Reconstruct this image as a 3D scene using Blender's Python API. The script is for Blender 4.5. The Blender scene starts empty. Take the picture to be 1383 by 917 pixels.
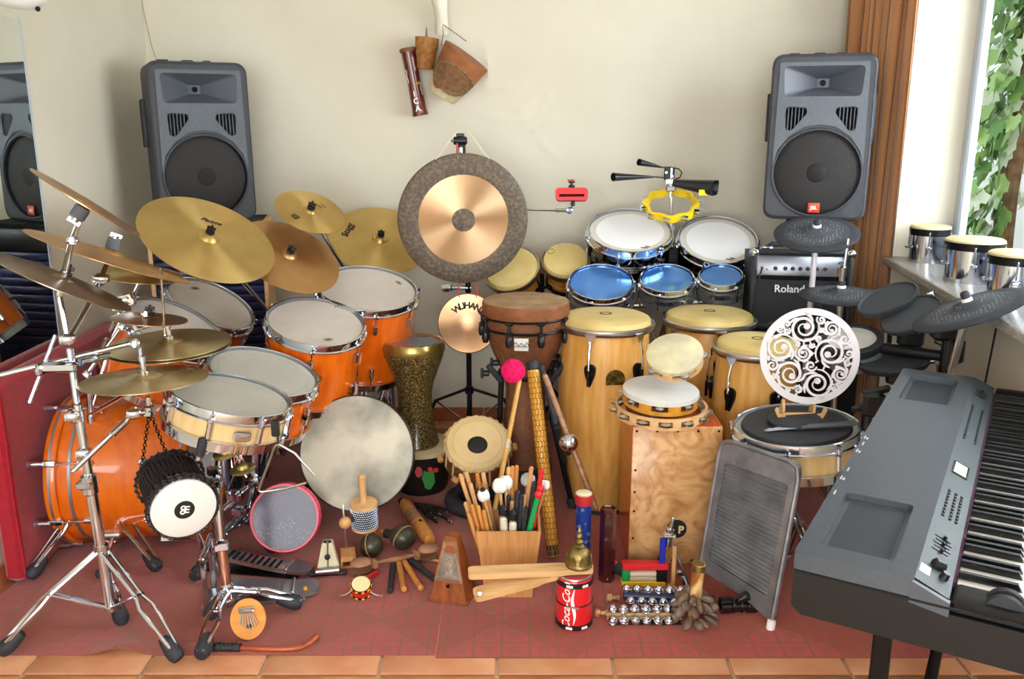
import bpy, math, random
from mathutils import Vector, Matrix
from mathutils.geometry import tessellate_polygon
random.seed(7)
SC = bpy.context.scene
COL = SC.collection
PI = math.pi
sin, cos, rad = math.sin, math.cos, math.radians

# ------------------------------------------------------------------ camera
CAM = Vector((0, 0, 1.51)); PITCH = rad(14.0); F = 1200.0
RT = Vector((1, 0, 0)); FW = Vector((0, cos(PITCH), -sin(PITCH))); UP = Vector((0, sin(PITCH), cos(PITCH)))
cd = bpy.data.cameras.new('camera'); cam = bpy.data.objects.new('camera', cd); COL.objects.link(cam)
cam.location = CAM; cam.rotation_euler = (PI/2 - PITCH, 0, 0)
cd.sensor_width = 36; cd.lens = F/1383*36; cd.clip_start = .02
SC.camera = cam

# ------------------------------------------------------------------ light
SC.view_settings.view_transform = 'Standard'; SC.view_settings.look = 'None'
SC.view_settings.exposure = -0.06; SC.view_settings.gamma = 1.0
wd = bpy.data.worlds.new('sky'); SC.world = wd; wd.use_nodes = True
bg = wd.node_tree.nodes['Background']; bg.inputs[0].default_value = (.86, .93, 1, 1); bg.inputs[1].default_value = 1.8
WO = Vector((1.617, 3.75, 0)); E1 = Vector((-.1274, -.9919, 0)).normalized(); E2 = Vector((-E1.y, E1.x, 0))   # window wall: along it, and outward
def area(name, loc, to, sx, sy, power, col):
    l = bpy.data.lights.new(name, 'AREA'); l.shape = 'RECTANGLE'; l.size = sx; l.size_y = sy; l.energy = power; l.color = col
    o = bpy.data.objects.new(name, l); COL.objects.link(o); o.location = loc
    o.rotation_euler = (Vector(to) - Vector(loc)).to_track_quat('-Z', 'Y').to_euler(); return o
wl = WO + E1*1.45 + E2*.95 + Vector((0, 0, 1.75))
area('window_daylight', wl, wl - E2 + Vector((0, 0, -.15)), 2.2, 1.5, 105, (.90, .96, 1))
area('garden_door_daylight', (-.35, -2.4, 1.5), (-.35, 2, 1.35), 2.6, 1.9, 155, (.965, .985, 1))

# ------------------------------------------------------------------ helpers
def ray(px, py): return RT*((px-691.5)/F) + FW - UP*((py-458.5)/F)
def P(px, py, Y): d = ray(px, py); return CAM + d*(Y/d.y)
def Zp(px, py, z): d = ray(px, py); return CAM + d*((z-CAM.z)/d.z)
def G(px, py): return Zp(px, py, 0)
def S(p): return (Vector(p)-CAM).dot(FW)/F          # metres per pixel there
W = {}
I4 = Matrix.Identity(4)
def V(*a): return Vector(a)
def frame(o, z, xh=None):
    z = Vector(z).normalized(); xh = Vector(xh) if xh is not None else Vector((1, 0, 0))
    if abs(z.dot(xh.normalized())) > .98: xh = Vector((0, 1, 0))
    x = (xh - z*xh.dot(z)).normalized(); y = z.cross(x)
    m = Matrix((x, y, z)).transposed().to_4x4(); m.translation = Vector(o); return m
def ell(cx, cy, a, b, ang, Y, under=False):
    """centre, normal, radius, major direction of a disc standing at depth Y"""
    c = P(cx, cy, Y); d = (c-CAM).normalized(); s = S(c); A = rad(ang)
    m = RT*cos(A) - UP*sin(A); m = (m - d*m.dot(d)).normalized(); w = m.cross(d)
    cp = min(1, b/a); sp = math.sqrt(1-cp*cp)
    n = (d*cp + w*sp) if under else (-d*cp + w*sp)
    return c, n, a*s, m
def T(x=0, y=0, z=0): return Matrix.Translation((x, y, z))
def RZ(a): return Matrix.Rotation(a, 4, 'Z')
def RX(a): return Matrix.Rotation(a, 4, 'X')
def RY(a): return Matrix.Rotation(a, 4, 'Y')
def face(loc, yaw=0, tilt=0):
    """local x right, y up, z towards the viewer (world -Y); tilt leans the top back"""
    return T(*loc) @ RZ(yaw) @ RX(PI/2 - tilt)

class MB:
    def __init__(s): s.v = []; s.f = []
    def add(s, vs, fs):
        n = len(s.v); s.v += [Vector(p) for p in vs]; s.f += [tuple(i+n for i in f) for f in fs]; return s
    def xf(s, M, n0=0):
        for i in range(n0, len(s.v)): s.v[i] = M @ s.v[i]
        return s
    def box(s, c, d, M=None, bev=0):
        x, y, z = d[0]/2, d[1]/2, d[2]/2; c = Vector(c)
        if bev:
            b = min(bev, x*.49, y*.49, z*.49); pts = []; 
            lv = [(-z, b), (-z+b, 0), (z-b, 0), (z, b)]
            for zz, k in lv:
                X, Y = x-k, y-k; q = b
                pts += [(X, -Y+q, zz), (X, Y-q, zz), (X-q, Y, zz), (-X+q, Y, zz), (-X, Y-q, zz), (-X, -Y+q, zz), (-X+q, -Y, zz), (X-q, -Y, zz)]
            fs = [tuple(range(7, -1, -1)), tuple(range(24, 32))]
            for l in range(3):
                for i in range(8): fs.append((l*8+i, l*8+(i+1) % 8, l*8+8+(i+1) % 8, l*8+8+i))
        else:
            pts = [(i*x, j*y, k*z) for k in (-1, 1) for j in (-1, 1) for i in (-1, 1)]
            fs = [(0, 2, 3, 1), (4, 5, 7, 6), (0, 1, 5, 4), (2, 6, 7, 3), (0, 4, 6, 2), (1, 3, 7, 5)]
        pts = [Vector(p)+c for p in pts]
        if M: pts = [M @ p for p in pts]
        return s.add(pts, fs)
    def lathe(s, prof, n=32, M=None, close=False, a0=0, a1=2*PI):
        """profile of (r, z); r=0 ends close by themselves; close joins last to first"""
        full = abs(a1-a0-2*PI) < 1e-6; m = n if full else n+1; base = len(s.v); rows = []
        for r, z in prof:
            if r < 1e-7: rows.append([len(s.v)]); s.v.append(Vector((0, 0, z)))
            else:
                rows.append(list(range(len(s.v), len(s.v)+m)))
                for i in range(m): t = a0+(a1-a0)*i/n; s.v.append(Vector((r*cos(t), r*sin(t), z)))
        pr = list(zip(rows, rows[1:])) + ([(rows[-1], rows[0])] if close else [])
        for A, B in pr:
            for i in range(n):
                j = (i+1) % m
                if len(A) == 1 and len(B) == 1: continue
                if len(A) == 1: s.f.append((A[0], B[j], B[i]))
                elif len(B) == 1: s.f.append((A[i], A[j], B[0]))
                else: s.f.append((A[i], A[j], B[j], B[i]))
        if M:
            for i in range(base, len(s.v)): s.v[i] = M @ s.v[i]
        return s
    def cyl(s, p0, p1, r0, r1=None, n=12):
        p0 = Vector(p0); p1 = Vector(p1); r1 = r0 if r1 is None else r1; L = (p1-p0).length
        return s.lathe([(0, 0), (r0, 0), (r1, L), (0, L)], n, frame(p0, p1-p0))
    def rod(s, p0, p1, r, n=12, e=.3):
        """rounded cylinder"""
        p0 = Vector(p0); p1 = Vector(p1); L = (p1-p0).length; k = min(r*e, L*.3)
        return s.lathe([(0, 0), (r-k, 0), (r, k), (r, L-k), (r-k, L), (0, L)], n, frame(p0, p1-p0))
    def tube(s, path, r, n=8, closed=False):
        path = [Vector(p) for p in path]; N = len(path); base = len(s.v); X = None
        rr = r if isinstance(r, (list, tuple)) else [r]*N
        for i, p in enumerate(path):
            if closed: t = path[(i+1) % N]-path[i-1]
            else: t = path[min(i+1, N-1)]-path[max(i-1, 0)]
            t.normalize()
            if X is None: X = Vector((0, 0, 1)) if abs(t.z) < .9 else Vector((1, 0, 0))
            X = (X - t*X.dot(t)).normalized(); Y = t.cross(X)
            for k in range(n): a = 2*PI*k/n; s.v.append(p + (X*cos(a)+Y*sin(a))*rr[i])
        for i in range(N if closed else N-1):
            for k in range(n):
                a, b = base+i*n+k, base+i*n+(k+1) % n; j = (i+1) % N
                s.f.append((a, b, base+j*n+(k+1) % n, base+j*n+k))
        if not closed:
            s.f.append(tuple(base+k for k in range(n-1, -1, -1))); s.f.append(tuple(base+(N-1)*n+k for k in range(n)))
        return s
    def sph(s, c, r, nu=16, nv=10, M=None):
        r = (r, r, r) if not isinstance(r, (tuple, list)) else r; b = len(s.v)
        s.lathe([(sin(PI*i/nv) if 0 < i < nv else 0, -cos(PI*i/nv)) for i in range(nv+1)], nu)
        for i in range(b, len(s.v)):
            p = s.v[i]; p = Vector((p.x*r[0], p.y*r[1], p.z*r[2]))
            s.v[i] = ((M @ p) if M else p) + Vector(c)
        return s
    def torus(s, c, ax, R, r, n=32, m=8, sz=1):
        return s.lathe([(R+r*cos(2*PI*k/m), r*sz*sin(2*PI*k/m)) for k in range(m)], n, frame(c, ax), close=True)
    def prism(s, outer, holes, z0, z1, M=None):
        polys = [outer]+list(holes); flat = [p for q in polys for p in q]; n = len(flat)
        tris = tessellate_polygon([[Vector((p[0], p[1], 0)) for p in q] for q in polys])
        vs = [(p[0], p[1], z1) for p in flat]+[(p[0], p[1], z0) for p in flat]; fs = []
        for a, b, c in tris:
            A, B, C = [Vector(flat[i]) for i in (a, b, c)]
            if (B-A).x*(C-A).y-(B-A).y*(C-A).x < 0: b, c = c, b
            fs += [(a, b, c), (c+n, b+n, a+n)]
        o = 0
        for qi, q in enumerate(polys):
            ar = sum(q[i][0]*q[(i+1) % len(q)][1]-q[(i+1) % len(q)][0]*q[i][1] for i in range(len(q)))
            for i in range(len(q)):
                a, b = o+i, o+(i+1) % len(q)
                if (ar > 0) != (qi > 0): fs.append((a+n, b+n, b, a))
                else: fs.append((a, b, b+n, a+n))
            o += len(q)
        if M: vs = [M @ Vector(v) for v in vs]
        return s.add(vs, fs)
    def mesh(s, name, sharp=38):
        me = bpy.data.meshes.new(name); me.from_pydata([tuple(v) for v in s.v], [], s.f)
        if sharp:
            me.polygons.foreach_set('use_smooth', [True]*len(me.polygons)); me.set_sharp_from_angle(angle=rad(sharp))
        me.update(); return me

def obj(name, mb, mat, parent=None, M=None, world=False, sharp=38):
    me = mb if isinstance(mb, bpy.types.Mesh) else mb.mesh(name, sharp)
    if mat is not None and len(me.materials) == 0: me.materials.append(mat)
    o = bpy.data.objects.new(name, me); COL.objects.link(o)
    m = M or I4; o.matrix_basis = m
    if parent is not None:
        o.parent = parent
        if world: o.matrix_parent_inverse = W[parent].inverted(); W[o] = m.copy()
        else: W[o] = W[parent] @ m
    else: W[o] = m.copy()
    return o
def tag(o, label, cat, group=None, kind=None):
    if label: o['label'] = label
    if cat: o['category'] = cat
    if group: o['group'] = group
    if kind: o['kind'] = kind
    return o
def thing(name, label, cat, M=None, group=None):
    o = bpy.data.objects.new(name, None); COL.objects.link(o); o.empty_display_size = .05
    if M is None: M = I4
    if not isinstance(M, Matrix): M = T(*M)
    o.matrix_basis = M; W[o] = M.copy(); return tag(o, label, cat, group)
def struct(name, mb, mat, parent=None, M=None):
    o = obj(name, mb, mat, parent, M)
    if parent is None: o['kind'] = 'structure'
    return o
def ring(name, mb, mat, parent, n, a0=0, M=None):
    me = mb if isinstance(mb, bpy.types.Mesh) else mb.mesh(name)
    return [obj(name, me, mat, parent, (M or I4) @ RZ(a0+2*PI*i/n)) for i in range(n)]
def clone(o, M, label=None):
    """a copy of a thing with copies of its parts and sub-parts"""
    r = o.copy(); COL.objects.link(r); r.matrix_basis = M; W[r] = M.copy()
    if label: r['label'] = label
    for ch in KIDS(o):
        c = ch.copy(); COL.objects.link(c); c.parent = r; W[c] = M @ ch.matrix_basis
        for g in KIDS(ch):
            d = g.copy(); COL.objects.link(d); d.parent = c; W[d] = W[c] @ g.matrix_basis
    return r
def KIDS(o): return [c for c in W if c.parent == o]
_tx = {}
def text(s, size, depth=.0006, shear=0, bold=0):
    k = (s, size, depth, shear, bold)
    if k not in _tx:
        c = bpy.data.curves.new('lettering', 'FONT'); c.body = s; c.size = size; c.extrude = depth; c.align_x = 'CENTER'; c.align_y = 'CENTER'
        c.shear = shear; c.offset = bold*size; c.resolution_u = 3
        o = bpy.data.objects.new('lettering', c); COL.objects.link(o)
        me = bpy.data.meshes.new_from_object(o.evaluated_get(bpy.context.evaluated_depsgraph_get()))
        bpy.data.objects.remove(o); _tx[k] = me
    return _tx[k].copy()
def circ(r, n=32, cx=0, cy=0, a0=0, a1=2*PI): 
    full = abs(a1-a0-2*PI) < 1e-6
    return [(cx+r*cos(a0+(a1-a0)*i/(n if full else n-1)), cy+r*sin(a0+(a1-a0)*i/(n if full else n-1))) for i in range(n)]
def rrect(w, h, r, n=5, cx=0, cy=0):
    out = []
    for qx, qy, a in ((1, -1, -PI/2), (1, 1, 0), (-1, 1, PI/2), (-1, -1, PI)):
        out += [(cx+qx*(w/2-r)+r*cos(a+PI/2*i/n), cy+qy*(h/2-r)+r*sin(a+PI/2*i/n)) for i in range(n+1)]
    return out
def rpoly(pts, r, n=4):
    out = []; N = len(pts)
    for i in range(N):
        p = Vector(pts[i]); a = (Vector(pts[i-1])-p); b = (Vector(pts[(i+1) % N])-p)
        k = min(r, a.length*.45, b.length*.45); A = p+a.normalized()*k; B = p+b.normalized()*k
        for j in range(n+1):
            t = j/n; q = A*(1-t)**2+p*2*t*(1-t)+B*t*t; out.append((q.x, q.y))
    return out

# ------------------------------------------------------------------ materials
def lin(c): return tuple((x/12.92 if x <= .04045 else ((x+.055)/1.055)**2.4) for x in c)
def C(h): return lin(tuple(int(h[i:i+2], 16)/255 for i in (0, 2, 4)))+(1,)
def mat(name, c1, c2=None, scale=8, stretch=(1, 1, 1), rough=.5, metal=0, coat=0, bump=0, bscale=60, trans=0, alpha=1, detail=4, lo=.35, hi=.65, spec=.5, dist=0, ior=1.45, sheen=0, aniso=0, rings=0):
    m = bpy.data.materials.new(name); m.use_nodes = True; nt = m.node_tree; N = nt.nodes; L = nt.links; b = N['Principled BSDF']
    b.inputs['Base Color'].default_value = C(c1); b.inputs['Roughness'].default_value = rough; b.inputs['Metallic'].default_value = metal
    b.inputs['Coat Weight'].default_value = coat; b.inputs['Coat Roughness'].default_value = .06; b.inputs['IOR'].default_value = ior
    b.inputs['Transmission Weight'].default_value = trans; b.inputs['Alpha'].default_value = alpha
    b.inputs['Specular IOR Level'].default_value = spec; b.inputs['Sheen Weight'].default_value = sheen
    tc = N.new('ShaderNodeTexCoord'); mp = N.new('ShaderNodeMapping'); mp.inputs['Scale'].default_value = stretch
    L.new(tc.outputs['Object'], mp.inputs['Vector'])
    if c2:
        n = N.new('ShaderNodeTexNoise'); n.inputs['Scale'].default_value = scale; n.inputs['Detail'].default_value = detail; n.inputs['Distortion'].default_value = dist
        L.new(mp.outputs[0], n.inputs['Vector']); r = N.new('ShaderNodeValToRGB')
        r.color_ramp.elements[0].position = lo; r.color_ramp.elements[1].position = hi
        r.color_ramp.elements[0].color = C(c1); r.color_ramp.elements[1].color = C(c2)
        L.new(n.outputs['Fac'], r.inputs['Fac']); L.new(r.outputs['Color'], b.inputs['Base Color'])
    if bump:
        n2 = N.new('ShaderNodeTexNoise'); n2.inputs['Scale'].default_value = bscale; n2.inputs['Detail'].default_value = 3
        L.new(mp.outputs[0], n2.inputs['Vector']); bp = N.new('ShaderNodeBump'); bp.inputs['Strength'].default_value = bump; bp.inputs['Distance'].default_value = .004
        L.new(n2.outputs['Fac'], bp.inputs['Height']); L.new(bp.outputs['Normal'], b.inputs['Normal'])
    if aniso:
        b.inputs['Anisotropic'].default_value = aniso; b.inputs['Anisotropic Rotation'].default_value = .25; t = N.new('ShaderNodeTangent'); t.direction_type = 'RADIAL'; t.axis = 'Z'; L.new(t.outputs[0], b.inputs['Tangent'])
    if rings:   # fine lathe grooves round the object's z axis
        sx = N.new('ShaderNodeSeparateXYZ'); L.new(tc.outputs['Object'], sx.inputs[0])
        cb = N.new('ShaderNodeCombineXYZ'); L.new(sx.outputs[0], cb.inputs[0]); L.new(sx.outputs[1], cb.inputs[1])
        ln = N.new('ShaderNodeVectorMath'); ln.operation = 'LENGTH'; L.new(cb.outputs[0], ln.inputs[0])
        n3 = N.new('ShaderNodeTexNoise'); n3.noise_dimensions = '1D'; n3.inputs['Scale'].default_value = rings; n3.inputs['Detail'].default_value = 2
        L.new(ln.outputs['Value'], n3.inputs['W']); bp = N.new('ShaderNodeBump'); bp.inputs['Strength'].default_value = .25; bp.inputs['Distance'].default_value = .0012
        L.new(n3.outputs['Fac'], bp.inputs['Height']); L.new(bp.outputs['Normal'], b.inputs['Normal'])
    return m
chrome = mat('chrome', 'd3dbe8', rough=.1, metal=1)
steel = mat('brushed_steel', 'b4b4b2', 'cfcfcc', rough=.28, metal=1)
satin = mat('satin_aluminium', 'a8acb4', '9296a0', rough=.42, metal=.85)
gold_c = mat('gold_bronze', 'dcc07e', 'c8a966', scale=5, rough=.42, metal=1, aniso=.85, rings=300)
pale_c = mat('pale_bronze', 'c6ac6c', 'b0965a', scale=4, rough=.36, metal=1, aniso=.55, rings=330)
brown_c = mat('brown_bronze', 'b98d58', 'c99f6c', scale=6, rough=.42, metal=1, aniso=.4, rings=200)
dark_c = mat('dark_bronze', '8c7862', 'a08c74', scale=6, rough=.34, metal=1, aniso=.5, rings=260)
copper_c = mat('copper_bronze', 'd0a67a', 'bd9064', scale=5, rough=.32, metal=1, aniso=.6, rings=500)
old_c = mat('old_bronze', 'd6c496', 'bea672', scale=7, rough=.42, metal=1, aniso=.8, rings=300)
gong_c = mat('gong_bronze', 'd6b792', 'c7a580', scale=3, rough=.38, metal=1, aniso=.93, rings=260)
gong_rim = mat('gong_oxide', '584e48', '7f7056', scale=70, rough=.6, metal=.3, bump=.2, bscale=60, detail=8, lo=.42, hi=.72)
brass = mat('old_brass', '7d6c40', 'a3925c', scale=40, rough=.48, metal=1, bump=.25, bscale=70)
orange = mat('orange_lacquer', 'e8700f', 'd55c08', scale=5, stretch=(6, 6, 1), rough=.3, coat=.6, detail=6)
orange_x = mat('orange_lacquer_long_grain', 'ea7414', 'd86209', scale=4, stretch=(1, 7, 7), rough=.28, coat=.7, detail=6)
cream_w = mat('cream_maple', 'e2c48e', 'd3b075', scale=5, stretch=(6, 6, 1), rough=.35, coat=.4)
conga_w = mat('blond_ash', 'dca95f', 'c98f42', scale=4, stretch=(9, 9, .8), rough=.3, coat=.5, detail=6)
bongo_w = mat('honey_wood', 'd79a3a', 'c4842a', scale=5, stretch=(5, 5, 1), rough=.3, coat=.5)
stick_w = mat('hickory', 'd8a873', 'c2905c', scale=14, stretch=(3, 3, .6), rough=.5)
stick_o = mat('golden_stick_wood', 'cf8f4a', 'b97a3a', scale=14, stretch=(3, 3, .6), rough=.45)
beech = mat('pale_beech', 'dfb582', 'cda06a', scale=8, stretch=(1, 6, 6), rough=.45)
bamboo = mat('bamboo_board', 'c9945c', 'b57e45', scale=10, stretch=(8, 8, .5), rough=.5)
brownw = mat('brown_wood', 'a77a58', '7f5539', scale=9, stretch=(1, 5, 5), rough=.45, coat=.2)
walnut = mat('walnut', '9c5528', '7a3d1a', scale=8, stretch=(5, 5, 1), rough=.4, coat=.3)
cajon_s = mat('cajon_lacquer', 'c4500f', 'a83f0b', scale=4, stretch=(6, 6, 1), rough=.32, coat=.5)
coconut = mat('dark_coconut', '43402f', '2e2c20', scale=12, rough=.42, coat=.2)
black = mat('black_plastic', '16171a', rough=.38)
blackm = mat('black_metal', '1a1a1c', rough=.3, metal=.6)
rubber = mat('black_rubber', '30323a', '282a30', scale=30, rough=.62, bump=.15, bscale=200)
felt = mat('black_felt', '17171a', rough=.9)
white = mat('white_plastic', 'e9e9ea', rough=.4)
print_k = mat('black_print', '1c1a16', rough=.6)
print_g = mat('olive_print', '57482a', rough=.6)
print_w = mat('white_print', 'eeeeee', rough=.5)
print_b = mat('brown_print', '6b3a2c', rough=.6)
red = mat('red_plastic', 'd5242c', rough=.4)
redc = mat('red_cloth', 'b3142a', 'a01024', scale=40, rough=.85, bump=.25, bscale=300, sheen=.3)
pink = mat('pink_yarn', 'f0156e', 'd80a5c', scale=80, rough=.95, bump=.6, bscale=240)
yellow = mat('yellow_plastic', 'f2cf13', rough=.35)
green = mat('green_plastic', '119a4d', rough=.4)
blue = mat('blue_plastic', '1f2fa8', rough=.4)
navy = mat('navy_lacquer', '22264a', rough=.35)
head_y = mat('ivory_skin', 'd9c486', 'c8ae69', scale=7, rough=.5, detail=6)
head_w = mat('coated_white_head', 'd9d8d4', 'cbcac6', scale=6, rough=.55)
head_c = mat('clear_film_head', 'd2c9bf', 'c4b8ac', scale=5, rough=.22, alpha=.86)
head_g = mat('grey_coated_head', 'b9b6ac', 'a9a69c', scale=5, rough=.45)
skin_v = mat('vellum_skin', 'd9d0a8', 'b9b296', scale=11, rough=.6, detail=7)
frame_sk = mat('grey_goat_skin', 'cfcab6', '8a897e', scale=5, rough=.6, detail=9, lo=.42, hi=.68)
tabla_sk = mat('tabla_skin', 'e0c796', 'd3b884', scale=9, rough=.6)
djembe_sk = mat('brown_fibre_head', 'a98a68', '8a6a4c', scale=14, rough=.7, bump=.2, bscale=120, detail=7)
djembe_b = mat('brown_drum_body', '7c4f33', '6a4129', scale=60, rough=.55, bump=.2, bscale=150)
glitter = mat('gold_black_glitter', '2b2414', '9a8348', scale=160, rough=.3, coat=.6, detail=2, lo=.46, hi=.68)
rim_gold = mat('gold_lacquer_rim', 'a5904e', '8a7638', scale=20, rough=.25, metal=.7, coat=.5)
blue_h = mat('blue_mylar', '3f7fd6', '6fa2e6', scale=4, rough=.12, metal=.55)
smoke_h = mat('grey_mirror_film', '7f8ba6', '98a4bd', scale=4, rough=.12, metal=.6)
clear = mat('clear_plastic', 'dfe3ec', rough=.08, trans=1, ior=1.15)
pinkp = mat('pink_plastic', 'e0485f', rough=.35)
spk = mat('speaker_plastic', '3d4047', '383b42', scale=50, rough=.55, bump=.15, bscale=260)
spk_l = mat('speaker_baffle', '5a6068', '555b63', scale=50, rough=.5)
spk_h = mat('speaker_horn', '545963', rough=.42)
spk_k = mat('speaker_grille', '1b1a1b', '242223', scale=260, rough=.6, bump=.4, bscale=420)
dark = mat('dark_void', '0c0c0e', rough=.8)
kb_top = mat('keyboard_top', '4a5058', '454b53', scale=70, rough=.42, bump=.06, bscale=300)
kb_body = mat('keyboard_body', '0c0d0f', rough=.42)
kb_panel = mat('keyboard_panel', '414d51', rough=.5, metal=0)
kb_grill = mat('keyboard_speaker_cloth', '33373f', '2c3037', scale=300, rough=.7, bump=.2, bscale=500)
kwhite = mat('ivory_key', 'f2f1ef', rough=.25, coat=.3)
kblack = mat('ebony_key', '0b0b0c', rough=.25, coat=.2)
wash = mat('worn_zinc', '7c7f86', '989ba2', scale=14, rough=.42, metal=.75, bump=.1, bscale=120)
shellm = mat('seed_shell', '8a7262', '54463c', scale=18, rough=.45, detail=5)
cork = mat('tan_cork', 'c9a877', 'a8865a', scale=40, rough=.8)
leather = mat('black_leather', '1d1b1c', '2a2728', scale=40, rough=.5, bump=.3, bscale=90)
cane = mat('reddish_cane', 'b0552a', '8f3f1c', scale=10, stretch=(1, 6, 6), rough=.35, coat=.4)
maroon = mat('maroon_lacquer', '4a1418', '35100f', scale=10, stretch=(5, 5, 1), rough=.25, coat=.6)
terracotta_sk = mat('rust_hide', 'a5683e', '8a5230', scale=18, rough=.75, bump=.2)
palew = mat('pale_raw_wood', 'd2c3a2', 'c0ae8a', scale=8, stretch=(5, 5, 1), rough=.7)
wicker = mat('tan_basketry', 'b07a40', '8d5c2c', scale=60, rough=.7, bump=.5, bscale=160)
cord_m = mat('tan_cord', '9b7c56', '6f5538', scale=60, rough=.8)
bone = mat('ivory_bone', 'e6e2d4', 'd5d0bf', scale=8, rough=.5)
wallm = mat('cream_plaster', 'd9d4c3', 'd3cdbb', scale=2.5, rough=.9, bump=.12, bscale=30)
ceilm = mat('ceiling_white', 'eeece4', rough=.9)
curt = mat('rust_curtain', 'b07a4c', 'a87044', scale=220, rough=.8, sheen=.5, bump=.15, bscale=400)
tile_m = mat('terracotta_tile', 'bd7a54', 'd09a74', scale=5, rough=.45, bump=.15, bscale=40, detail=6)
grout = mat('grout', 'c9a88c', rough=.9)
skirt = mat('skirting_tile', '9a5636', 'a9653f', scale=8, rough=.5, bump=.1)
granite = mat('speckled_stone', '8f8a84', 'c4beb6', scale=120, rough=.3, detail=2)
pvc = mat('window_frame_white', 'b4bfce', rough=.4)
glass = mat('window_glass', 'ffffff', rough=0, trans=1, ior=1.02)
mirror_m = mat('mirror_glass', 'dfe8e4', rough=.015, metal=1)
def fabric_rug(name, dx, dy):
    m = bpy.data.materials.new(name); m.use_nodes = True; nt = m.node_tree; N = nt.nodes; L = nt.links; b = N['Principled BSDF']
    b.inputs['Roughness'].default_value = .95; b.inputs['Sheen Weight'].default_value = .25
    tc = N.new('ShaderNodeTexCoord'); sx = N.new('ShaderNodeSeparateXYZ'); L.new(tc.outputs['Object'], sx.inputs[0])
    def mth(op, a, c=None, d=None):
        n = N.new('ShaderNodeMath'); n.operation = op
        for i, q in enumerate((a, c, d)):
            if q is None: continue
            if isinstance(q, (int, float)): n.inputs[i].default_value = q
            else: L.new(q, n.inputs[i])
        return n.outputs[0]
    def cell(o, off, p): return mth('ABSOLUTE', mth('SUBTRACT', mth('FRACT', mth('DIVIDE', mth('ADD', o, off+20*p), p)), .5))   # 0 in the middle of a cell, .5 on its line
    X, Y = sx.outputs[0], sx.outputs[1]
    cx, cy = cell(X, dx, .082), cell(Y, dy, .075)
    edge = mth('MAXIMUM', cx, cy)
    lines = mth('GREATER_THAN', edge, .457)
    glyph = mth('MULTIPLY', mth('LESS_THAN', edge, .22), mth('GREATER_THAN', mth('SINE', mth('MULTIPLY', X, 900)), .1))
    big = cell(X, dx, .41); bigy = cell(Y, dy, .375)
    dia = mth('LESS_THAN', mth('ABSOLUTE', mth('SUBTRACT', mth('ADD', big, bigy), .5)), .011)
    fill = mth('GREATER_THAN', mth('ADD', big, bigy), .5)
    weave = mth('MULTIPLY', mth('ADD', mth('SINE', mth('MULTIPLY', X, 1900)), mth('SINE', mth('MULTIPLY', Y, 1500))), .25)
    ns = N.new('ShaderNodeTexNoise'); ns.inputs['Scale'].default_value = 9; ns.inputs['Detail'].default_value = 8; L.new(tc.outputs['Object'], ns.inputs['Vector'])
    def mix(f, A, B):
        n = N.new('ShaderNodeMix'); n.data_type = 'RGBA'
        for q, i in ((f, 0), (A, 6), (B, 7)):
            if isinstance(q, (int, float)): n.inputs[i].default_value = q
            elif isinstance(q, str): n.inputs[i].default_value = C(q)
            else: L.new(q, n.inputs[i])
        return n.outputs[2]
    base = mix(ns.outputs['Fac'], '9c3c34', '9a4631')
    pk = mix(mth('MULTIPLY', mth('ADD', fill, 1.0), .36), base, 'b85050')
    c = mix(mth('MULTIPLY', mth('MAXIMUM', mth('MAXIMUM', lines, dia), glyph), mth('MULTIPLY', ns.outputs['Fac'], 1.4)), pk, '7a5a2c')
    c = mix(mth('ADD', mth('MULTIPLY', weave, .5), .2), c, '7a3426')
    L.new(c, b.inputs['Base Color'])
    bp = N.new('ShaderNodeBump'); bp.inputs['Strength'].default_value = .35; bp.inputs['Distance'].default_value = .002
    L.new(weave, bp.inputs['Height']); L.new(bp.outputs['Normal'], b.inputs['Normal']); return m
rug_l = fabric_rug('red_woven_rug', 0, -.015); rug_r = fabric_rug('rose_woven_rug', .03, -.005)
def dotted(name, c1, c2, sc, thr):
    m = mat(name, c1, rough=.6); nt = m.node_tree; N = nt.nodes; L = nt.links; b = N['Principled BSDF']
    tc = N.new('ShaderNodeTexCoord'); v = N.new('ShaderNodeTexVoronoi'); v.inputs['Scale'].default_value = sc; v.inputs['Randomness'].default_value = .35
    L.new(tc.outputs['Object'], v.inputs['Vector']); r = N.new('ShaderNodeValToRGB'); r.color_ramp.interpolation = 'CONSTANT'
    r.color_ramp.elements[0].color = C(c2); r.color_ramp.elements[1].color = C(c1); r.color_ramp.elements[1].position = thr
    L.new(v.outputs['Distance'], r.inputs['Fac']); L.new(r.outputs[0], b.inputs['Base Color']); return m
pad_dot = dotted('speckled_rubber', '3b3f46', '9ba2a8', 85, .2)
burl = mat('burl_veneer', 'd4a672', 'a8713c', scale=9, rough=.4, coat=.25, detail=3, dist=2.6, lo=.38, hi=.7)
twist = mat('striped_horn', 'e6c384', '9a5a22', scale=26, stretch=(1, 1, .35), rough=.5, dist=.8, lo=.45, hi=.6)
bluef = mat('blue_star_foil', '1d3f9a', '7f93c0', scale=70, rough=.3, metal=.3, lo=.55, hi=.7)

# ================================================================== the room
YB = 4.33; XL = -1.70; ZC = 2.55; YF = -2.6; XR = 1.69
fl = MB().box((0, .9, -.06), (5.0, 7.2, .11)); floor = struct('floor', fl, grout)
tile = MB().box((0, 0, -.002), (.322, .322, .012), bev=.004).mesh('tile')
tms = [tile]
for j in range(-3, 7):
    for k in range(-6, 7):
        if -.043+.331*k+.05 > 1.95 or -.043+.331*k+.33 < XL-.2: continue
        obj('tile', tile, tile_m, floor, T(-.043+.331*(k+.5), 2.178+.331*(j+.5), random.uniform(-.0008, 0)) @ RZ(random.choice((0, PI/2, PI, -PI/2))))
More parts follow.
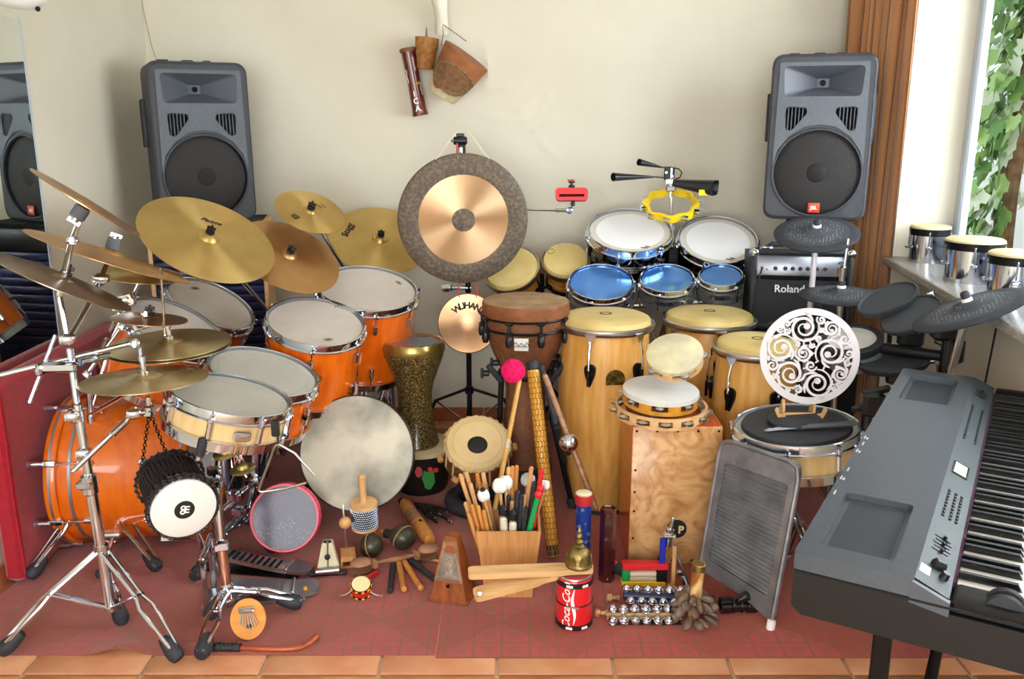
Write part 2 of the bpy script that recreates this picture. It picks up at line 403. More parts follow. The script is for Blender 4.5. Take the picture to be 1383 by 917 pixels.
# back wall with plaster ridges
def ridge(x, z, pts, w, h):
    d = 9
    for a, b in zip(pts, pts[1:]):
        ax, az = a; bx, bz = b; L2 = (bx-ax)**2+(bz-az)**2; t = max(0, min(1, ((x-ax)*(bx-ax)+(z-az)*(bz-az))/L2))
        d = min(d, math.hypot(x-ax-t*(bx-ax), z-az-t*(bz-az)))
    return 1.7*h*math.exp(-(d/w)**2)
def wp(px, py): p = P(px, py, YB); return (p.x, p.z)
RID = [([wp(815, 37), wp(840, 40), wp(865, 28)], .008, .007), ([wp(818, 33), wp(845, 38), wp(862, 26)], .006, .004), ([wp(660, 125), wp(690, 115)], .008, .005),
       ([wp(700, 150), wp(715, 135), wp(740, 115)], .01, .006), ([wp(705, 165), wp(730, 150), wp(745, 125)], .009, .006), ([wp(720, 175), wp(745, 160)], .012, .006),
       ([wp(655, 60), wp(660, 95), wp(656, 118)], .014, .006), ([wp(730, 190), wp(755, 215)], .012, .005), ([wp(810, 250), wp(830, 278)], .012, .005), ([wp(640, 150), wp(690, 165)], .012, .003)]
m = MB(); NX, NZ = 200, 150; xs = [XL-.3+(XR+.5-XL)*i/NX for i in range(NX+1)]; zs = [ZC*j/NZ for j in range(NZ+1)]
vs = [(x, YB-sum(ridge(x, z, *r) for r in RID) if z > 1 and x > -.4 and x < .9 else YB, z) for z in zs for x in xs]
fs = [(j*(NX+1)+i, j*(NX+1)+i+1, (j+1)*(NX+1)+i+1, (j+1)*(NX+1)+i) for j in range(NZ) for i in range(NX)]
m.add(vs, fs); m.box((0, YB+.1, ZC/2), (XR-XL+.8, .16, ZC))
wb = struct('wall_back', m, wallm)
crack = MB().tube([V(XL+.006, YB-.004, 2.4), V(XL+.012, YB-.004, 2.2), V(XL+.005, YB-.004, 2.0), V(XL+.03, YB-.004, 1.83), V(XL+.05, YB-.004, 1.76)], .0018, 4)
obj('plaster_crack', crack, mat('crack_grey', 'a29b86', rough=.9), wb)
struct('wall_left', MB().box((XL-.08, (YB+YF)/2, ZC/2), (.16, YB-YF, ZC)), wallm)
struct('ceiling', MB().box((0, .87, ZC+.05), (4.6, 7.4, .1)), ceilm)
# wall behind the camera with the wide garden door opening
m = MB(); m.box((-1.75, YF, ZC/2), (.3, .16, ZC)); m.box((1.35, YF, ZC/2), (.8, .16, ZC)); m.box((0, YF, 2.47), (3.6, .15, .16))
struct('wall_front', m, wallm)
def rw(a, b, z): return WO + E1*a + E2*b + Vector((0, 0, z))
RWM = Matrix((E1, E2, V(0, 0, 1))).transposed().to_4x4(); RWM.translation = WO      # x along the wall to the camera, y outward
RWM2 = RWM
SILL = .94
m = MB()
for (a0, a1, z0, z1, b0) in ((-.8, 0, 0, ZC, 0), (0, 6.3, 0, SILL-.03, .10), (2.5, 6.3, SILL-.03, ZC, 0), (0, 2.5, 2.3, ZC, 0)):     # the wall stands back under the sill
    m.box(((a0+a1)/2, (b0+.275)/2, (z0+z1)/2), (a1-a0, .275-b0, z1-z0), RWM)
struct('wall_right', m, wallm)
fr = MB()
for (a, w) in ((.02, .04), (1.25, .1), (2.465, .07)): fr.box((a, .25, 1.62), (w, .045, 1.36), RWM, bev=.006)
for z in (SILL+.035, 2.265): fr.box((1.25, .25, z), (2.5, .07, .07), RWM, bev=.006)
win = struct('window_1', fr, pvc)
s2 = MB()
for (a0, a1) in ((.042, 1.195), (1.305, 2.425)):
    for a in (a0+.018, a1-.018): s2.box((a, .238, 1.62), (.03, .03, 1.25), RWM, bev=.008)
    for z in (1.02, 2.2): s2.box(((a0+a1)/2, .235, z), (a1-a0, .058, .05), RWM, bev=.008)
obj('sash', s2, pvc, win)
for (a0, a1) in ((.07, 1.17), (1.33, 2.40)): obj('glass_pane', MB().box(((a0+a1)/2, .24, 1.61), (a1-a0, .006, 1.16), RWM), glass, win)
obj('sill', MB().box((1.25, .115, SILL-.0155), (2.5, .31, .031), RWM, bev=.004), granite, win)
# skirting tiles
bbase = struct('baseboard_back', MB().box((0, YB-.003, .035), (XR-XL, .005, .07)), grout)
bt = MB().box((0, 0, 0), (.325, .012, .074), bev=.003).mesh('tile')
for k in range(11): obj('tile', bt, skirt, bbase, T(XL+.165+.331*k-.1, YB-.008, .037))
lb = struct('baseboard_left', MB().box((XL+.003, 1.2, .035), (.005, 6, .07)), grout)
for k in range(14): obj('tile', bt, skirt, lb, T(XL+.008, YB-.2-.331*k, .037) @ RZ(PI/2))
# curtain drawn to the corner
c = MB(); pts = []
A = V(1.53, 4.22, 0); B = V(1.598, 3.735, 0); N_ = 170
for i in range(N_+1):
    t = i/N_; b = A.lerp(B, t); d = (B-A).normalized(); n = V(d.y, -d.x, 0)
    pts.append(b + n*(.026*sin(t*2*PI*11)+.010*sin(t*2*PI*3+1))*(1.2-.7*t) + d*.012*sin(t*2*PI*16))
lv = [2.42-.118*k for k in range(21)]
vs = []
for q in (0, 1):
    for z in lv:
        for i, p in enumerate(pts):
            k = 1+.22*sin(z*2.1+i*.13); cc = A.lerp(B, i/N_); w = cc+(p-cc)*k+d*.010*sin(z*1.7+i*.07); vs.append((w.x+(.003 if q else 0), w.y-(.004 if q else 0), z))
n1 = N_+1; fs = []
for q in (0, 1):
    o = q*len(lv)*n1
    for j in range(len(lv)-1):
        for i in range(N_):
            f = (o+j*n1+i, o+j*n1+i+1, o+(j+1)*n1+i+1, o+(j+1)*n1+i); fs.append(f if q else f[::-1])
c.add(vs, fs)
t = thing('curtain', 'rust brown curtain gathered at the window corner beside the right loudspeaker', 'curtain', (1.46, 3.98, .06))
obj('cloth', c, curt, t, world=True)
obj('rail', MB().cyl((1.52, 4.29, 2.45), (1.57, 3.5, 2.45), .012), blackm, t, world=True)
# outside: white garden wall, trunk and ivy
gw = thing('garden_wall', 'bright white garden wall outside the window', 'wall', rw(1, 1.6, 0))
obj('masonry', MB().box((-2.5, 2.3, 1.75), (11, .15, 3.5), RWM), mat('white_render', 'f1f3ee', 'dfe6dc', scale=3, rough=.9), gw, world=True)
struct('floor_outside', MB().box((-2.5, 1.3, .35), (11, 1.85, .1), RWM), mat('garden_soil', '6d6a4c', rough=1))
def out(px, py, b):     # a point outside on the plane parallel to the window, b outward of the wall
    d = ray(px, py); k = (b-(CAM-WO).dot(E2))/d.dot(E2); return CAM+d*k
ic = out(1366, 200, .95); ia = (ic-WO).dot(E1)
iv = thing('ivy', 'green ivy climbing outside the window beside the white wall', 'plant', rw(ia, .95, .4))
obj('trunk', MB().tube([rw(ia+.02, .97, .4), rw(ia-.02, .97, 1.1), rw(ia+.03, .97, 1.8), rw(ia-.03, .97, 2.7)], [.06, .055, .06, .05], 8), mat('ivy_bark', '8a6a48', '5f4630', scale=20, rough=.9, bump=.5), iv, world=True)
leafs = []
for k, cc in enumerate(('7ba452', 'a3c47a', 'd3dcc4', '5c8844')):
    lf = [(0, -.5), (.3, -.55), (.5, -.15), (.32, -.05), (.34, .3), (.12, .2), (0, .6), (-.12, .2), (-.34, .3), (-.32, -.05), (-.5, -.15), (-.3, -.55)]
    me = MB().prism([(x*.12, y*.12) for x, y in lf], [], 0, .002).mesh('leaf'); me.materials.append(mat('ivy_leaf_%d' % k, cc, rough=.5)); leafs.append(me)
for i in range(290):
    a = ia+random.gauss(.0, .085); z = random.uniform(.8, 2.4); b = .93-abs(random.gauss(0, .1))
    pale_ = random.random() < .3
    if pale_: a = ia+random.uniform(-.5, .0); b = random.uniform(1.0, 1.3); z = random.uniform(1.0, 2.4)
    obj('leaf', (leafs[2] if pale_ else random.choice(leafs)), None, iv, frame(rw(a, b, z), -E2+V(random.uniform(-.7, .7), random.uniform(-.7, .7), random.uniform(-.2, .7)), V(random.uniform(-1, 1), random.uniform(-1, 1), .3)), world=True)
# mirror, wall lamp
t = thing('wall_mirror', 'frameless mirror on the left wall reflecting the left loudspeaker', 'mirror', (XL+.004, 2.5, .75))
obj('mirror_glass', MB().box((XL+.006, 2.42, 1.2), (.006, 1.6, 1.28)), mirror_m, t, world=True)
obj('edge_strip', MB().box((XL+.006, 3.225, 1.2), (.009, .008, 1.29)), pvc, t, world=True)
t = thing('wall_lamp', 'white glass bowl lamp at the top of the left wall', 'lamp', P(15, -5, 2.9))
lp = P(20, -22, 2.95)
obj('lamp_shade', MB().lathe([(.005, -.075), (.05, -.07), (.09, -.045), (.115, 0), (.11, 0), (.085, -.04), (.045, -.064), (.005, -.069)], 28, frame(lp, V(.15, 0, 1)), close=True), mat('frosted_glass', 'eef0ee', rough=.3), t, world=True)
obj('screw_knob', MB().sph(P(51, 12, 2.88), .008), blackm, t, world=True)
obj('wall_bracket', MB().cyl((XL, lp.y, lp.z+.02), (lp.x, lp.y, lp.z+.02), .015), steel, t, world=True)
# rugs
xs_ = -.222; yf = 2.268
m = MB(); nx, ny = 60, 24; x0, x1, y0, y1 = -1.66, xs_, yf, 4.2
def bumpz(x, y): return .004+.028*math.exp(-((x+1.13)/.07)**2-((y-yf)/.06)**2)+.006*math.exp(-((x+.75)/.2)**2-((y-yf)/.05)**2)
vs = [(x0+(x1-x0)*i/nx, y0+(y1-y0)*(j/ny)**1.5, bumpz(x0+(x1-x0)*i/nx, y0+(y1-y0)*(j/ny)**1.5)) for j in range(ny+1) for i in range(nx+1)]
q = len(vs); vs += [(v[0], v[1], max(.0005, v[2]-.004)) for v in vs]
fs = [(j*(nx+1)+i, j*(nx+1)+i+1, (j+1)*(nx+1)+i+1, (j+1)*(nx+1)+i) for j in range(ny) for i in range(nx)]
fs += [tuple(k+q for k in f[::-1]) for f in fs]
for i in range(nx): fs.append((i+q, i+1+q, i+1, i)); 
for j in range(ny): a = j*(nx+1)+nx; b = a+nx+1; fs.append((a+q, b+q, b, a))
t = thing('rug', 'red woven rug on the left under the acoustic drum kit', 'rug', (-.95, 3.2, 0)); obj('weave', m.add(vs, fs), rug_l, t, world=True)
t = thing('rug', 'rose red woven rug on the right under the percussion and cajon', 'rug', (.5, 3.2, 0))
obj('weave', MB().box((.525, 3.2, .0035), (1.49, 1.89, .006), bev=.002), rug_r, t, T(0, 0, 0), world=True)

# ================================================================== generic instruments
def lug_mb(R, z, h, w=.016):
    m = MB(); m.box((R+.009, 0, z), (.018, w, h), bev=.006); m.cyl((R+.012, 0, z+h/2-.004), (R+.012, 0, z+h/2+.03), .003, n=8); return m
def claw_mb(R, z): return MB().box((R+.008, 0, z), (.016, .018, .014), bev=.004).cyl((R+.012, 0, z+.005), (R+.012, 0, z+.02), .0045, n=8)
def hoop_mb(R, z0, z1, fl=.006):
    return MB().lathe([(R-.004, z1), (R-.001, z1+.002), (R+.003, z1), (R+.004, z1-.006), (R+.004, z0+.006), (R+.004+fl, z0+.003), (R+.004+fl, z0), (R-.002, z0)], 56, close=True)
def drum(name, label, c, n, R, H, xd=None, shell=orange, head=head_c, hoop=chrome, lugs=8, badge=None, group=None, bottom=True, mark=None, two=True, ang0=.2, hh=.03, dot=None):
    """a double headed drum: c centre of the top rim, n its axis"""
    n = Vector(n).normalized(); M = frame(c-n*H, n, xd); t = thing(name, label, 'drum', M, group)
    Rs = R-.006
    obj('shell', MB().lathe([(Rs-.006, .004), (Rs, .002), (Rs, H-.016), (Rs-.006, H-.012)], 56, close=True), shell, t)
    obj('head', MB().lathe([(0, H-.009), (R*.9, H-.009), (R-.012, H-.008), (R-.004, H-.014), (R-.004, H-.018), (0, H-.014)], 56), head, t)
    if dot: obj('head_ring', MB().lathe([(R*.80, H-.0078), (R*.815, H-.0078), (R*.815, H-.0085), (R*.80, H-.0085)], 56, close=True), dot, t)
    obj('hoop', hoop_mb(R, H-hh, H), hoop, t)
    if bottom:
        obj('hoop', MB().lathe([(R-.004, -.003), (R+.003, -.004), (R+.004, .022), (R+.009, .025), (R+.009, .028), (R-.002, .028)], 56, close=True), hoop, t)
        obj('bottom_head', MB().lathe([(0, .002), (R-.005, .002), (R-.005, .006), (0, .006)], 40), head, t)
    if H > .16 and two:
        ring('lug', lug_mb(Rs, H-.085, .045), chrome, t, lugs, ang0); 
        if bottom: ring('lug', lug_mb(Rs, .085, .045).xf(T(0, 0, .17) @ RX(PI)), chrome, t, lugs, ang0)
    else: ring('lug', lug_mb(Rs, H*.5, min(.055, H*.5)), chrome, t, lugs, ang0)
    ring('claw', claw_mb(R, H-hh+.004), chrome, t, lugs, ang0)
    if badge is not None:
        a, z, s = badge
        bm = MB().prism([(x*1.7*s, y*s) for x, y in circ(1, 24)], [], 0, .003, RZ(a) @ T(Rs-.001, 0, z) @ RY(PI/2) @ RZ(PI/2))
        b = obj('badge', bm, brass, t)
        obj('emblem', MB().prism(circ(s*.7, 16), [], 0, .0042, RZ(a) @ T(Rs-.001, 0, z) @ RY(PI/2) @ RZ(PI/2)).prism([(x+s*1.0, y) for x, y in circ(s*.3, 8)], [], 0, .0042, RZ(a) @ T(Rs-.001, 0, z) @ RY(PI/2) @ RZ(PI/2)), print_g, b)
    if mark is not None:
        a, r, s = mark
        o = obj('print', MB().prism([(x*s*2, y*s) for x, y in circ(1, 20)], [[(x*s*1.7, y*s*.72) for x, y in circ(1, 20)]], 0, .0006, RZ(a) @ T(r, 0, H-.0088) @ RZ(PI/2)).prism([(x*s*1.2, y*s*.35) for x, y in circ(1, 10)], [], 0, .0006, RZ(a) @ T(r, 0, H-.0088) @ RZ(PI/2)), print_b, t)
    return t
def cymbal(label, e, bronze, bell=.17, bow=.045, nut='felt', letter=None, sticker=None, name='cymbal', group='cymbals', flip=False, thick=.0016, stain=None, scrawl=()):
    c, n, R, x = e; M = frame(c-n*R*bow*.3, n, x); t = thing(name, label, 'cymbal', M, group)
    b = R*bell; zb = R*bow; hb = R*.055
    prof = [(R, 0)]+[(b+(R-b)*k, zb*(1-k**1.5)) for k in (.9, .75, .6, .45, .3, .15, .04)]+[(b, zb), (b*.93, zb+hb*.28), (b*.75, zb+hb*.7), (b*.45, zb+hb*.94), (.006, zb+hb)]
    prof = prof+[(r, z-thick) for r, z in prof[::-1]]
    p = obj('plate', MB().lathe(prof, 72, close=True), bronze, t, sharp=50)
    zt = zb+hb
    if nut == 'felt':
        obj('felt_washer', MB().lathe([(.004, zt), (.0145, zt), (.016, zt+.004), (.0145, zt+.011), (.004, zt+.012)], 16), felt, t)
        obj('wing_nut', MB().lathe([(0, zt+.012), (.009, zt+.012), (.009, zt+.02), (.0045, zt+.022), (.0045, zt+.034), (0, zt+.035)], 12).box((0, 0, zt+.022), (.03, .005, .012), bev=.002), black, t)
    elif nut == 'tall':
        obj('felt_washer', MB().lathe([(.004, zt), (.019, zt), (.0205, zt+.005), (.0205, zt+.03), (.018, zt+.034), (.004, zt+.034)], 18), mat('grey_felt', '5d6068', rough=.8), t)
        obj('wing_nut', MB().lathe([(0, zt+.034), (.011, zt+.034), (.011, zt+.044), (0, zt+.045)], 12).box((0, 0, zt+.044), (.036, .006, .014), bev=.002), chrome, t)
    elif nut == 'rod':
        obj('clutch', MB().lathe([(.0045, zt), (.016, zt), (.016, zt+.008), (.009, zt+.01), (.009, zt+.035), (.013, zt+.036), (.013, zt+.05), (.0045, zt+.05)], 16), chrome, t)
    for L in ([letter] if letter and isinstance(letter[0], str) else (letter or [])):
        s, a, rr, sz, sh, cm = L; r = R*rr; z = zb*(1-((r-b)/(R-b))**1.5)+.0012
        sl = math.atan(zb*1.5*((r-b)/(R-b))**.5/(R-b))
        obj('lettering', text(s, R*sz, .0003, sh, .012), cm, t, RZ(a) @ T(0, r, z) @ RX(-sl))
    for a, rr_, wd_ in scrawl:     # worn illegible print
        r = R*rr_; z = zb*(1-((r-b)/(R-b))**1.5)+.0008; N_ = 22; pts = []
        for i in range(N_): an = wd_*(i/(N_-1)-.5); rad_ = r+R*.018*sin(i*2.3)*(1+.5*sin(i*.9)); pts.append((-rad_*sin(an), rad_*cos(an), z))
        obj('worn_print', MB().tube(pts, .0009, 4), print_g, t, RZ(a))
    if sticker:
        a, rr, sz = sticker; r = R*rr; z = zb*(1-((r-b)/(R-b))**1.5)+.001
        q = obj('label_print', MB().box((0, 0, 0), (sz, sz*.85, .0008)), print_k, t, RZ(a) @ T(0, r, z) @ RX(-.05))
        mm = MB()
        for i in range(2):
            for j in (-1, 0, 1): mm.box((j*sz*.25, (i-.5)*sz*.32, .0006), (sz*.13, sz*.2, .0006))
        obj('emblem', mm, pale_c, q)
    return t
def hinge(p, ax, r=.013, L=.03): 
    ax = Vector(ax).normalized(); p = Vector(p); return MB().rod(p-ax*L/2, p+ax*L/2, r, 14).box((0, 0, 0), (r*2.2, r*1.4, r*2.6), frame(p, ax), bev=.004).cyl(p+ax*L*.5, p+ax*L*.72, r*.45, n=8)
def leg_mb(hub, foot, w=.016, r=.0055, split=.45):
    hub = Vector(hub); foot = Vector(foot); d = (foot-hub); s = Vector((-d.y, d.x, 0)).normalized()
    mid = hub.lerp(foot, split)+V(0, 0, .035*d.length)
    m = MB()
    for k in (-1, 1): m.tube([hub+s*k*.012, mid+s*k*.009, mid.lerp(foot, .18)+s*k*w*1.15, mid.lerp(foot, .8)+s*k*w*.7, foot+s*k*.006], r, 8)
    m.rod(mid-s*.017, mid+s*.017, .006, 8); return m, mid
def foot_mb(foot, hub):
    foot = Vector(foot); d = Vector(hub)-foot; d.z *= .8; d.normalize(); p = foot
    return MB().lathe([(0, -.004), (.017, 0), (.023, .012), (.024, .03), (.019, .062), (.0135, .078), (0, .08)], 14, frame(p+V(0, 0, .016), d))
def tripod(t, ctr, hubz, lowz, feet, lean=None, metal=chrome, w=.016, r=.0055, foot=rubber, split=.45):
    ctr = Vector(ctr); hub = V(ctr.x, ctr.y, hubz); low = V(ctr.x, ctr.y, lowz)
    if lean: hub = Vector(lean(hubz)); low = Vector(lean(lowz))
    for f in feet:
        f = Vector(f); f.z = .012; m, mid = leg_mb(hub, f+V(0, 0, .03), w, r, split)
        L = obj('leg', m, metal, t, world=True)
        obj('rubber_foot', foot_mb(f, hub), foot, L, world=True)
        s = Vector((-(f-hub).y, (f-hub).x, 0)).normalized()
        obj('brace', MB().tube([low+s*.007, mid+s*.007], .0045, 6).tube([low-s*.007, mid-s*.007], .0045, 6), metal, t, world=True)
    obj('collar', MB().rod(hub-V(0, 0, .018), hub+V(0, 0, .018), .021, 16).rod(low-V(0, 0, .012), low+V(0, 0, .012), .018, 16), metal, t, world=True)
def pole(t, pts, rs, name='pole', m=chrome): return [obj(name, MB().rod(a, b, r, 16), m, t, world=True) for a, b, r in zip(pts, pts[1:], rs)]
def joints(t, ps, ax=(1, .2, 0), r=.013): return [obj('clamp', hinge(p, ax, r), chrome, t, world=True) for p in ps]

# ================================================================== acoustic kit, left
KG = 'orange drum kit'
# red covered slab along the left wall
t = thing('massage_table', 'folded table under a bright red cloth standing along the left wall', 'table', (-1.58, 3.1, 0))
obj('cloth_cover', MB().box((-1.653, 3.13, .352), (.074, .92, .69), bev=.02), redc, t, world=True)
obj('cloth_hem', MB().tube([V(-1.618, 2.674, .66), V(-1.615, 2.671, .5), V(-1.620, 2.674, .3), V(-1.614, 2.671, .02)], .004, 6), redc, t, world=True)
# bass drum: axis along x
bc = V(-1.588, 3.03, .275)
def bass():
    n = V(-1, -.07, 0).normalized(); R = .262; H = .47; c = bc; 
    M = frame(c-n*H, n, (0, 0, 1)); t = thing('bass_drum', 'big orange lacquered bass drum lying on its side behind the stands', 'drum', M, KG)
    obj('shell', MB().lathe([(R-.012, .04), (R-.006, .038), (R-.006, H-.04), (R-.012, H-.04)], 64, close=True), orange_x, t)
    for z in (0, H-.04): 
        obj('hoop', MB().lathe([(R-.012, z), (R+.006, z), (R+.01, z+.006), (R+.01, z+.034), (R+.006, z+.04), (R-.012, z+.04)], 64, close=True), orange_x, t)
        obj('hoop_inlay', MB().lathe([(R+.0095, z+.017), (R+.0115, z+.017), (R+.0115, z+.025), (R+.0095, z+.025)], 64, close=True), satin, t)
    obj('head', MB().lathe([(0, H-.02), (R-.012, H-.02), (R-.012, H-.024), (0, H-.024)], 48), head_c, t)
    obj('batter_head', MB().lathe([(0, .02), (R-.012, .02), (R-.012, .024), (0, .024)], 48), head_w, t)
    ring('lug', MB().box((R+.004, 0, H*.5-.1), (.024, .02, .05), bev=.007).cyl((R+.012, 0, .03), (R+.012, 0, H*.5-.1), .0035, n=8), chrome, t, 8, .42); ring('lug', MB().box((R+.004, 0, H*.5+.1), (.024, .02, .05), bev=.007).cyl((R+.012, 0, H*.5+.1), (R+.012, 0, H-.03), .0035, n=8), chrome, t, 8, .42)
    obj('hoop_inlay', MB().lathe([(R-.007, H-.085), (R-.002, H-.085), (R-.002, H-.075), (R-.007, H-.075)], 64, close=True), satin, t)
    ring('claw', MB().box((R+.012, 0, H-.02), (.014, .022, .05), bev=.004).lathe([(0, 0), (.008, 0), (.013, .05), (0, .055)], 12, T(R+.016, 0, H-.005) @ RX(0)), chrome, t, 8, .42)
    for a in (2.35, -2.35):
        q = RZ(a) @ V(R, 0, H*.62); e = V(-.265 if 1 else 0, q.y*1.75, H*.62)
        L = obj('spur', MB().tube([q, e], .008, 8).rod(q-V(0, 0, .03), q+V(0, 0, .03), .018, 12), chrome, t); obj('rubber_foot', MB().sph(e+V(.01, 0, 0), .018, 10, 8), rubber, L)
    return t
bass()
TOMS = []
def tom(label, px, H, Y, **k):
    c, n, R, x = ell(*px, Y); TOMS.append((c, n, R, H)); return drum(k.pop('name', 'tom_drum'), label, c, n, R, H, x, group=KG, **k)
tom('orange rack tom with a clear head under the gold ride, highest on the left', (286, 409, 60, 27, 24), .22, 3.42, lugs=6, mark=(2.4, .11, .009))
tom('orange tom with a shiny clear head directly behind the hi-hat cymbals', (238, 440, 70, 30, 24), .24, 3.08, lugs=6)
tom('small orange tom with a ringed white head between snare and deep tom', (357, 500, 74, 30, 12), .19, 2.86, head=head_g, lugs=6, dot=head_c, ang0=.55)
tom('deep orange tom with oval badge, left of the floor tom', (427, 433, 66, 32, 7), .31, 3.22, lugs=6, badge=(-1.52, .17, .022), mark=(-1.15, .125, .009), ang0=.52)
ft = tom('large orange floor tom standing behind the goblet drum', (497, 388, 67, 30, 5), .37, 3.55, name='floor_tom', lugs=8, mark=(.6, .15, .009))
c, n, R, x = ell(312, 531, 81, 27, 10, 2.56)
sn = drum('snare_drum', 'cream wooden snare drum with chrome hoops on the left stand', c, n, R, .115, x, shell=cream_w, head=head_g, lugs=8, group=KG, ang0=-.2)
obj('strainer', MB().box((R+.006, 0, .055), (.02, .05, .03), bev=.006).box((R+.014, 0, .06), (.016, .03, .01), bev=.003), chrome, sn, RZ(-1.28))
obj('snare_cord', MB().tube([V(R+.004, -.01, .04), V(R+.012, -.012, .0), V(R+.012, -.006, -.03), V(R+.012, .004, 0), V(R+.01, .008, -.025), V(R+.004, .015, .03)], .0016, 5), mat('salmon_cord', 'd98a6a', rough=.7), sn, RZ(-1.28))
SN = (c, n, R)
# cymbals
cymbal('large bright gold ride cymbal in front of the left loudspeaker', ell(281, 321, 92, 51, 20, 3.12), gold_c, letter=('Paiste', .12, .40, .13, .5, print_k))
cymbal('brown unpolished cymbal right of the large gold ride', ell(390, 345, 72, 42, 25, 3.35), brown_c, bell=.15)
cymbal('small gold splash cymbal with a black square print, highest of the cymbals', ell(419, 285, 48, 26, 17, 3.5), gold_c, scrawl=[(-.55, .40, .5), (-.62, .52, .34)], sticker=(2.55, .62, .026), bell=.2)
cymbal('pale gold crash cymbal half hidden behind the gong', ell(514, 323, 70, 44, 6, 4.02), gold_c, letter=('Stagg', 1.35, .66, .2, .35, print_k))
e = ell(116, 275, 78, 5, 31, 2.38); cymbal('thin cymbal tilted steeply at the very top of the left boom stand', (e[0], -e[1], e[2], e[3]), copper_c, nut='tall', bow=.035, thick=.003)
cymbal('brownish cymbal with a tall grey felt, second from the top on the left', ell(148, 345, 107, 9, 17.5, 2.75), brown_c, nut='tall', thick=.002)
cymbal('dark bronze cymbal cut by the left edge of the picture', ell(85, 379, 93, 12, 21.5, 2.42), dark_c, nut='felt', thick=.003)
cymbal('olive gold cymbal behind the left boom stand, below the brownish one', ell(192, 370, 52, 12, 3, 3.0), gold_c)
cymbal('small copper splash cymbal above the hi-hat pair', ell(202, 430, 49, 9, 2, 2.75), copper_c, bell=.25, nut='felt')
e = ell(229, 463, 80, 20, -6, 2.72)
cymbal('upper hi-hat cymbal with wide pale bronze bow', e, old_c, nut='rod', name='hi_hat_cymbal', group='hi-hat pair', bell=.22)
c2, n2, R2, x2 = e
cymbal('lower hi-hat cymbal facing down under its pair', (c2-n2*.016, -n2, R2, x2), old_c, nut='', name='hi_hat_cymbal', group='hi-hat pair', bell=.22)
cymbal('old bronze cymbal with dark print held low on the left boom arm', ell(195, 511, 83, 18, -6, 2.45), old_c, nut='rod', scrawl=[(-1.2, .66, .3), (-1.2, .74, .36), (-1.2, .82, .25)], bell=.28)

# ---- stand A: big double braced boom stand, front left
def lead(a, b):
    a = Vector(a); b = Vector(b); return lambda z: a+(b-a)*((z-a.z)/(b.z-a.z))
A0 = P(150, 823, 2.36); A1 = P(94, 470, 2.40); fA = lead(A0, A1)
t = thing('boom_stand', 'tall chrome boom stand at the front left carrying several cymbals', 'stand', (A0.x, A0.y, 0))
pole(t, [A0, P(122, 655, 2.37)], [.0155]); pole(t, [P(122, 655, 2.37), P(104, 545, 2.38)], [.0125]); pole(t, [P(104, 545, 2.38), A1], [.0105])
tripod(t, A0, fA(.42).z if 0 else P(133, 742, 2.36).z, A0.z+.005, [G(2, 893), G(243, 902), G(167, 852)], lean=fA, w=.018, r=.006, split=.5)
obj('collar', MB().rod(P(123, 668, 2.37), P(119, 640, 2.37), .022, 16).box(P(116, 655, 2.36), (.05, .03, .025), bev=.006), chrome, t, world=True)
obj('collar', MB().rod(P(106, 570, 2.38), P(103, 552, 2.38), .018, 16), chrome, t, world=True)
joints(t, [P(91, 458, 2.4), P(98, 562, 2.37), P(181, 558, 2.42), P(113, 612, 2.36)], (.3, -1, .1), .017)
pole(t, [P(91, 458, 2.4), P(80, 400, 2.41), P(88, 366, 2.41)], [.0085, .0085], 'boom_arm'); pole(t, [P(88, 366, 2.41), P(97, 325, 2.4), P(112, 285, 2.38)], [.009, .008], 'boom_arm')
joints(t, [P(98, 325, 2.4), P(83, 388, 2.41)], (.3, -1, .1), .013)
pole(t, [P(93, 458, 2.42), P(125, 402, 2.58), P(146, 352, 2.75)], [.0085, .0075], 'boom_arm'); joints(t, [P(136, 377, 2.66)], (.3, -1, .1), .02)
obj('boom_arm', MB().rod(P(-25, 513, 2.33), P(183, 462, 2.5), .0075, 12), chrome, t, world=True); joints(t, [P(182, 464, 2.5)], (.3, -1, .1), .013)
obj('multi_clamp', MB().box((0, 0, 0), (.11, .03, .03), frame(P(77, 496, 2.37), V(0, .1, 1), P(98, 492, 2.38)-P(56, 501, 2.37)), bev=.008).rod(P(50, 498, 2.36), P(60, 500, 2.36), .02, 12).cyl(P(108, 490, 2.4), P(147, 480, 2.5), .011, n=12), chrome, t, world=True)
obj('boom_arm', MB().rod(P(97, 638, 2.3), P(181, 558, 2.42), .0075, 12).rod(P(150, 588, 2.37), P(172, 567, 2.41), .0105, 12), chrome, t, world=True)
obj('boom_arm', MB().rod(P(189, 470, 2.5), P(194, 520, 2.45), .005, 10).rod(P(200, 535, 2.44), P(201, 560, 2.44), .008, 10).box(P(201, 555, 2.44), (.03, .025, .035), bev=.005).rod(P(181, 558, 2.42), P(201, 556, 2.44), .009, 10), chrome, t, world=True)
obj('counter_rod', MB().rod(P(75, 452, 2.42), P(40, 545, 2.36), .006, 10), chrome, t, world=True)
# ---- stand B: second stand behind it, carrying the hi-hats
B0 = G(140, 745)
t = thing('hi_hat_stand', 'chrome hi-hat stand behind the front boom stand, beside the red cloth', 'stand', (B0.x, B0.y, 0))
bt_ = P(196, 480, 2.72); pole(t, [B0+V(0, 0, .05), P(122, 560, B0.y)], [.013]); pole(t, [P(122, 560, B0.y), P(118, 500, B0.y-.02)], [.01])
obj('boom_arm', MB().rod(P(118, 505, B0.y-.02), P(165, 440, B0.y), .0065, 10).rod(P(165, 440, B0.y), P(190, 436, 2.76), .006, 10).rod(P(202, 440, 2.75), P(205, 420, 2.75), .005, 8), chrome, t, world=True)
joints(t, [P(165, 441, B0.y), P(118, 505, B0.y-.02), P(197, 424, 2.75)], (.3, -1, .1), .013)
tripod(t, B0, P(125, 660, B0.y).z, .07, [G(40, 790), G(215, 778), G(182, 722)], r=.0065)
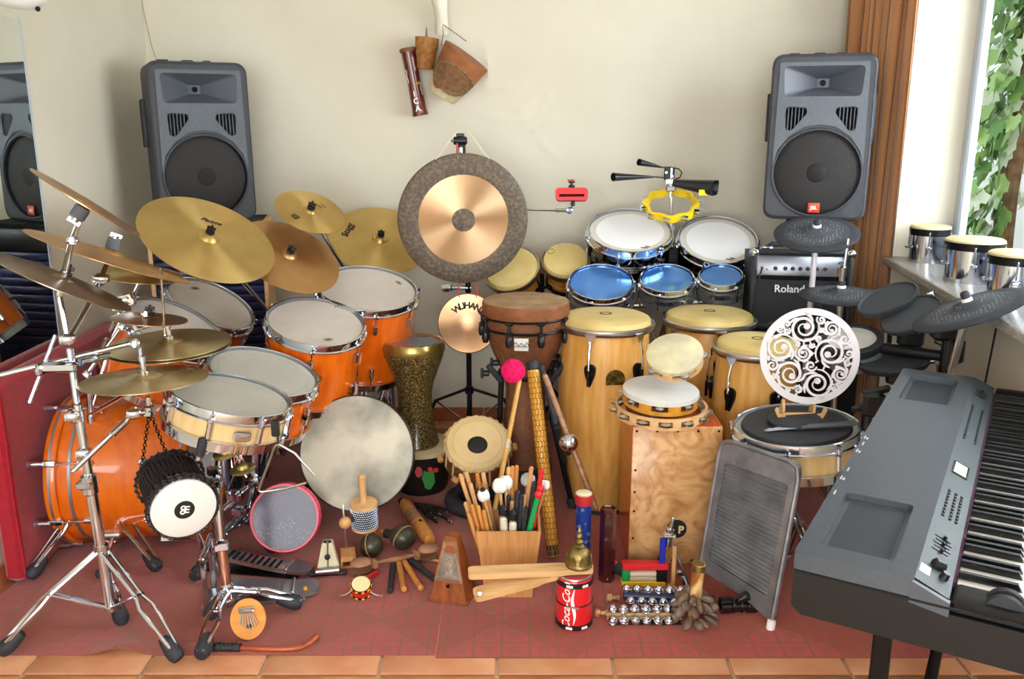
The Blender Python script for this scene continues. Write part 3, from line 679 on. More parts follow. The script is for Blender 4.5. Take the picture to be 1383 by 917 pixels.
obj('pull_rod', MB().rod(P(225, 500, 2.72), P(222, 440, 2.72), .0045, 8).rod(P(222, 440, 2.72), P(217, 362, 2.70), .0045, 8), chrome, t, world=True)
obj('boom_arm', MB().rod(P(225, 500, 2.72), P(122, 560, B0.y), .008, 10), chrome, t, world=True)
joints(t, [P(190, 436, 2.76), P(172, 405, 2.95), P(160, 410, 2.95)], (1, 0, .3), .02)
obj('boom_arm', MB().rod(P(122, 560, B0.y), P(150, 462, 2.98), .008, 10).rod(P(150, 462, 2.98), P(192, 372, 3.0), .007, 10), chrome, t, world=True)
# ---- stand C: snare stand, front
C0 = P(309, 818, 2.47); C1 = P(292, 648, 2.52); fC = lead(C0, C1)
t = thing('snare_stand', 'chrome snare stand with copper tinted tube in the front beside the small hand drum', 'stand', (C0.x, C0.y, 0))
pole(t, [C0, P(299, 735, 2.49)], [.0155], m=mat('copper_tinted_chrome', 'd7b3a0', rough=.12, metal=1)); pole(t, [P(299, 735, 2.49), C1], [.0115])
tripod(t, C0, P(305, 796, 2.47).z, max(.06, C0.z), [G(272, 898), G(408, 826), G(281, 846)], lean=fC, split=.42, r=.006, w=.017)
joints(t, [P(299, 737, 2.48), P(291, 652, 2.5), P(290, 635, 2.52)], (1, .3, 0), .017)
sb = SN[0]-SN[1]*.135
pole(t, [C1, P(296, 620, 2.53), sb], [.011, .011], 'upper_tube')
for k in range(3):
    a = 2*PI*k/3+.5; d = (frame((0, 0, 0), SN[1]) @ V(cos(a), sin(a), 0)); e_ = sb+d*(SN[2]+.012)
    L = obj('basket_arm', MB().tube([sb, e_-SN[1]*.01, e_+SN[1]*.05], .0065, 8), chrome, t, world=True)
    obj('rubber_grip', MB().rod(e_+SN[1]*.0, e_+SN[1]*.055, .012, 10), rubber, L, world=True)
# ---- stand D: tom stand behind the snare
D0 = G(335, 722)
t = thing('tom_stand', 'chrome tom stand under the small orange tom, leg in front of the pink drum', 'stand', (D0.x, D0.y, 0))
tcn = TOMS[2]; tt = tcn[0]-tcn[1]*(tcn[3]+.01)
pole(t, [D0+V(0, 0, .04), P(344, 655, D0.y)], [.014]); pole(t, [P(344, 655, D0.y), P(345, 592, D0.y), tt-V(0, 0, .02)], [.012, .01])
tripod(t, D0, P(340, 690, D0.y).z, .06, [G(370, 752), G(262, 790), G(345, 700)], metal=chrome)
joints(t, [P(343, 604, D0.y-.03), P(332, 606, D0.y-.03), P(342, 650, D0.y-.02), P(318, 670, D0.y-.1), P(325, 690, D0.y-.08)], (1, -.2, 0), .02)
obj('boom_arm', MB().rod(P(344, 650, D0.y), P(300, 690, D0.y-.1), .012, 10), chrome, t, world=True)
# support for the remaining toms and cymbals
def simple_stand(label, top, foot, feet_r=.26, parts=None, r=.0115, name='cymbal_stand', rot=.3, m=chrome, hub=.34, cat='stand'):
    top = Vector(top); foot = Vector(foot); t = thing(name, label, cat, foot)
    mid = V(foot.x, foot.y, max(.4, top.z*.62)); pole(t, [foot+V(0, 0, .05), mid], [r*1.2], m=m)
    pole(t, [mid, top], [r*.75], m=m); obj('clamp', hinge(mid, (1, .2, 0), .016), m, t, world=True)
    tripod(t, foot, hub, .08, [foot+V(cos(rot+2*PI*k/3), sin(rot+2*PI*k/3), 0)*feet_r for k in range(3)], metal=m); return t
def under(px, d): c, n, R, x = ell(*px); return c-n*d
simple_stand('chrome stand under the large gold ride', under((281, 321, 92, 51, 20, 3.12), .012), (-1.02, 3.72, 0), .2)
simple_stand('chrome stand under the brown cymbal', under((390, 345, 72, 42, 25, 3.35), .012), (-.72, 3.78, 0), .18, rot=1)
simple_stand('chrome stand under the small gold splash', under((419, 285, 48, 26, 17, 3.5), .008), (-.70, 4.05, 0), .18, rot=.6)
simple_stand('chrome stand under the pale crash beside the gong', under((514, 323, 70, 44, 6, 4.02), .012), (-.58, 4.1, 0), .18, rot=2)
for i, lab, ft_ in ((0, 'chrome post under the highest left orange tom', (-1.19, 3.55, 0)), (1, 'chrome post under the shiny clear headed tom', (-1.12, 3.25, 0)), (3, 'chrome post under the deep badge tom', (-.72, 3.42, 0))):
    c, n, R, H = TOMS[i]; simple_stand(lab, c-n*(H+.008), ft_, .15, name='tom_stand', rot=.9+i)
c, n, R, H = TOMS[4]
M4 = frame(c-n*H, n)
for k in range(3):
    a = .5+2*PI*k/3; q = M4 @ V((R+.012)*cos(a), (R+.012)*sin(a), .1)
    L = obj('leg', MB().rod(V(q.x, q.y, .02), q, .006, 10).box(q, (.03, .03, .05), bev=.006), chrome, ft, world=True)
    obj('rubber_foot', MB().sph(V(q.x, q.y, .02), .018, 10, 8), rubber, L, world=True)
# small percussion hung on the snare
for (px, py, lab) in ((305, 612, 'upper of two small brass finger cymbals hanging under the snare'), (328, 633, 'lower of two small brass finger cymbals hanging under the snare')):
    p = P(px, py, 2.40); t = thing('finger_cymbal', lab, 'cymbal', p, 'finger cymbals under the snare')
    M = frame(p, V(-.1, -.15, 1))
    obj('plate', MB().lathe([(.037, 0), (.034, .002), (.018, .004), (.014, .014), (.006, .018), (.001, .018), (.001, .016), (.012, .012), (.016, .002), (.033, -.002), (.037, -.002)], 28, M, close=True), brass, t, world=True)
    obj('cord', MB().tube([M @ V(0, 0, .016), p+V(-.01, .0, .07), P(px-8, 578, 2.44)], .0014, 5), black, t, world=True)
t = thing('triangle', 'steel triangle hanging from the right side of the snare drum', 'triangle', P(380, 640, 2.38))
q = [P(424, 641, 2.38), P(398, 612, 2.38), P(378, 600.5, 2.38), P(374, 601, 2.38), P(371, 604, 2.38), P(351, 657, 2.38), P(349.5, 662, 2.38), P(353, 664.5, 2.38), P(385, 660, 2.38), P(414, 652, 2.38)]
obj('bar', MB().tube(q, .0042, 8), mat('dull_steel', '9a9690', rough=.35, metal=1), t, world=True)
obj('holder', MB().box(P(372, 578, 2.39), (.022, .018, .05), bev=.003).tube([P(375, 590, 2.38), P(375.5, 602, 2.38)], .003, 6), black, t, world=True)
# black rope drum on a chain
hc = P(249, 688, 2.36); ax = V(.52, -.84, -.13).normalized(); L = .20; R = .094
t = thing('rope_drum', 'black corded hand drum with white head hanging on a chain', 'drum', frame(hc-ax*L, ax, (0, 0, 1)))
obj('shell', MB().lathe([(R*.86, 0), (R*.9, .02), (R*.84, L*.5), (R*.93, L-.02), (R*.95, L-.01), (R*.85, L-.012), (R*.8, 0)], 40, close=True), leather, t)
obj('head', MB().lathe([(0, L+.002), (R*.85, L+.002), (R*.97, L-.003), (R*.98, L-.02), (R*.9, L-.02), (0, L-.004)], 44), mat('white_synthetic_skin', 'e9e6e0', 'dcd8d0', scale=9, rough=.5), t)
obj('head', MB().lathe([(0, .0), (R*.95, .0), (R*.95, .02), (0, .02)], 36), leather, t)
rp = MB().cyl((R*.97, 0, L-.012), (R*.9, .012, .012), .0034, n=5).cyl((R*.97, .001, L-.012), (R*.9, -.004, .012), .0034, n=5).mesh('cord')
ring('cord', rp, leather, t, 40)
for z in (L-.012, L-.028, .014):
    pts = [V((R+.004+.003*sin(i*2.1))*cos(2*PI*i/90), (R+.004+.003*sin(i*2.1))*sin(2*PI*i/90), z+.0035*cos(i*2.1)) for i in range(90)]
    obj('braid', MB().tube(pts, .0048, 6, closed=True), leather, t)
lg = obj('logo_disc', MB().lathe([(0, L+.0032), (.0285, L+.0032), (.0285, L+.002), (0, L+.002)], 28), print_k, t)
LM = T(0, 0, L+.0034) @ RZ(-PI/2-.2)
for y_ in (-.0068, .0068): obj('emblem', MB().lathe([(.0034, 0), (.0078, 0), (.0078, .0006), (.0034, .0006)], 18, close=True), print_w, lg, LM @ T(-.0045, y_, 0))
obj('lettering', text('E', .031, .0003, 0, .02), print_w, lg, LM @ T(.0065, 0, .0003))
top = P(202, 556, 2.43)
def chain(a, b, n, r=.0055):
    a = Vector(a); b = Vector(b); m = MB(); d = (b-a)
    for i in range(n):
        p = a+d*((i+.5)/n); m.lathe([(r+.0017*cos(2*PI*k/5), .0017*sin(2*PI*k/5)) for k in range(5)], 8, frame(p, d) @ RX(PI/2) @ RY(PI/2*(i % 2)) @ Matrix.Diagonal((1, 1.5, 1, 1)) if 0 else frame(p, V(1, .2, .1) if i % 2 else V(.1, 1, .2), d) , close=True)
    return m
obj('chain', chain(top, P(190, 640, 2.50), 20), blackm, t, world=True); obj('chain', chain(top, P(238, 645, 2.38), 22), blackm, t, world=True)
# frame drum, ocean drum
c = P(482, 612, 3.1); d = (c-CAM).normalized(); s = S(c); R = 77*s
n = (V(-.08, -1, .33)).normalized(); t = thing('frame_drum', 'large round frame drum with mottled grey skin leaning on the kit', 'drum', frame(c-n*.04, n, (1, 0, 0)))
obj('frame', MB().lathe([(R-.008, 0), (R, 0), (R, .05), (R-.008, .05)], 64, close=True), mat('dark_frame_wood', '5a4632', '3e3022', scale=10, rough=.4), t)
obj('skin', MB().lathe([(0, .0515), (R-.004, .0515), (R+.001, .049), (R+.002, .03), (R, .03), (0, .048)], 64), frame_sk, t)
obj('rim_band', MB().torus((0, 0, .047), (0, 0, 1), R+.002, .0028, 64, 6), blackm, t)
c = P(385, 699, 2.9); n = V(.1, -.93, .34).normalized(); R = 46*S(c)
t = thing('ocean_drum', 'round drum with a clear window and pink rim on the rug', 'drum', frame(c-n*.06, n, (1, 0, 0)))
obj('rim', MB().lathe([(R-.005, 0), (R, 0), (R, .07), (R-.002, .074), (R-.008, .074), (R-.008, .07)], 56, close=True), pinkp, t)
obj('clear_head', MB().lathe([(0, .069), (R-.006, .069), (R-.006, .0665), (0, .0665)], 48), mat('clear_film', '6f6c7c', rough=.15, alpha=.42), t)
obj('back_head', MB().lathe([(0, .004), (R-.006, .004), (R-.006, .001), (0, .001)], 48), mat('mauve_skin', '6f5c68', '5e4f5c', scale=4, rough=.6), t)
ring('bead_edge', MB().sph((R+.001, 0, .05), .0032, 6, 4), pinkp, t, 60)
bp_ = MB()
for i in range(70): a = random.uniform(-2.6, -.6); r = R*math.sqrt(random.random())*.9; bp_.sph((r*cos(a), r*sin(a)*1, .008), .003, 6, 4)
bo = obj('beads', bp_, steel, t); bo['kind'] = 'stuff'
# pedals
def pedal(label, p0, p1, wid, m, m2, z0=.02, z1=.05):
    p0 = Vector(p0); p1 = Vector(p1); d = (p1-p0); d.z = 0; Ld = d.length; M = frame(p0, (0, 0, 1), d); t = thing('kick_pedal', label, 'pedal', M, 'kick pedals')
    obj('base_plate', MB().box((Ld*.5, 0, .006), (Ld*1.15, wid*1.25, .007), bev=.003), m2, t)
    fb = obj('footboard', MB().box((Ld*.55, 0, 0), (Ld*.8, wid, .011), T(0, 0, .055) @ RY(.14), bev=.004), m, t)
    g = MB()
    for k in range(9): g.box((Ld*.25+Ld*.07*k, 0, .007), (.008, wid*.7, .003), T(0, 0, .055) @ RY(.14))
    obj('grip_bars', g, m2, fb)
    obj('heel_plate', MB().prism(rpoly([(0, -wid/2), (.06, -wid/2), (.085, -wid*.3), (.085, wid*.3), (.06, wid/2), (0, wid/2)], .015), [], 0, .011, T(Ld*.92, 0, .012)), m, t)
    obj('hinge', MB().rod(V(Ld*.93, -wid/2, .026), V(Ld*.93, wid/2, .026), .007, 10), chrome, t)
    fr = MB().box((0, -wid*.75, .1), (.018, .014, .19), bev=.004).box((0, wid*.75, .1), (.018, .014, .19), bev=.004).rod(V(0, -wid*.95, .185), V(0, wid*.95, .185), .009, 12)
    obj('frame', fr, chrome, t)
    b = obj('beater', MB().rod(V(0, 0, .185), V(-.06, 0, .36), .0045, 8), chrome, t); obj('beater_head', MB().rod(V(-.09, 0, .355), V(-.045, 0, .375), .02, 12), felt, b)
    obj('chain', MB().tube([V(.01, 0, .19), V(.02, 0, .15), V(.03, 0, .085)], .006, 6), chrome, t)
    return t
pedal('dark ribbed kick pedal, the farther of the two', G(285, 765)+V(0, 0, .004), G(400, 775)+V(0, 0, .004), .075, steel, blackm)
pd = pedal('silver kick pedal with an orange screw, the nearer of the two', G(285, 812)+V(0, 0, .004), G(405, 802)+V(0, 0, .004), .095, satin, satin)
obj('orange_screw', MB().sph((.30, -.03, .03), .008, 10, 6), mat('amber_knob', 'e09a2a', rough=.3), pd)

# ================================================================== loudspeakers
def speaker(label, loc, yaw, tilt, badge=True, hh_=.67):
    M = face(loc, yaw, tilt); t = thing('loudspeaker', label, 'speaker', M, 'pair of stage loudspeakers'); w, h = .408, hh_; kx = w/.44
    out = rpoly([(-w/2, 0), (w/2, 0), (w/2, h), (-w/2, h)], .05, 6)
    hole = lambda s, dy=0: [(x*s, h/2+(y-h/2)*s+dy) for x, y in out]
    m = MB(); lo = [(hole(.93), -.03), (hole(.985), -.012), (out, -.035), (hole(.99), -.18), (hole(.8), -.34), (hole(.62), -.36)]
    lo = [(hole(.955), 0), (hole(.985), -.006), (out, -.03), (hole(.99), -.18), (hole(.8), -.34), (hole(.62), -.36)]
    rows = [[(x, y, z) for x, y in q] for q, z in lo]; n = len(out); vs = [p for r in rows for p in r]
    fs = [(k*n+i, (k+1)*n+i, (k+1)*n+(i+1) % n, k*n+(i+1) % n) for k in range(len(rows)-1) for i in range(n)]
    fs.append(tuple((len(rows)-1)*n+i for i in range(n)))
    m.add(vs, [f[::-1] for f in fs]); m.add([(x, y, -.115) for x, y in hole(.955)], [tuple(range(n))])
    q = hole(.955); m.add([(x, y, 0) for x, y in q]+[(x, y, -.115) for x, y in q], [(i, (i+1) % n, n+(i+1) % n, n+i) for i in range(n)])
    obj('cabinet', m, spk, t, sharp=30)
    horn = rpoly([(-.16*kx, .50), (.16*kx, .50), (.168*kx, .62), (-.168*kx, .62)], .02)
    pl = rpoly([(-.150*kx, .46), (-.06, .455), (-.055, .435), (-.12*kx, .365), (-.145*kx, .37)], .02); pr = [(-x, y) for x, y in pl][::-1]
    wo = circ(.176, 48, 0, .195)
    obj('baffle', MB().prism(hole(.955), [horn, pl, pr, wo], -.03, -.002), spk, t)
    pan = rpoly([(-.178, .22), (-.176, .22), (-.162, .285), (-.12, .342), (-.06, .381), (0, .39), (.06, .381), (.12, .342), (.162, .285), (.176, .22), (.178, .22), (.172, .635), (-.172, .635)], .006)
    sc = lambda pts, k: [(sum(a for a, b in pts)/len(pts)+(x-sum(a for a, b in pts)/len(pts))*k, sum(b for a, b in pts)/len(pts)+(y-sum(b for a, b in pts)/len(pts))*k) for x, y in pts]
    obj('front_panel', MB().prism(pan, [sc(horn, 1.0), sc(pl, 1.06), sc(pr, 1.06)], -.004, .003), spk_l, t)
    small = [(x*.16, .56+(y-.56)*.3) for x, y in horn]; k = len(horn); m1 = [(x*.55, .56+(y-.56)*.62) for x, y in horn]
    obj('horn', MB().add([(x, y, .002) for x, y in horn]+[(x, y, -.05) for x, y in m1]+[(x, y, -.11) for x, y in small], [(i, (i+1) % k, k+(i+1) % k, k+i) for i in range(k)]+[(k+i, k+(i+1) % k, 2*k+(i+1) % k, 2*k+i) for i in range(k)]+[tuple(2*k+i for i in range(k))]), spk_h, t)
    obj('horn_throat', MB().sph((0, .56, -.10), .012, 10, 6), dark, t)
    for sg, pp in ((1, pl), (-1, pr)):
        o = obj('port', MB().prism(pp, [], -.06, -.05), dark, t)
        for i in range(6): obj('fin', MB().box((-sg*(.072+.014*i), .425-.004*i, -.025), (.004, .1-.013*abs(i-4 if i > 3 else 0), .045), bev=.001), spk_h, o)
    gr = obj('woofer_grille', MB().lathe([(0, -.002), (.08, -.003), (.15, -.008), (.170, -.016), (.172, -.028), (0, -.028)], 56, T(0, .195, 0)), spk_k, t)
    obj('woofer_cone', MB().lathe([(0, .0005), (.034, .0005), (.04, -.003)], 28, T(0, .195, 0)), mat('dark_cone_cap', '141314', rough=.7), t)  # near-black round cap over the middle of the grille
    obj('woofer_ring', MB().torus((0, .195, -.002), (0, 0, 1), .176, .006, 56, 6), spk, t)
    if badge:
        b = obj('badge', MB().box((0, .052, .002), (.046, .04, .006), bev=.002), mat('orange_red_badge', 'd8452c', rough=.4), t)
        obj('lettering', text('JBL', .021, .0004, 0, .02), print_w, b, T(0, .052, .0055))
    for x in (-.12, -.02, .06): obj('rubber_pad', MB().box((x, h+.004, -.12), (.045 if x < 0 else .03, .012, .05), bev=.004), rubber, t)
    obj('side_handle', MB().box((-w/2-.004, .42, -.15), (.02, .2, .07), bev=.008).box((w/2+.004, .42, -.15), (.02, .2, .07), bev=.008), rubber, t)
    return t
ls = P(283, 297, 3.72); speaker('black loudspeaker on the left, half covered by the gold ride', (-1.305, 3.86, 1.07), rad(30), rad(1))
speaker('black loudspeaker on the right with its orange red badge showing, beside the curtain', (1.255, 3.72, 1.095), rad(-17), rad(2))
t = thing('speaker_stand', 'black pole stand hidden behind the small amplifier', 'stand', (1.31, 4.03, 0))
obj('pole', MB().cyl((1.31, 4.03, .02), (1.31, 4.03, 1.09), .018), blackm, t, world=True)
obj('top_plate', MB().cyl((1.31, 4.03, 1.055), (1.31, 4.03, 1.085), .07), blackm, t, world=True)
for k in range(3): 
    a = .6+k*2*PI/3; obj('leg', MB().rod(V(1.31, 4.03, .2), V(1.31+.09*cos(a), 4.03+.09*sin(a), .015), .011), blackm, t, world=True)
# blue slatted cabinet under the left speaker
M = face((-1.31, 3.80, 0), rad(10)); t = thing('shelf_cabinet', 'dark cabinet with navy slatted front and pale wood sides under the left loudspeaker', 'cabinet', M)
for x in (-.235, .235): obj('side_panel', MB().box((x, .535, -.18), (.018, 1.07, .36), bev=.002), beech, t)
obj('top_panel', MB().box((0, 1.06, -.18), (.45, .02, .36), bev=.002), felt, t); obj('back_panel', MB().box((0, .53, -.35), (.45, 1.04, .01)), felt, t)
obj('header', MB().box((0, 1.0, -.012), (.45, .1, .02), bev=.004), black, t)
sl = MB().box((0, 0, 0), (.448, .034, .014), bev=.005).mesh('slat')
for k in range(25): obj('slat', sl, navy, t, T(0, .03+.0375*k, -.012))
# amplifier
M = face((1.19, 3.58, .655), rad(-7), rad(8)); t = thing('guitar_amplifier', 'small black guitar amplifier with silver knob panel below the right loudspeaker', 'amplifier', M)
w, h, d = .41, .335, .22
m = MB().box((0, .012, -d/2), (w, .024, d), bev=.006).box((0, h-.012, -d/2), (w, .024, d), bev=.008)
for s in (-1, 1): m.box((s*(w/2-.011), h/2, -d/2), (.022, h, d), bev=.006)
m.box((0, h/2, -d+.01), (w, h, .02)); obj('cabinet', m, mat('black_tolex', '24282c', '1d2024', scale=90, rough=.55, bump=.3, bscale=300), t)
pn = obj('control_panel', MB().box((0, h-.068, -.028), (w-.044, .085, .02), M=RX(-.12) if 0 else None, bev=.003), satin, t)
for i, x in enumerate((-.085, -.045, -.015, .015, .045, .08, .115)): obj('knob', MB().lathe([(0, .012), (.007, .012), (.009, 0), (0, 0)], 14, T(x-.02, h-.08, -.018)), black, pn)
obj('jack', MB().lathe([(0, .014), (.005, .014), (.007, 0), (0, 0)], 12, T(-.16, h-.075, -.018)), chrome, pn); obj('jack', MB().lathe([(0, .006), (.004, .006), (.004, 0), (0, 0)], 10, T(-.14, h-.085, -.018)), brass, pn)
obj('power_switch', MB().box((.155, h-.085, -.016), (.022, .022, .008), bev=.002), mat('dark_red_switch', '7a1420', rough=.3), pn); obj('lettering', text('405', .018, .0004, .2, .02), print_k, pn, T(.155, h-.055, -.0178))
obj('grille_cloth', MB().box((0, .115, -.03), (w-.044, .185, .02)), mat('black_grille_cloth', '17181a', '232427', scale=200, rough=.8, bump=.3, bscale=400), t)
obj('lettering', text('Roland', .044, .002, 0, .012), mat('silver_letters', 'd5d6d8', rough=.3, metal=.3), t, T(-.045, .17, -.017))
for x in (-1, 1): 
    for y in (.015, h-.015): obj('corner_cap', MB().sph((x*(w/2-.012), y, -.012), .022, 10, 8), chrome, t)
obj('handle', MB().tube([(-.13, h+.004, -.11), (-.11, h+.02, -.11), (.11, h+.02, -.11), (.13, h+.004, -.11)], .011, 8), rubber, t)
for x in (-.13, .13): obj('handle_cap', MB().box((x, h+.004, -.11), (.045, .012, .03), bev=.005), chrome, t)
obj('cable', MB().tube([(-.16, h-.075, 0), (-.17, h-.1, .02), (-.19, h-.16, .025), (-.2, .05, .02), (-.21, -.08, .0)], .004, 6), black, t)
M = face((1.19, 3.575, 0), rad(-7)); t = thing('equipment_case', 'black case under the small guitar amplifier', 'case', M)
obj('body', MB().box((0, .31, -.17), (.5, .62, .34), bev=.01), felt, t); obj('lid', MB().box((0, .635, -.17), (.51, .03, .35), bev=.008), black, t)
for x in (-.15, .15): obj('latch', MB().box((x, .61, .006), (.03, .05, .01), bev=.003), steel, t)

# ================================================================== gong and centre stands
gp = P(626, 297, 3.78); gs = S(gp); R = 88*gs
t = thing('gong', 'large bronze gong with dark rim hanging in the centre', 'gong', frame(gp, V(.13, -1, -.075), (1, 0, 0)))
obj('rim', MB().lathe([(R*.69, .002), (R*.72, .004), (R*.97, .002), (R, -.004), (R*1.005, -.02), (R*.99, -.02), (R*.97, -.004), (R*.69, -.001)], 96, close=True), gong_rim, t)
obj('face', MB().lathe([(R*.17, .0046), (R*.45, .0038), (R*.70, .0018), (R*.70, -.0012), (R*.17, .001)], 96, close=True), gong_c, t)
obj('centre_boss', MB().lathe([(0, .0062), (R*.17, .0052), (R*.185, .0042), (R*.185, .002), (0, .003)], 48), gong_rim, t)
cl = mat('white_cord', 'd8d2bd', rough=.8)
for s in (-1, 1): obj('cord', MB().tube([(s*R*.40, R*.92, .0), (s*R*.07, R*1.36, -.0), (s*R*.06, R*1.36, -.02), (s*R*.37, R*.93, -.02)], .0022, 5), cl, t)
# gong stand
F0 = V(-.185, 3.98, 0); F0.x = P(634, 540, 3.98).x
top = P(622, 190, 3.93)
t = thing('gong_stand', 'black and chrome pole stand behind the gong with flat braced legs', 'stand', F0)
pole(t, [F0+V(0, 0, .05), V(F0.x, F0.y, .80)], [.0125], m=blackm); pole(t, [V(F0.x, F0.y, .80), V(top.x+.01, 3.95, top.z)], [.0095], m=blackm)
obj('clamp', MB().rod(top+V(-.03, -.02, 0), top+V(.03, -.02, 0), .018, 14).rod(top-V(0, 0, .08), top+V(0, 0, .015), .016, 14).box(top+V(0, -.01, .024), (.035, .012, .014), bev=.003), black, t, world=True)
obj('screw', MB().rod(top+V(-.04, -.03, 0), top+V(.01, -.03, 0), .006, 8).rod(top+V(0, -.01, -.055), top+V(0, -.01, -.025), .011, 10), chrome, t, world=True)
obj('red_cord', MB().tube([top+V(-.012, -.035, -.01), top+V(-.014, -.035, -.09)], .004, 6), red, t, world=True)
for (px, py, rr) in ((585, 541, 1), (684, 539, 1), (632, 566, 1)):
    e = P(px, py, 3.98 if px != 632 else 3.78); h = V(F0.x, F0.y, P(634, 524, 3.98).z); f = h+(e-h)*1.5; f.z = .012
    e2 = h.lerp(f, .62); e2.z = e.z
    obj('leg', MB().tube([h, e2, f], .0075, 8), blackm, t, world=True); obj('brace', MB().tube([V(F0.x, F0.y, .1), e2], .0045, 6), chrome, t, world=True)
obj('collar', MB().rod(V(F0.x, F0.y, h.z-.03), V(F0.x, F0.y, h.z+.01), .02, 14), blackm, t, world=True)
ar = P(768, 284, 3.9)
obj('side_arm', MB().rod(P(640, 282, 3.95), ar-V(.06, 0, 0), .0045, 8).rod(ar-V(.06, 0, 0), ar, .008, 8), steel, t, world=True)
obj('clamp', hinge(ar, (.3, -1, 0), .015).rod(ar+V(.005, 0, 0), ar+V(.01, 0, .03), .009, 8), chrome, t, world=True)
obj('clamp', hinge(P(604, 389, 3.94), (1, -.3, .2), .018).rod(P(604, 389, 3.94), P(636, 389, 3.98), .007), chrome, t, world=True)
# small gong
p = P(632, 437, 3.84); R = 41*S(p)
t = thing('small_gong', 'small pale bronze hand gong with black lettering under the large gong', 'gong', frame(p, V(0, -1, .1), (1, 0, 0)))
obj('plate', MB().lathe([(0, .0095), (R*.3, .009), (R*.36, .006), (R*.97, .002), (R, -.004), (R, -.012), (R*.985, -.012), (R*.96, 0), (R*.3, .006), (0, .0065)], 64), mat('polished_gong_bronze', 'c49e7a', 'b08862', scale=5, rough=.35, metal=1, aniso=.5, rings=300), t)
for i, ch in enumerate('WUHAN'):
    a = (2-i)*.30; obj('lettering', text(ch, .04, .0004, 0, .04), print_k, t, RZ(a+.03) @ T(0, R*.60, .0065))
for s in (-1, 1): obj('red_cord', MB().tube([(s*R*.28, R*.86, .003), (s*R*.30, R*1.2, .0), (s*R*.2, R*1.5, -.03)], .0022, 5), red, t)
# red jam block
p = P(772, 263, 3.9); t = thing('jam_block', 'red plastic jam block on the arm right of the gong', 'block', frame(p, V(-.05, -1, .2), (1, 0, 0)))
prof = rpoly([(-.07, -.018), (-.06, -.027), (.06, -.027), (.07, -.018), (.07, .018), (.06, .027), (-.06, .027), (-.07, .018)], .006)
obj('body', MB().prism(prof, [rrect(.11, .012, .005, cy=-.006)], -.03, .03), red, t)
obj('slot_back', MB().box((0, 0, -.031), (.12, .03, .002)), mat('deep_red', '5c0f12', rough=.6), t)
obj('wing_screw', MB().rod(V(0, .025, 0), V(0, .052, 0), .007).box((0, .055, 0), (.03, .008, .006), bev=.002).box((0, .035, 0), (.028, .01, .02), bev=.003), black, t); obj('red_tab', MB().box((-.004, .063, 0), (.03, .005, .012), bev=.002), red, t)
obj('mount', MB().rod(V(.006, -.027, 0), V(.006, -.05, 0), .009), black, t)
# bongos on a stand
def bongo(label, e, H, small):
    c, n, R, x = e; t = thing('bongo_drum', label, 'drum', frame(c-n*H, n, x), 'pair of wooden bongos')
    obj('shell', MB().lathe([(R*.72, 0), (R*.78, H*.3), (R*.84, H*.6), (R*.9, H-.02), (R*.84, H-.02), (R*.7, 0)], 48, close=True), bongo_w, t)
    obj('shell_ring', MB().torus((0, 0, H*.3), (0, 0, 1), R*.785, .003, 48, 6), bongo_w, t)
    obj('head', MB().lathe([(0, H+.006), (R*.7, H+.005), (R*.86, H+.001), (R*.9, H-.012), (R*.9, H-.03), (R*.86, H-.03), (0, H-.005)], 48), head_y, t)
    obj('hoop', MB().lathe([(R*.92, H-.012), (R*.98, H-.008), (R, H-.018), (R*.99, H-.034), (R*.93, H-.036), (R*.91, H-.02)], 48, close=True), steel, t)
    obj('bottom_ring', MB().lathe([(R*.72, -.004), (R*.8, -.004), (R*.8, .016), (R*.72, .016)], 40, close=True), blackm, t)
    ring('tension_rod', MB().tube([(R*.98, 0, H-.02), (R*.97, 0, H*.5), (R*.86, 0, .02)], .004, 6).box((R*.84, 0, .03), (.024, .022, .02), bev=.004), blackm, t, 4, .75)
    if not small: obj('badge', MB().prism([(x, y) for x, y in circ(.02, 14, a0=0, a1=PI)]+[(-.02, -.008), (.02, -.008)], [], 0, .003, RZ(-PI/2+.12) @ T(R*.835, 0, H*.42) @ RY(PI/2) @ RZ(PI/2)), black, t)
    else: obj('print', MB().lathe([(.014, H+.0063), (.016, H+.0063), (.016, H+.0055), (.014, H+.0055)], 20, T(-R*.6, R*.35, -.0002), close=True), print_g, t)
    return c-n*H
b1 = bongo('larger wooden bongo partly hidden by the gong', ell(690, 361, 40, 29, -22, 4.0), .155, False)
b2 = bongo('smaller wooden bongo between gong and rototoms', ell(764, 350, 34, 25, 2, 4.0), .15, True)
mid = (b1+b2)/2; t = thing('bongo_stand', 'black stand under the wooden bongos', 'stand', (mid.x, mid.y+.04, 0))
obj('wooden_bridge', MB().box(mid+V(.01, .07, .08), (.11, .05, .075), bev=.006), bongo_w, t, world=True)
obj('pole', MB().rod(V(mid.x, mid.y+.04, .06), mid+V(0, .04, .045), .012), blackm, t, world=True); obj('cradle', MB().tube([b1+V(0, 0, -.008), mid+V(0, .03, -.02), b2+V(0, 0, -.008)], .008, 8), blackm, t, world=True)
tripod(t, V(mid.x, mid.y+.04, 0), .3, .08, [V(mid.x+.2*cos(a), mid.y+.04+.18*sin(a), 0) for a in (.5, 2.6, 4.7)], metal=blackm)
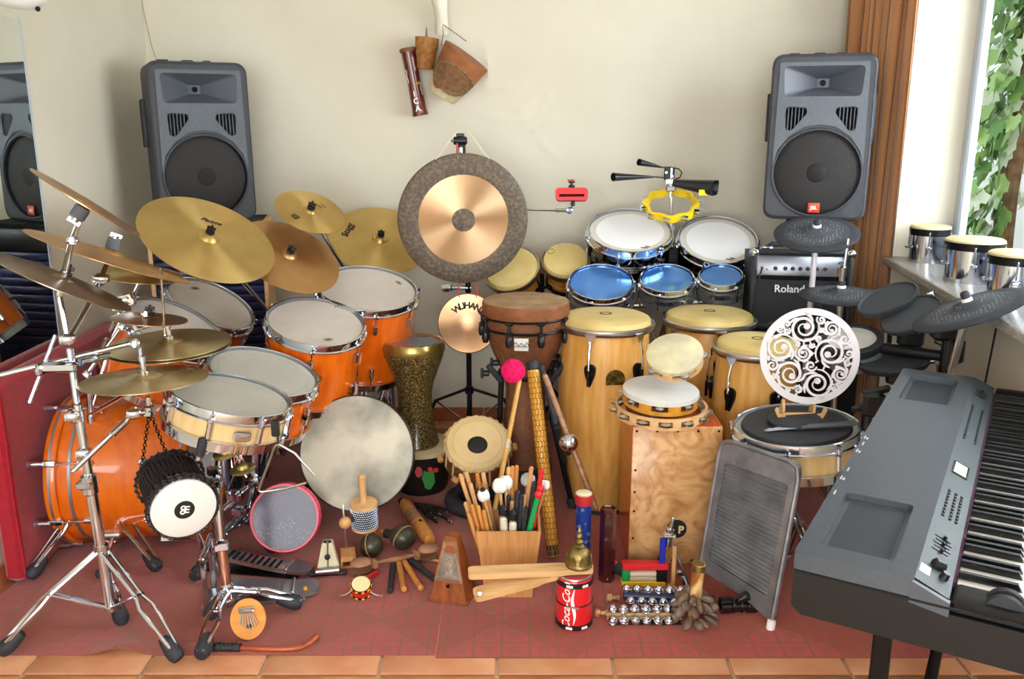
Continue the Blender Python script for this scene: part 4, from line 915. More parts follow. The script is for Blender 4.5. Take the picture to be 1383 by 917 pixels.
# timbales
tc_ = []
def timbale(label, px, Y, H=.17):
    c, n, R, x = ell(*px, Y); t = thing('timbale', label, 'drum', frame(c-n*H, n, x), 'pair of timbales'); tc_.append((c, n, R))
    obj('shell', MB().lathe([(R-.016, 0), (R-.008, 0), (R-.008, H*.30), (R-.004, H*.33), (R-.008, H*.36), (R-.004, H*.40), (R-.008, H*.43), (R-.004, H*.47), (R-.008, H*.5), (R-.008, H-.014), (R-.014, H-.014)], 56, close=True), mat('black_chrome', '55565c', rough=.09, metal=1), t)
    obj('head', MB().lathe([(0, H-.008), (R-.01, H-.008), (R-.004, H-.014), (0, H-.014)], 56), mat('translucent_white_head', 'ccc8c0', rough=.4), t)
    obj('head_coating', MB().lathe([(0, H-.0072), (R*.80, H-.0072), (R*.80, H-.008), (0, H-.008)], 56), mat('white_coating', 'e8eaee', rough=.5), t)
    obj('hoop', hoop_mb(R, H-.032, H+.002), chrome, t)
    ring('lug', lug_mb(R-.008, H*.48, .05, .02), chrome, t, 6, .3); ring('claw', claw_mb(R, H-.03), chrome, t, 6, .3)
    obj('print', MB().box((.35*R, -.72*R, H-.0068), (.03, .006, .0006)).box((.42*R, -.66*R, H-.0068), (.022, .007, .0006)), print_k, t)
    return t
timbale('left timbale with white head behind the rototoms', (851, 310, 57, 29, 3), 3.98)
timbale('right timbale with white head nearest the small amplifier', (970, 323, 53, 31, 8), 3.98)
pc = P(908, 345, 4.0); t = thing('timbale_stand', 'chrome stand between the two timbales with cowbell post', 'stand', (pc.x, pc.y, 0))
pole(t, [V(pc.x, pc.y, .06), pc], [.013]); pole(t, [pc, P(906, 262, 4.0)], [.006])
obj('cradle', MB().tube([tc_[0][0]-tc_[0][1]*.15+V(.17, 0, 0), pc, tc_[1][0]-tc_[1][1]*.15-V(.16, 0, 0)], .009, 8).box(pc, (.06, .05, .08), bev=.01).box(pc-V(0, .03, .07), (.10, .05, .05), bev=.01), blackm, t, world=True)
tripod(t, V(pc.x, pc.y, 0), .36, .08, [V(pc.x+.26*cos(a), pc.y-.02+.24*sin(a), 0) for a in (.5, 2.6, 4.7)])
cp_ = P(906, 245, 3.98)
obj('clamp', hinge(cp_, (1, -.3, 0), .018).rod(cp_-V(0, 0, .07), cp_+V(0, 0, .06), .007, 10).box(cp_-V(0, 0, .03), (.045, .03, .03), bev=.006), chrome, t, world=True)
# cowbell cluster
def hornbell(label, tip, mouth, r0, r1, sq=.7):
    tip = Vector(tip); mouth = Vector(mouth); d = mouth-tip; t = thing('chime_bell', label, 'bell', frame(tip, d, (0, 0, 1)), 'black conical bells'); L = d.length
    pr = [(r0*.25, 0), (r0, .004), (r1, L), (r1-.003, L), (r0*.6, .01)]
    obj('bell', MB().lathe(pr, 20, Matrix.Diagonal((sq, 1, 1, 1)), close=True), black, t); return t
p1 = P(884, 239, 3.99); p2 = P(894, 226, 3.99)
t = hornbell('long black conical bell pointing left above the timbales', p1, P(828, 239, 3.93), .006, .027); obj('stem', MB().tube([p1, P(900, 240, 3.985)], .0035, 6), blackm, t, world=True)
t = hornbell('shorter black conical bell, the upper one above the timbales', p2, P(863, 219, 3.95), .006, .022); obj('stem', MB().tube([p2, P(905, 226, 3.98), P(917, 228, 3.99), P(921, 233, 3.99), P(918, 240, 3.99), P(908, 243, 3.99)], .003, 6), blackm, t, world=True)
t = thing('bell_bracket', 'black bracket plate holding the conical bells', 'bracket', P(904, 236, 3.99)); obj('plate', MB().box(P(904, 235, 3.985), (.045, .02, .055), bev=.003), black, t, world=True); obj('bolt', MB().rod(P(900, 233, 3.97), P(900, 233, 3.96), .006).rod(P(908, 238, 3.97), P(908, 238, 3.96), .006), chrome, t, world=True)
a, b = P(910, 247, 3.95), P(966, 254, 3.86); M = frame(a, b-a, (0, 0, 1)); L = (b-a).length
t = thing('cowbell', 'black cowbell with a yellow sticker pointing right', 'bell', M)
sec = lambda w, h, z: [(x, y, z) for x, y in rrect(h, w, min(h, w)*.3)]
s0, s1, s2, s3 = sec(.035, .03, 0), sec(.10, .065, L), sec(.094, .059, L), sec(.03, .02, .01); n = len(s0)
fs = [(k*n+i, k*n+(i+1) % n, (k+1)*n+(i+1) % n, (k+1)*n+i) for k in range(3) for i in range(n)]+[tuple(range(n-1, -1, -1))]
obj('bell', MB().add(s0+s1+s2+s3, fs), black, t)
obj('sticker', MB().box(P(959, 259.5, 3.858)+V(-.025, -.02, 0), (.055, .002, .024)), yellow, t, world=True)
# yellow tambourine
c, n, R, x = ell(906, 273, 36, 19, 0, 3.96); t = thing('tambourine', 'yellow plastic tambourine clamped on the timbale post', 'tambourine', frame(c-n*.015, n, x))
pts = [(R*(1+.06*cos(8*a))*cos(a), R*(1+.06*cos(8*a))*sin(a)) for a in [2*PI*i/64 for i in range(64)]]
obj('frame', MB().prism(pts, [[(x*.88, y*.88) for x, y in pts]], -.016, .016), yellow, t)
jm = MB().lathe([(0, .004), (.007, .004), (.017, .001), (.017, -.001), (0, -.001)], 14, T(R*1.03, 0, .008)).lathe([(0, -.004), (.007, -.004), (.017, -.001), (.017, .001), (0, .001)], 14, T(R*1.03, 0, -.008)).mesh('jingle')
ring('jingle', jm, chrome, t, 10, .2)
# rototoms
rt = []
def roto(label, px, Y):
    c, n, R, x = ell(*px, Y); H = .10; t = thing('rototom', label, 'drum', frame(c-n*H, n, x), 'three blue headed rototoms'); rt.append((c-n*H, R))
    obj('head', MB().lathe([(0, H-.007), (R-.008, H-.007), (R-.004, H-.013), (0, H-.011)], 48), blue_h, t)
    obj('hoop', hoop_mb(R, H-.024, H), chrome, t)
    m = MB().lathe([(R*.98, H-.05), (R*1.02, H-.05), (R*1.03, H-.038), (R*.97, H-.038)], 48, close=True)
    m.lathe([(R*1.02, .005), (R*1.07, .005), (R*1.07, .03), (R*1.02, .03)], 48, close=True); m.cyl((0, 0, -.03), (0, 0, .04), .02)
    for k in range(6): a = k*PI/3; m.box((R*.52, 0, .018), (R*1.02, .022, .016), RZ(a), bev=.004); m.cyl((R*.5*cos(a), R*.5*sin(a), .02), (R*.98*cos(a), R*.98*sin(a), H-.045), .006, n=6)
    obj('cast_frame', m, satin, t); ring('lug', MB().cyl((R+.008, 0, .01), (R+.008, 0, H-.02), .0035, n=8).box((R+.007, 0, H-.02), (.014, .02, .012), bev=.003), chrome, t, 6, .25); return t
roto('largest of three blue headed rototoms, on the left', (812, 380, 44, 24, 2), 3.74)
roto('middle sized rototom between the other two', (901, 375, 36, 19, 2), 3.74)
roto('smallest of three blue headed rototoms, on the right', (974, 371, 29, 15, 2), 3.74)
q = [r[0]-V(0, 0, .03) for r in rt]; t = thing('rototom_stand', 'chrome rail stand under the three rototoms', 'stand', (q[1].x, q[1].y, 0))
obj('rail', MB().tube([q[0], q[1], q[2]], .011, 8), chrome, t, world=True); obj('pole', MB().rod(V(q[1].x, q[1].y, .06), q[1], .013), chrome, t, world=True)
tripod(t, V(q[1].x, q[1].y, 0), .34, .08, [V(q[1].x+.2*cos(a), q[1].y+.18*sin(a), 0) for a in (.5, 2.6, 4.7)])
# djembe
dc = P(710, 405, 3.36); R = 59*S(dc); H = dc.z-.13
t = thing('djembe', 'brown djembe with a fibre head and black knobs on a low black stand', 'drum', (dc.x, dc.y, .13))
pr = [(R*.60, 0), (R*.60, .02), (R*.56, H*.12), (R*.47, H*.40), (R*.45, H*.5), (R*.52, H*.58), (R*.78, H*.72), (R*.93, H*.84), (R*.97, H*.9), (R*.98, H-.03)]
obj('body', MB().lathe(pr+[(R*.92, H-.03), (R*.4, H*.5), (R*.54, 0)], 56, close=True), djembe_b, t)
obj('head', MB().lathe([(0, H+.004), (R*.9, H+.003), (R*.985, H-.002), (R*.985, H-.006), (0, H-.004)], 56), djembe_sk, t)
obj('head_collar', MB().lathe([(R*.98, H-.001), (R*.995, H-.005), (R*1.0, H-.012), (R*1.005, H-.05), (R*.98, H-.06), (R*.97, H-.03)], 56, close=True), mat('red_brown_head_collar', '8a5230', '74431f', scale=30, rough=.6, bump=.2), t)
obj('base_ring', MB().lathe([(R*.54, -.01), (R*.64, -.01), (R*.64, .035), (R*.56, .035)], 40, close=True), rubber, t)
for z in (H-.055, H-.10): obj('ring', MB().torus((0, 0, z), (0, 0, 1), R*1.0 if z > H-.06 else R*.985, .005, 56, 6), blackm, t)
ring('tension_knob', MB().rod(V(R*1.03, 0, H-.058), V(R*1.03, 0, H-.105), .006).lathe([(0, 0), (.01, .002), (.015, .02), (.012, .042), (.006, .05), (0, .05)], 12, T(R*1.035, 0, H-.15)).box((R*1.02, 0, H-.058), (.024, .03, .014), bev=.005).box((R*1.02, 0, H-.10), (.024, .03, .014), bev=.005), black, t, 9, .15)
lb_ = obj('label_plate', MB().lathe([(R*.975, H*.77), (R*1.0, H*.84), (R*1.002, H*.84), (R*.978, H*.77)], 8, a0=-PI/2-.27, a1=-PI/2+.05, close=True), mat('white_label', 'dddcd8', rough=.5), t)
obj('emblem', MB().tube([(-.028, 0, 0), (-.02, .008, 0), (-.01, -.006, 0), (0, .006, 0), (.012, -.006, 0), (.022, .01, 0), (.028, -.004, 0)], .0016, 5).box((0, -.008, 0), (.05, .002, .001)), print_k, lb_, T(R*1.0*sin(-.11), -R*1.0*cos(.11), H*.806) @ RZ(-.11) @ RX(PI/2-.2))
t = thing('djembe_stand', 'low black folding stand gripping the brown djembe', 'stand', (dc.x, dc.y+.02, 0))
obj('hoop', MB().torus((dc.x, dc.y, .13+H*.585), (0, 0, 1), R*.62, .008, 40, 6), blackm, t, world=True)
for k in range(3):
    a = -2.6+k*2*PI/3; ca, sa = cos(a), sin(a)
    m = MB().rod(V(dc.x+ca*R*.64, dc.y+sa*R*.64, .13+H*.62), V(dc.x+ca*R*.7, dc.y+sa*R*.7, .36), .011).rod(V(dc.x+ca*R*.7, dc.y+sa*R*.7, .36), V(dc.x+ca*R*1.25, dc.y+sa*R*1.25, .03), .01)
    L = obj('leg', m, blackm, t, world=True); obj('rubber_foot', MB().rod(V(dc.x+ca*R*1.27, dc.y+sa*R*1.27, .012), V(dc.x+ca*R*1.2, dc.y+sa*R*1.2, .05), .017), rubber, L, world=True)
    obj('grip_arm', MB().rod(V(dc.x+ca*R*.66, dc.y+sa*R*.66, .13+H*.56), V(dc.x+ca*R*1.0, dc.y+sa*R*1.0, .13+H*.66), .012), rubber, t, world=True)
for s, (px, py) in enumerate(((655, 504), (668, 490))): obj('wing_knob', MB().rod(P(px-3, py, 3.3), P(px+6, py, 3.3), .012).box(P(px-4, py, 3.3), (.012, .01, .04), bev=.003), black, t, world=True)
# darbuka on a small painted djembe
db = G(570, 658); sz_ = P(570, 598, db.y).z; 
t = thing('painted_drum', 'small black drum with painted red green and yellow sides under the goblet drum', 'drum', (db.x, db.y, 0))
R = 45*S(P(570, 598, db.y)); H = sz_
obj('shell', MB().lathe([(R*.72, 0), (R*.78, .02), (R*.9, H*.5), (R*.95, H-.02), (R*.9, H-.02), (R*.7, 0)], 44, close=True), mat('black_painted_wood', '1c1814', rough=.4), t)
obj('head', MB().lathe([(0, H), (R*.96, H), (R, H-.004), (R, H-.02), (R*.95, H-.022), (0, H-.01)], 48), mat('cream_hide', 'd9cba4', 'c4b48a', scale=10, rough=.6), t)
for i, (a, z, w, h, cc) in enumerate(((-1.25, .47, .05, .10, '2f7d33'), (-1.15, .42, .026, .05, 'd8a02a'), (-1.2, .66, .02, .018, 'b7352a'), (-1.02, .62, .025, .02, 'b7352a'), (-1.55, .62, .03, .045, 'a92c2c'), (-2.1, .5, .03, .1, 'b5322c'), (-1.3, .3, .02, .02, '78a53a'))):
    z0 = z*H; rr = R*(.8+.14*z); obj('painted_patch', MB().prism([(x*w*.5*(1+.15*sin(3*k)), y*h*.5) for k, (x, y) in enumerate(circ(1, 14))], [], 0, .0035+.0008*i, RZ(a) @ T(rr+.006, 0, z0) @ RY(PI/2-.12) @ RZ(PI/2)), mat('paint_%d' % i, cc, rough=.5), t)
ct = P(560, 460, db.y-.01); R = 43*S(ct); H = ct.z-sz_
t = thing('goblet_drum', 'tall goblet drum with black and gold glitter body', 'drum', (P(562, 585, db.y).x, db.y-.005, sz_))
pr = [(R*.72, 0), (R*.75, .008), (R*.72, .02), (R*.62, H*.15), (R*.545, H*.34), (R*.54, H*.5), (R*.60, H*.6), (R*.78, H*.74), (R*.92, H*.85), (R*.97, H*.90)]
obj('body', MB().lathe(pr+[(R*.9, H*.9), (R*.5, H*.5), (R*.66, 0)], 56, close=True), glitter, t)
obj('rim', MB().lathe([(R*.97, H*.895), (R*1.0, H*.92), (R*1.0, H*.955), (R*.94, H), (R*.86, H+.002), (R*.80, H-.006), (R*.80, H*.95)], 56, close=True), rim_gold, t)
obj('head', MB().lathe([(0, H-.006), (R*.81, H-.006), (R*.81, H-.012), (0, H-.012)], 48), smoke_h, t)
# tabla
tb = P(645, 597, 3.16); n = V(-.05, -.66, .75).normalized(); n = (-(tb-CAM).normalized()*.79+V(0, .2, 1)*.55).normalized(); R = 44*S(tb); H = .20
M = frame(tb-n*H, n, (1, 0, 0)); t = thing('tabla', 'wooden tabla with cream skin and black centre spot tilted on a ring', 'drum', M)
obj('body', MB().lathe([(0, 0), (R*.7, 0), (R*.98, H*.25), (R*1.05, H*.5), (R*.98, H*.85), (R*.9, H-.012), (0, H-.012)], 48), mat('dark_tabla_wood', '7a4c2a', '5c3518', scale=8, rough=.45), t)
obj('skin', MB().lathe([(0, H), (R*.93, H), (R*.98, H-.006), (R*.98, H-.022), (0, H-.01)], 56), tabla_sk, t)
obj('outer_skin', MB().lathe([(R*.74, H+.0005), (R*.76, H+.003), (R*.94, H+.002), (R*1.0, H-.008), (R*.98, H-.012), (R*.74, H)], 56, close=True), mat('outer_tabla_skin', 'd6bd8c', 'c9ae78', scale=8, rough=.6), t)
obj('braid', MB().tube([V((R*1.0+.002*sin(i*1.7))*cos(2*PI*i/100), (R*1.0+.002*sin(i*1.7))*sin(2*PI*i/100), H-.012+.003*cos(i*1.7)) for i in range(100)], .0052, 6, closed=True), mat('braided_hide', 'cdb890', 'a88f60', scale=50, rough=.8), t)
obj('centre_spot', MB().lathe([(0, H+.003), (R*.29, H+.002), (R*.31, H), (0, H)], 40, T(0, -R*.1, 0)), print_k, t)
ring('strap', MB().tube([(R*1.0, 0, H-.014), (R*1.06, .0, H*.55), (R*.9, 0, H*.15)], .0042, 6), mat('hide_strap', 'd8c49c', rough=.7), t, 16)
ring('peg', MB().rod(V(R*1.17, -.014, H*.62), V(R*1.17, .014, H*.62), .0125, 10), bamboo, t, 8, .2)
rc = M @ V(0, 0, -.005); t = thing('tabla_ring', 'black cushion ring under the tabla', 'cushion', (rc.x, rc.y, 0)); obj('cushion', MB().torus((rc.x+.0, rc.y-.01, .035), (0, 0, 1), R*.82, .034, 40, 10), rubber, t, world=True)
# congas
def conga(label, px, py, a, Y, lugs=5, plate=True, rot=0, base=.68):
    c = P(px, py, Y); R = a*S(c); H = c.z; t = thing('conga', label, 'drum', (c.x, c.y, 0), 'three wooden congas'); r = R*.93
    pr = [(r*base, 0), (r*base, .03), (r*.80, H*.18), (r*.96, H*.42), (r*1.02, H*.58), (r*1.0, H*.75), (r*.95, H-.05), (r*.93, H-.01)]
    obj('shell', MB().lathe(pr+[(r*.88, H-.01), (r*.9, H*.55), (r*(base-.06), 0)], 64, close=True), conga_w, t)
    obj('rubber_base', MB().lathe([(r*base-.01, -.0), (r*base+.004, -.0), (r*base+.006, .022), (r*base-.01, .022)], 48, close=True), rubber, t)
    obj('head', MB().lathe([(0, H+.026), (R*.6, H+.025), (R*.8, H+.021), (R*.885, H+.013), (R*.91, H+.002), (R*.92, H-.02), (R*.9, H-.02), (0, H+.01)], 64), head_y, t)
    obj('head_print', MB().lathe([(.016, H+.0268), (.024, H+.0267), (.024, H+.0255), (.016, H+.0255)], 20, close=True), print_g, t)
    obj('hoop', MB().lathe([(R*.93, H-.004), (R*.97, H-.002), (R*1.0, H-.006), (R*1.005, H-.014), (R*.98, H-.026), (R*.95, H-.03), (R*.93, H-.02)], 64, close=True), steel, t)
    hk = MB().prism([(-.022, .012), (.022, .012), (.012, -.006), (.007, -.022), (-.007, -.022), (-.012, -.006)], [], 0, .006, T(R*.975, 0, H-.03) @ RY(PI/2+.0) @ RZ(PI/2)).tube([(R*.99, 0, H-.045), (R*1.06, 0, H-.085), (R*1.075, 0, H-.16)], .0045, 8)
    ring('hook', hk, chrome, t, lugs, rot)
    lp = MB().prism(rpoly([(-.022, .03), (0, .042), (.022, .03), (.02, 0), (0, -.055), (-.02, 0)], .012), [], 0, .012, T(r*1.0, 0, H-.17) @ RY(PI/2+.02) @ RZ(PI/2)).box((r*1.06, 0, H-.17), (.03, .018, .026), bev=.005).cyl((R*1.075, 0, H-.21), (R*1.075, 0, H-.15), .006, n=8)
    ring('lug_plate', lp, blackm, t, lugs, rot)
    if plate:
        b = obj('badge', MB().prism(circ(.036, 18, a0=0, a1=PI)+[(-.036, -.022), (.036, -.022)], [], 0, .004, RZ(-PI/2+.12+plate) @ T(r*.995, 0, H*.755) @ RY(PI/2) @ RZ(PI/2)), mat('dark_brass_badge', '4b3a1c', '8a7336', scale=60, rough=.35, metal=.8), t)
    return t
conga('largest wooden conga, left of the box drum', 818, 432, 66.5, 3.33, lugs=6, rot=-PI/2-.40, plate=.01, base=.74)
conga('middle wooden conga behind the small tilted tambourine', 958, 428, 63.5, 3.52, lugs=6, rot=-PI/2+.03, plate=0)
conga('wooden conga on the right, behind the white lace disc', 1023, 466, 60, 3.15, lugs=6, rot=-PI/2-.83, plate=0)

# ================================================================== cajon and what stands on it
M = face((.553, 2.80, .008), 0); t = thing('box_drum', 'orange sided box drum with burl wood front panel', 'drum', M); w, h, d = .302, .505, .29
m = MB()
for s in (-1, 1): m.box((s*(w/2-.006), h/2, -d/2-.004), (.012, h, d-.008), bev=.003)
m.box((0, h-.006, -d/2-.004), (w-.024, .012, d-.008)).box((0, .006, -d/2-.004), (w-.024, .012, d-.008)).box((0, h/2, -d+.004), (w-.02, h-.02, .006))
obj('case', m, cajon_s, t); obj('front_panel', MB().box((0, h/2, -.003), (w-.002, h-.004, .007), bev=.002), burl, t)
sc_ = MB().lathe([(0, .0025), (.003, .002), (.0045, 0), (0, 0)], 10, T(0, 0, .0005)).mesh('screw')
for x, y in [(-.137+.0685*i, h-.016) for i in range(5)]+[(-.137+.0685*i, .016) for i in range(5)]+[(s*.137, y) for s in (-1, 1) for y in (.1, .2, .27, .35)]: obj('screw', sc_, dark, t, T(x, y, 0))
for x in (-.12, .12):
    for z in (-.04, -.25): obj('rubber_foot', MB().cyl((x, -.008, z), (x, 0, z), .014), rubber, t)
lg = obj('logo_disc', MB().lathe([(0, .0022), (.034, .0022), (.034, .0005), (0, .0005)], 32, T(.012, .135, 0)), print_k, t)
for ch, x, y in (('L', -.006, .141), ('P', .026, .131)): obj('lettering', text(ch, .038, .0004, 0, .035), mat('cream_print', 'e3cfa0', rough=.5), lg, T(x, y, .0026))
lg2 = lg
def tambo(label, e, H, jn, frame_m, skin=None, holes=True, z0=0, edge=None, rt=.82, js=.019, two=False):
    c, n, R, x = e; t = thing('tambourine', label, 'tambourine', frame(c-n*H, n, x)); r = R-.008
    obj('frame', MB().lathe([(R-.008, 0), (R, 0), (R, H*.28), (R-.001, H*.28), (R-.008, H*.28)], 56, close=True).lathe([(R-.008, H*.72), (R-.001, H*.72), (R, H*.72), (R, H-.002), (R-.008, H-.002)], 56, close=True), frame_m, t)
    st = MB().lathe([(R-.008, H*.27), (R, H*.27), (R, H*.73), (R-.008, H*.73)], 6, a0=-.17 if jn < 9 else -.09, a1=.17 if jn < 9 else .09, close=True)
    ring('frame_post', st, frame_m, t, jn, PI/jn)
    if skin: obj('skin', MB().lathe([(0, H), (R-.004, H), (R+.001, H-.003), (R+.0015, H-.016), (R, H-.016), (0, H-.004)], 56), skin, t)
    j = MB()
    for z in (H*.5+.004, H*.5-.004): s = 1 if z > H*.5 else -1; j.lathe([(0, z+s*.004), (js*.35, z+s*.004), (js, z), (js, z-s*.0012), (0, z+s*.002)], 16, T(R-.001, 0, 0))
    j.cyl((R-.004, 0, H*.25), (R-.004, 0, H*.75), .0012, n=5); j = j.mesh('jingle')
    ring('jingle', j, steel, t, jn, 0)
    if two: ring('jingle', j, steel, t, jn, .17, T(-.0, 0, .012))
    if edge: ring('tack', MB().sph((R+.001, 0, H-.01), .003, 6, 4), edge, t, 22)
    return t
c_ = V(.535, 2.93, .56); c2 = P(893, 527, 2.94)
cm, nm, Rm, xm = ell(893, 538, 62, 18, 3, 2.93); tambo('wide pale wooden tambourine ring lying at the bottom of the stack on the box drum', (V(cm.x, cm.y, .553), V(.01, -.03, 1).normalized(), Rm, xm), .042, 13, beech, js=.021, two=False)
cm, nm, Rm, xm = ell(893, 521, 51, 19, 3, 2.93); tambo('tambourine with smooth white head lying in the wooden ring', (V(cm.x, cm.y, .606), V(.03, -.08, 1).normalized(), Rm, xm), .05, 8, bongo_w, skin=head_w, js=.016)
cm, nm, Rm, xm = ell(911, 476, 38, 27, -4, 2.93); tambo('small tambourine with aged vellum skin tilted on top of the stack', (cm, nm, Rm, xm), .045, 5, beech, skin=skin_v, edge=steel, js=.016)

# ================================================================== snare with lace disc, right
c, n, R, x = ell(1075, 573, 82, 29, 2, 2.72)
sr = drum('snare_drum', 'cream snare drum on the right with a black practice pad over its head', c, n, R, .125, x, shell=cream_w, head=head_g, lugs=8, ang0=-.9)
Ms = frame(c, n, x)
t = thing('practice_pad', 'black rubber mute lying over the right snare drum', 'pad', Ms); obj('pad', MB().lathe([(0, .004), (R*.86, .004), (R*.88, -.004), (R*.88, -.0085), (0, -.0085)], 48), rubber, t)
st_ = simple_stand('chrome stand under the right snare drum behind the washboard', c-n*.17, (c.x, c.y, 0), .22, name='snare_stand', rot=-1.2, hub=.26)
for k in range(3):
    a = k*2*PI/3+.4; e_ = Ms @ V((R+.012)*cos(a), (R+.012)*sin(a), -.13); s_ = c-n*.17
    L = obj('basket_arm', MB().tube([s_, e_-n*.02, e_+n*.03], .006, 8), chrome, st_, world=True); obj('rubber_grip', MB().rod(e_-n*.01, e_+n*.03, .011, 10), rubber, L, world=True)
q = P(1072, 548, 2.76); q = Ms @ V(-.005, .06, .004)
t = thing('black_puck', 'small round black disc lying before the lace disc on the snare', 'disc', frame(Ms @ V(-.005, .012, .005), n)); obj('disc', MB().lathe([(0, .014), (R*.40, .014), (R*.43, .010), (R*.43, .002), (R*.41, 0), (0, 0)], 40), rubber, t)
for k, (a, b, lab) in enumerate((((1030, 588), (1152, 570), 'grey brush stick lying on the right snare, the nearer one'), ((1048, 585), (1158, 566), 'grey brush stick lying on the right snare, the farther one'))):
    pa = Ms.inverted() @ P(*a, c.y-.11 if not k else c.y-.10); A = Ms @ V(-.085+.03*k, -.085+.012*k, .010); B = Ms @ V(.18, -.035+.014*k, .022)
    t = thing('drum_brush', lab, 'brush', A, 'pair of brushes on the snare'); obj('handle', MB().rod(A.lerp(B, .38), B, .0065, 10), mat('grey_brush_handle', '53565c', rough=.45), t, world=True)
    m = MB()
    for i in range(14): m.cyl(A.lerp(B, .4), A+(Ms.to_3x3() @ V(random.uniform(-.01, .01), random.uniform(-.014, .014), 0)), .0011, n=4)
    o = obj('bristles', m, mat('clear_bristle', 'a9adb3', rough=.4), t, world=True)
# openwork white disc
dc_ = P(1093, 481, 2.80); R2 = 65*S(dc_); Md = frame(dc_, V(-.16, -1, .2), (1, 0, .0))
t = thing('lace_disc', 'white openwork disc with curling scroll pattern standing on the right snare', 'ornament', Md)
wm = mat('white_painted_board', 'd2ced2', rough=.5)
obj('outer_ring', MB().lathe([(R2*.86, -.004), (R2, -.004), (R2, .004), (R2*.86, .004)], 72, close=True), wm, t)
rr = random.Random(5); cir = []
for r0 in (.30, .25, .21, .17, .14, .115, .09, .07, .055, .045):
    for _ in range(320):
        a = rr.uniform(0, 2*PI); q = math.sqrt(rr.random())*(.89-r0*.9); x_, y_ = q*cos(a), q*sin(a)
        if all(math.hypot(x_-u, y_-v) > (r0+w_)*.94 for u, v, w_ in cir): cir.append((x_, y_, r0))
def ribbon(m, pts, ws, h=.0042):
    L_ = []; Rr = []
    for i, p in enumerate(pts):
        d = Vector(pts[min(i+1, len(pts)-1)])-Vector(pts[max(i-1, 0)]); d.normalize(); nx = V(-d.y, d.x); L_.append(Vector(p)+nx*ws[i]); Rr.append(Vector(p)-nx*ws[i])
    n_ = len(pts); vs = [(q.x, q.y, h) for q in L_]+[(q.x, q.y, h) for q in Rr]+[(q.x, q.y, -h) for q in L_]+[(q.x, q.y, -h) for q in Rr]; fs = []
    for i in range(n_-1): fs += [(i, n_+i, n_+i+1, i+1), (2*n_+i, 2*n_+i+1, 3*n_+i+1, 3*n_+i), (i, i+1, 2*n_+i+1, 2*n_+i), (n_+i+1, n_+i, 3*n_+i, 3*n_+i+1)]
    m.add(vs, fs)
for (x_, y_, r_) in cir:
    m = MB(); a0 = rr.uniform(0, 2*PI); s_ = rr.choice((-1, 1)); turns = 2.0 if r_ > .12 else 1.3; n_ = int(14+46*r_*2.4)
    pts = []; ws = []
    for i in range(n_+1):
        k = i/n_; a = a0+s_*k*turns*2*PI; q = r_*(1.02-.80*k); pts.append(((x_+q*cos(a))*R2, (y_+q*sin(a))*R2)); ws.append(R2*(.010+.014*sin(PI*min(1, k*1.15+.05))+.05*r_*k*(1-k)))
    ribbon(m, pts, ws); m.lathe([(0, .0042), (R2*r_*.22, .0042), (R2*r_*.22, -.0042), (0, -.0042)], 12, T(pts[-1][0], pts[-1][1], 0))
    if r_ > .14:
        for q0 in (.9, 2.2, 3.6, 5.0):
            p2 = []; w2 = []
            for i in range(8): k = i/7; a = a0+q0+s_*k*.9; q = r_*(1.03-.30*k); p2.append(((x_+q*cos(a))*R2, (y_+q*sin(a))*R2)); w2.append(R2*.026*sin(PI*(.15+.8*k)))
            ribbon(m, p2, w2, .0040)
    obj('scroll', m, wm, t)
m = MB()   # short struts tying the scrolls together and to the ring
for i, (x_, y_, r_) in enumerate(cir):
    d = math.hypot(x_, y_)
    if d+r_ > .74: ribbon(m, [(x_/d*(d+r_*.9)*R2, y_/d*(d+r_*.9)*R2), (x_/d*.88*R2, y_/d*.88*R2)], [R2*.02, R2*.035], .0038)
    for (u, v, w_) in cir[:i]:
        g = math.hypot(x_-u, y_-v)
        if g < (r_+w_)*1.25: ribbon(m, [((x_+(u-x_)*(r_*.95)/g)*R2, (y_+(v-y_)*(r_*.95)/g)*R2), ((u+(x_-u)*(w_*.95)/g)*R2, (v+(y_-v)*(w_*.95)/g)*R2)], [R2*.014, R2*.014], .0036)
o = obj('scroll_struts', m, wm, t); o['kind'] = 'stuff'
bz = Ms @ V(0, .075, .005)
t = thing('disc_easel', 'small tan wooden easel holding the white lace disc', 'easel', bz)
for s in (-1, 1):
    q = rpoly([(0, 0), (.045, 0), (.035, .028), (.016, .03), (.02, .055), (.004, .06), (-.005, .03)], .006)
    obj('side', MB().prism([(y_*1, z_) for y_, z_ in q], [], -.004, .004, T(bz.x+s*.05, bz.y-.022, bz.z-.001) @ RZ(PI/2) @ RX(PI/2)), beech, t, world=True)
    obj('hook_front', MB().prism(rpoly([(0, 0), (s*.022, .004), (s*.036, .034), (s*.026, .044), (s*.018, .02), (0, .018)], .006), [], -.004, .004, T(bz.x+s*.05, bz.y-.045, bz.z-.001) @ RX(PI/2)), beech, t, world=True)
obj('crossbar', MB().box(bz+V(0, -.03, .01), (.1, .008, .016), bev=.002), beech, t, world=True)

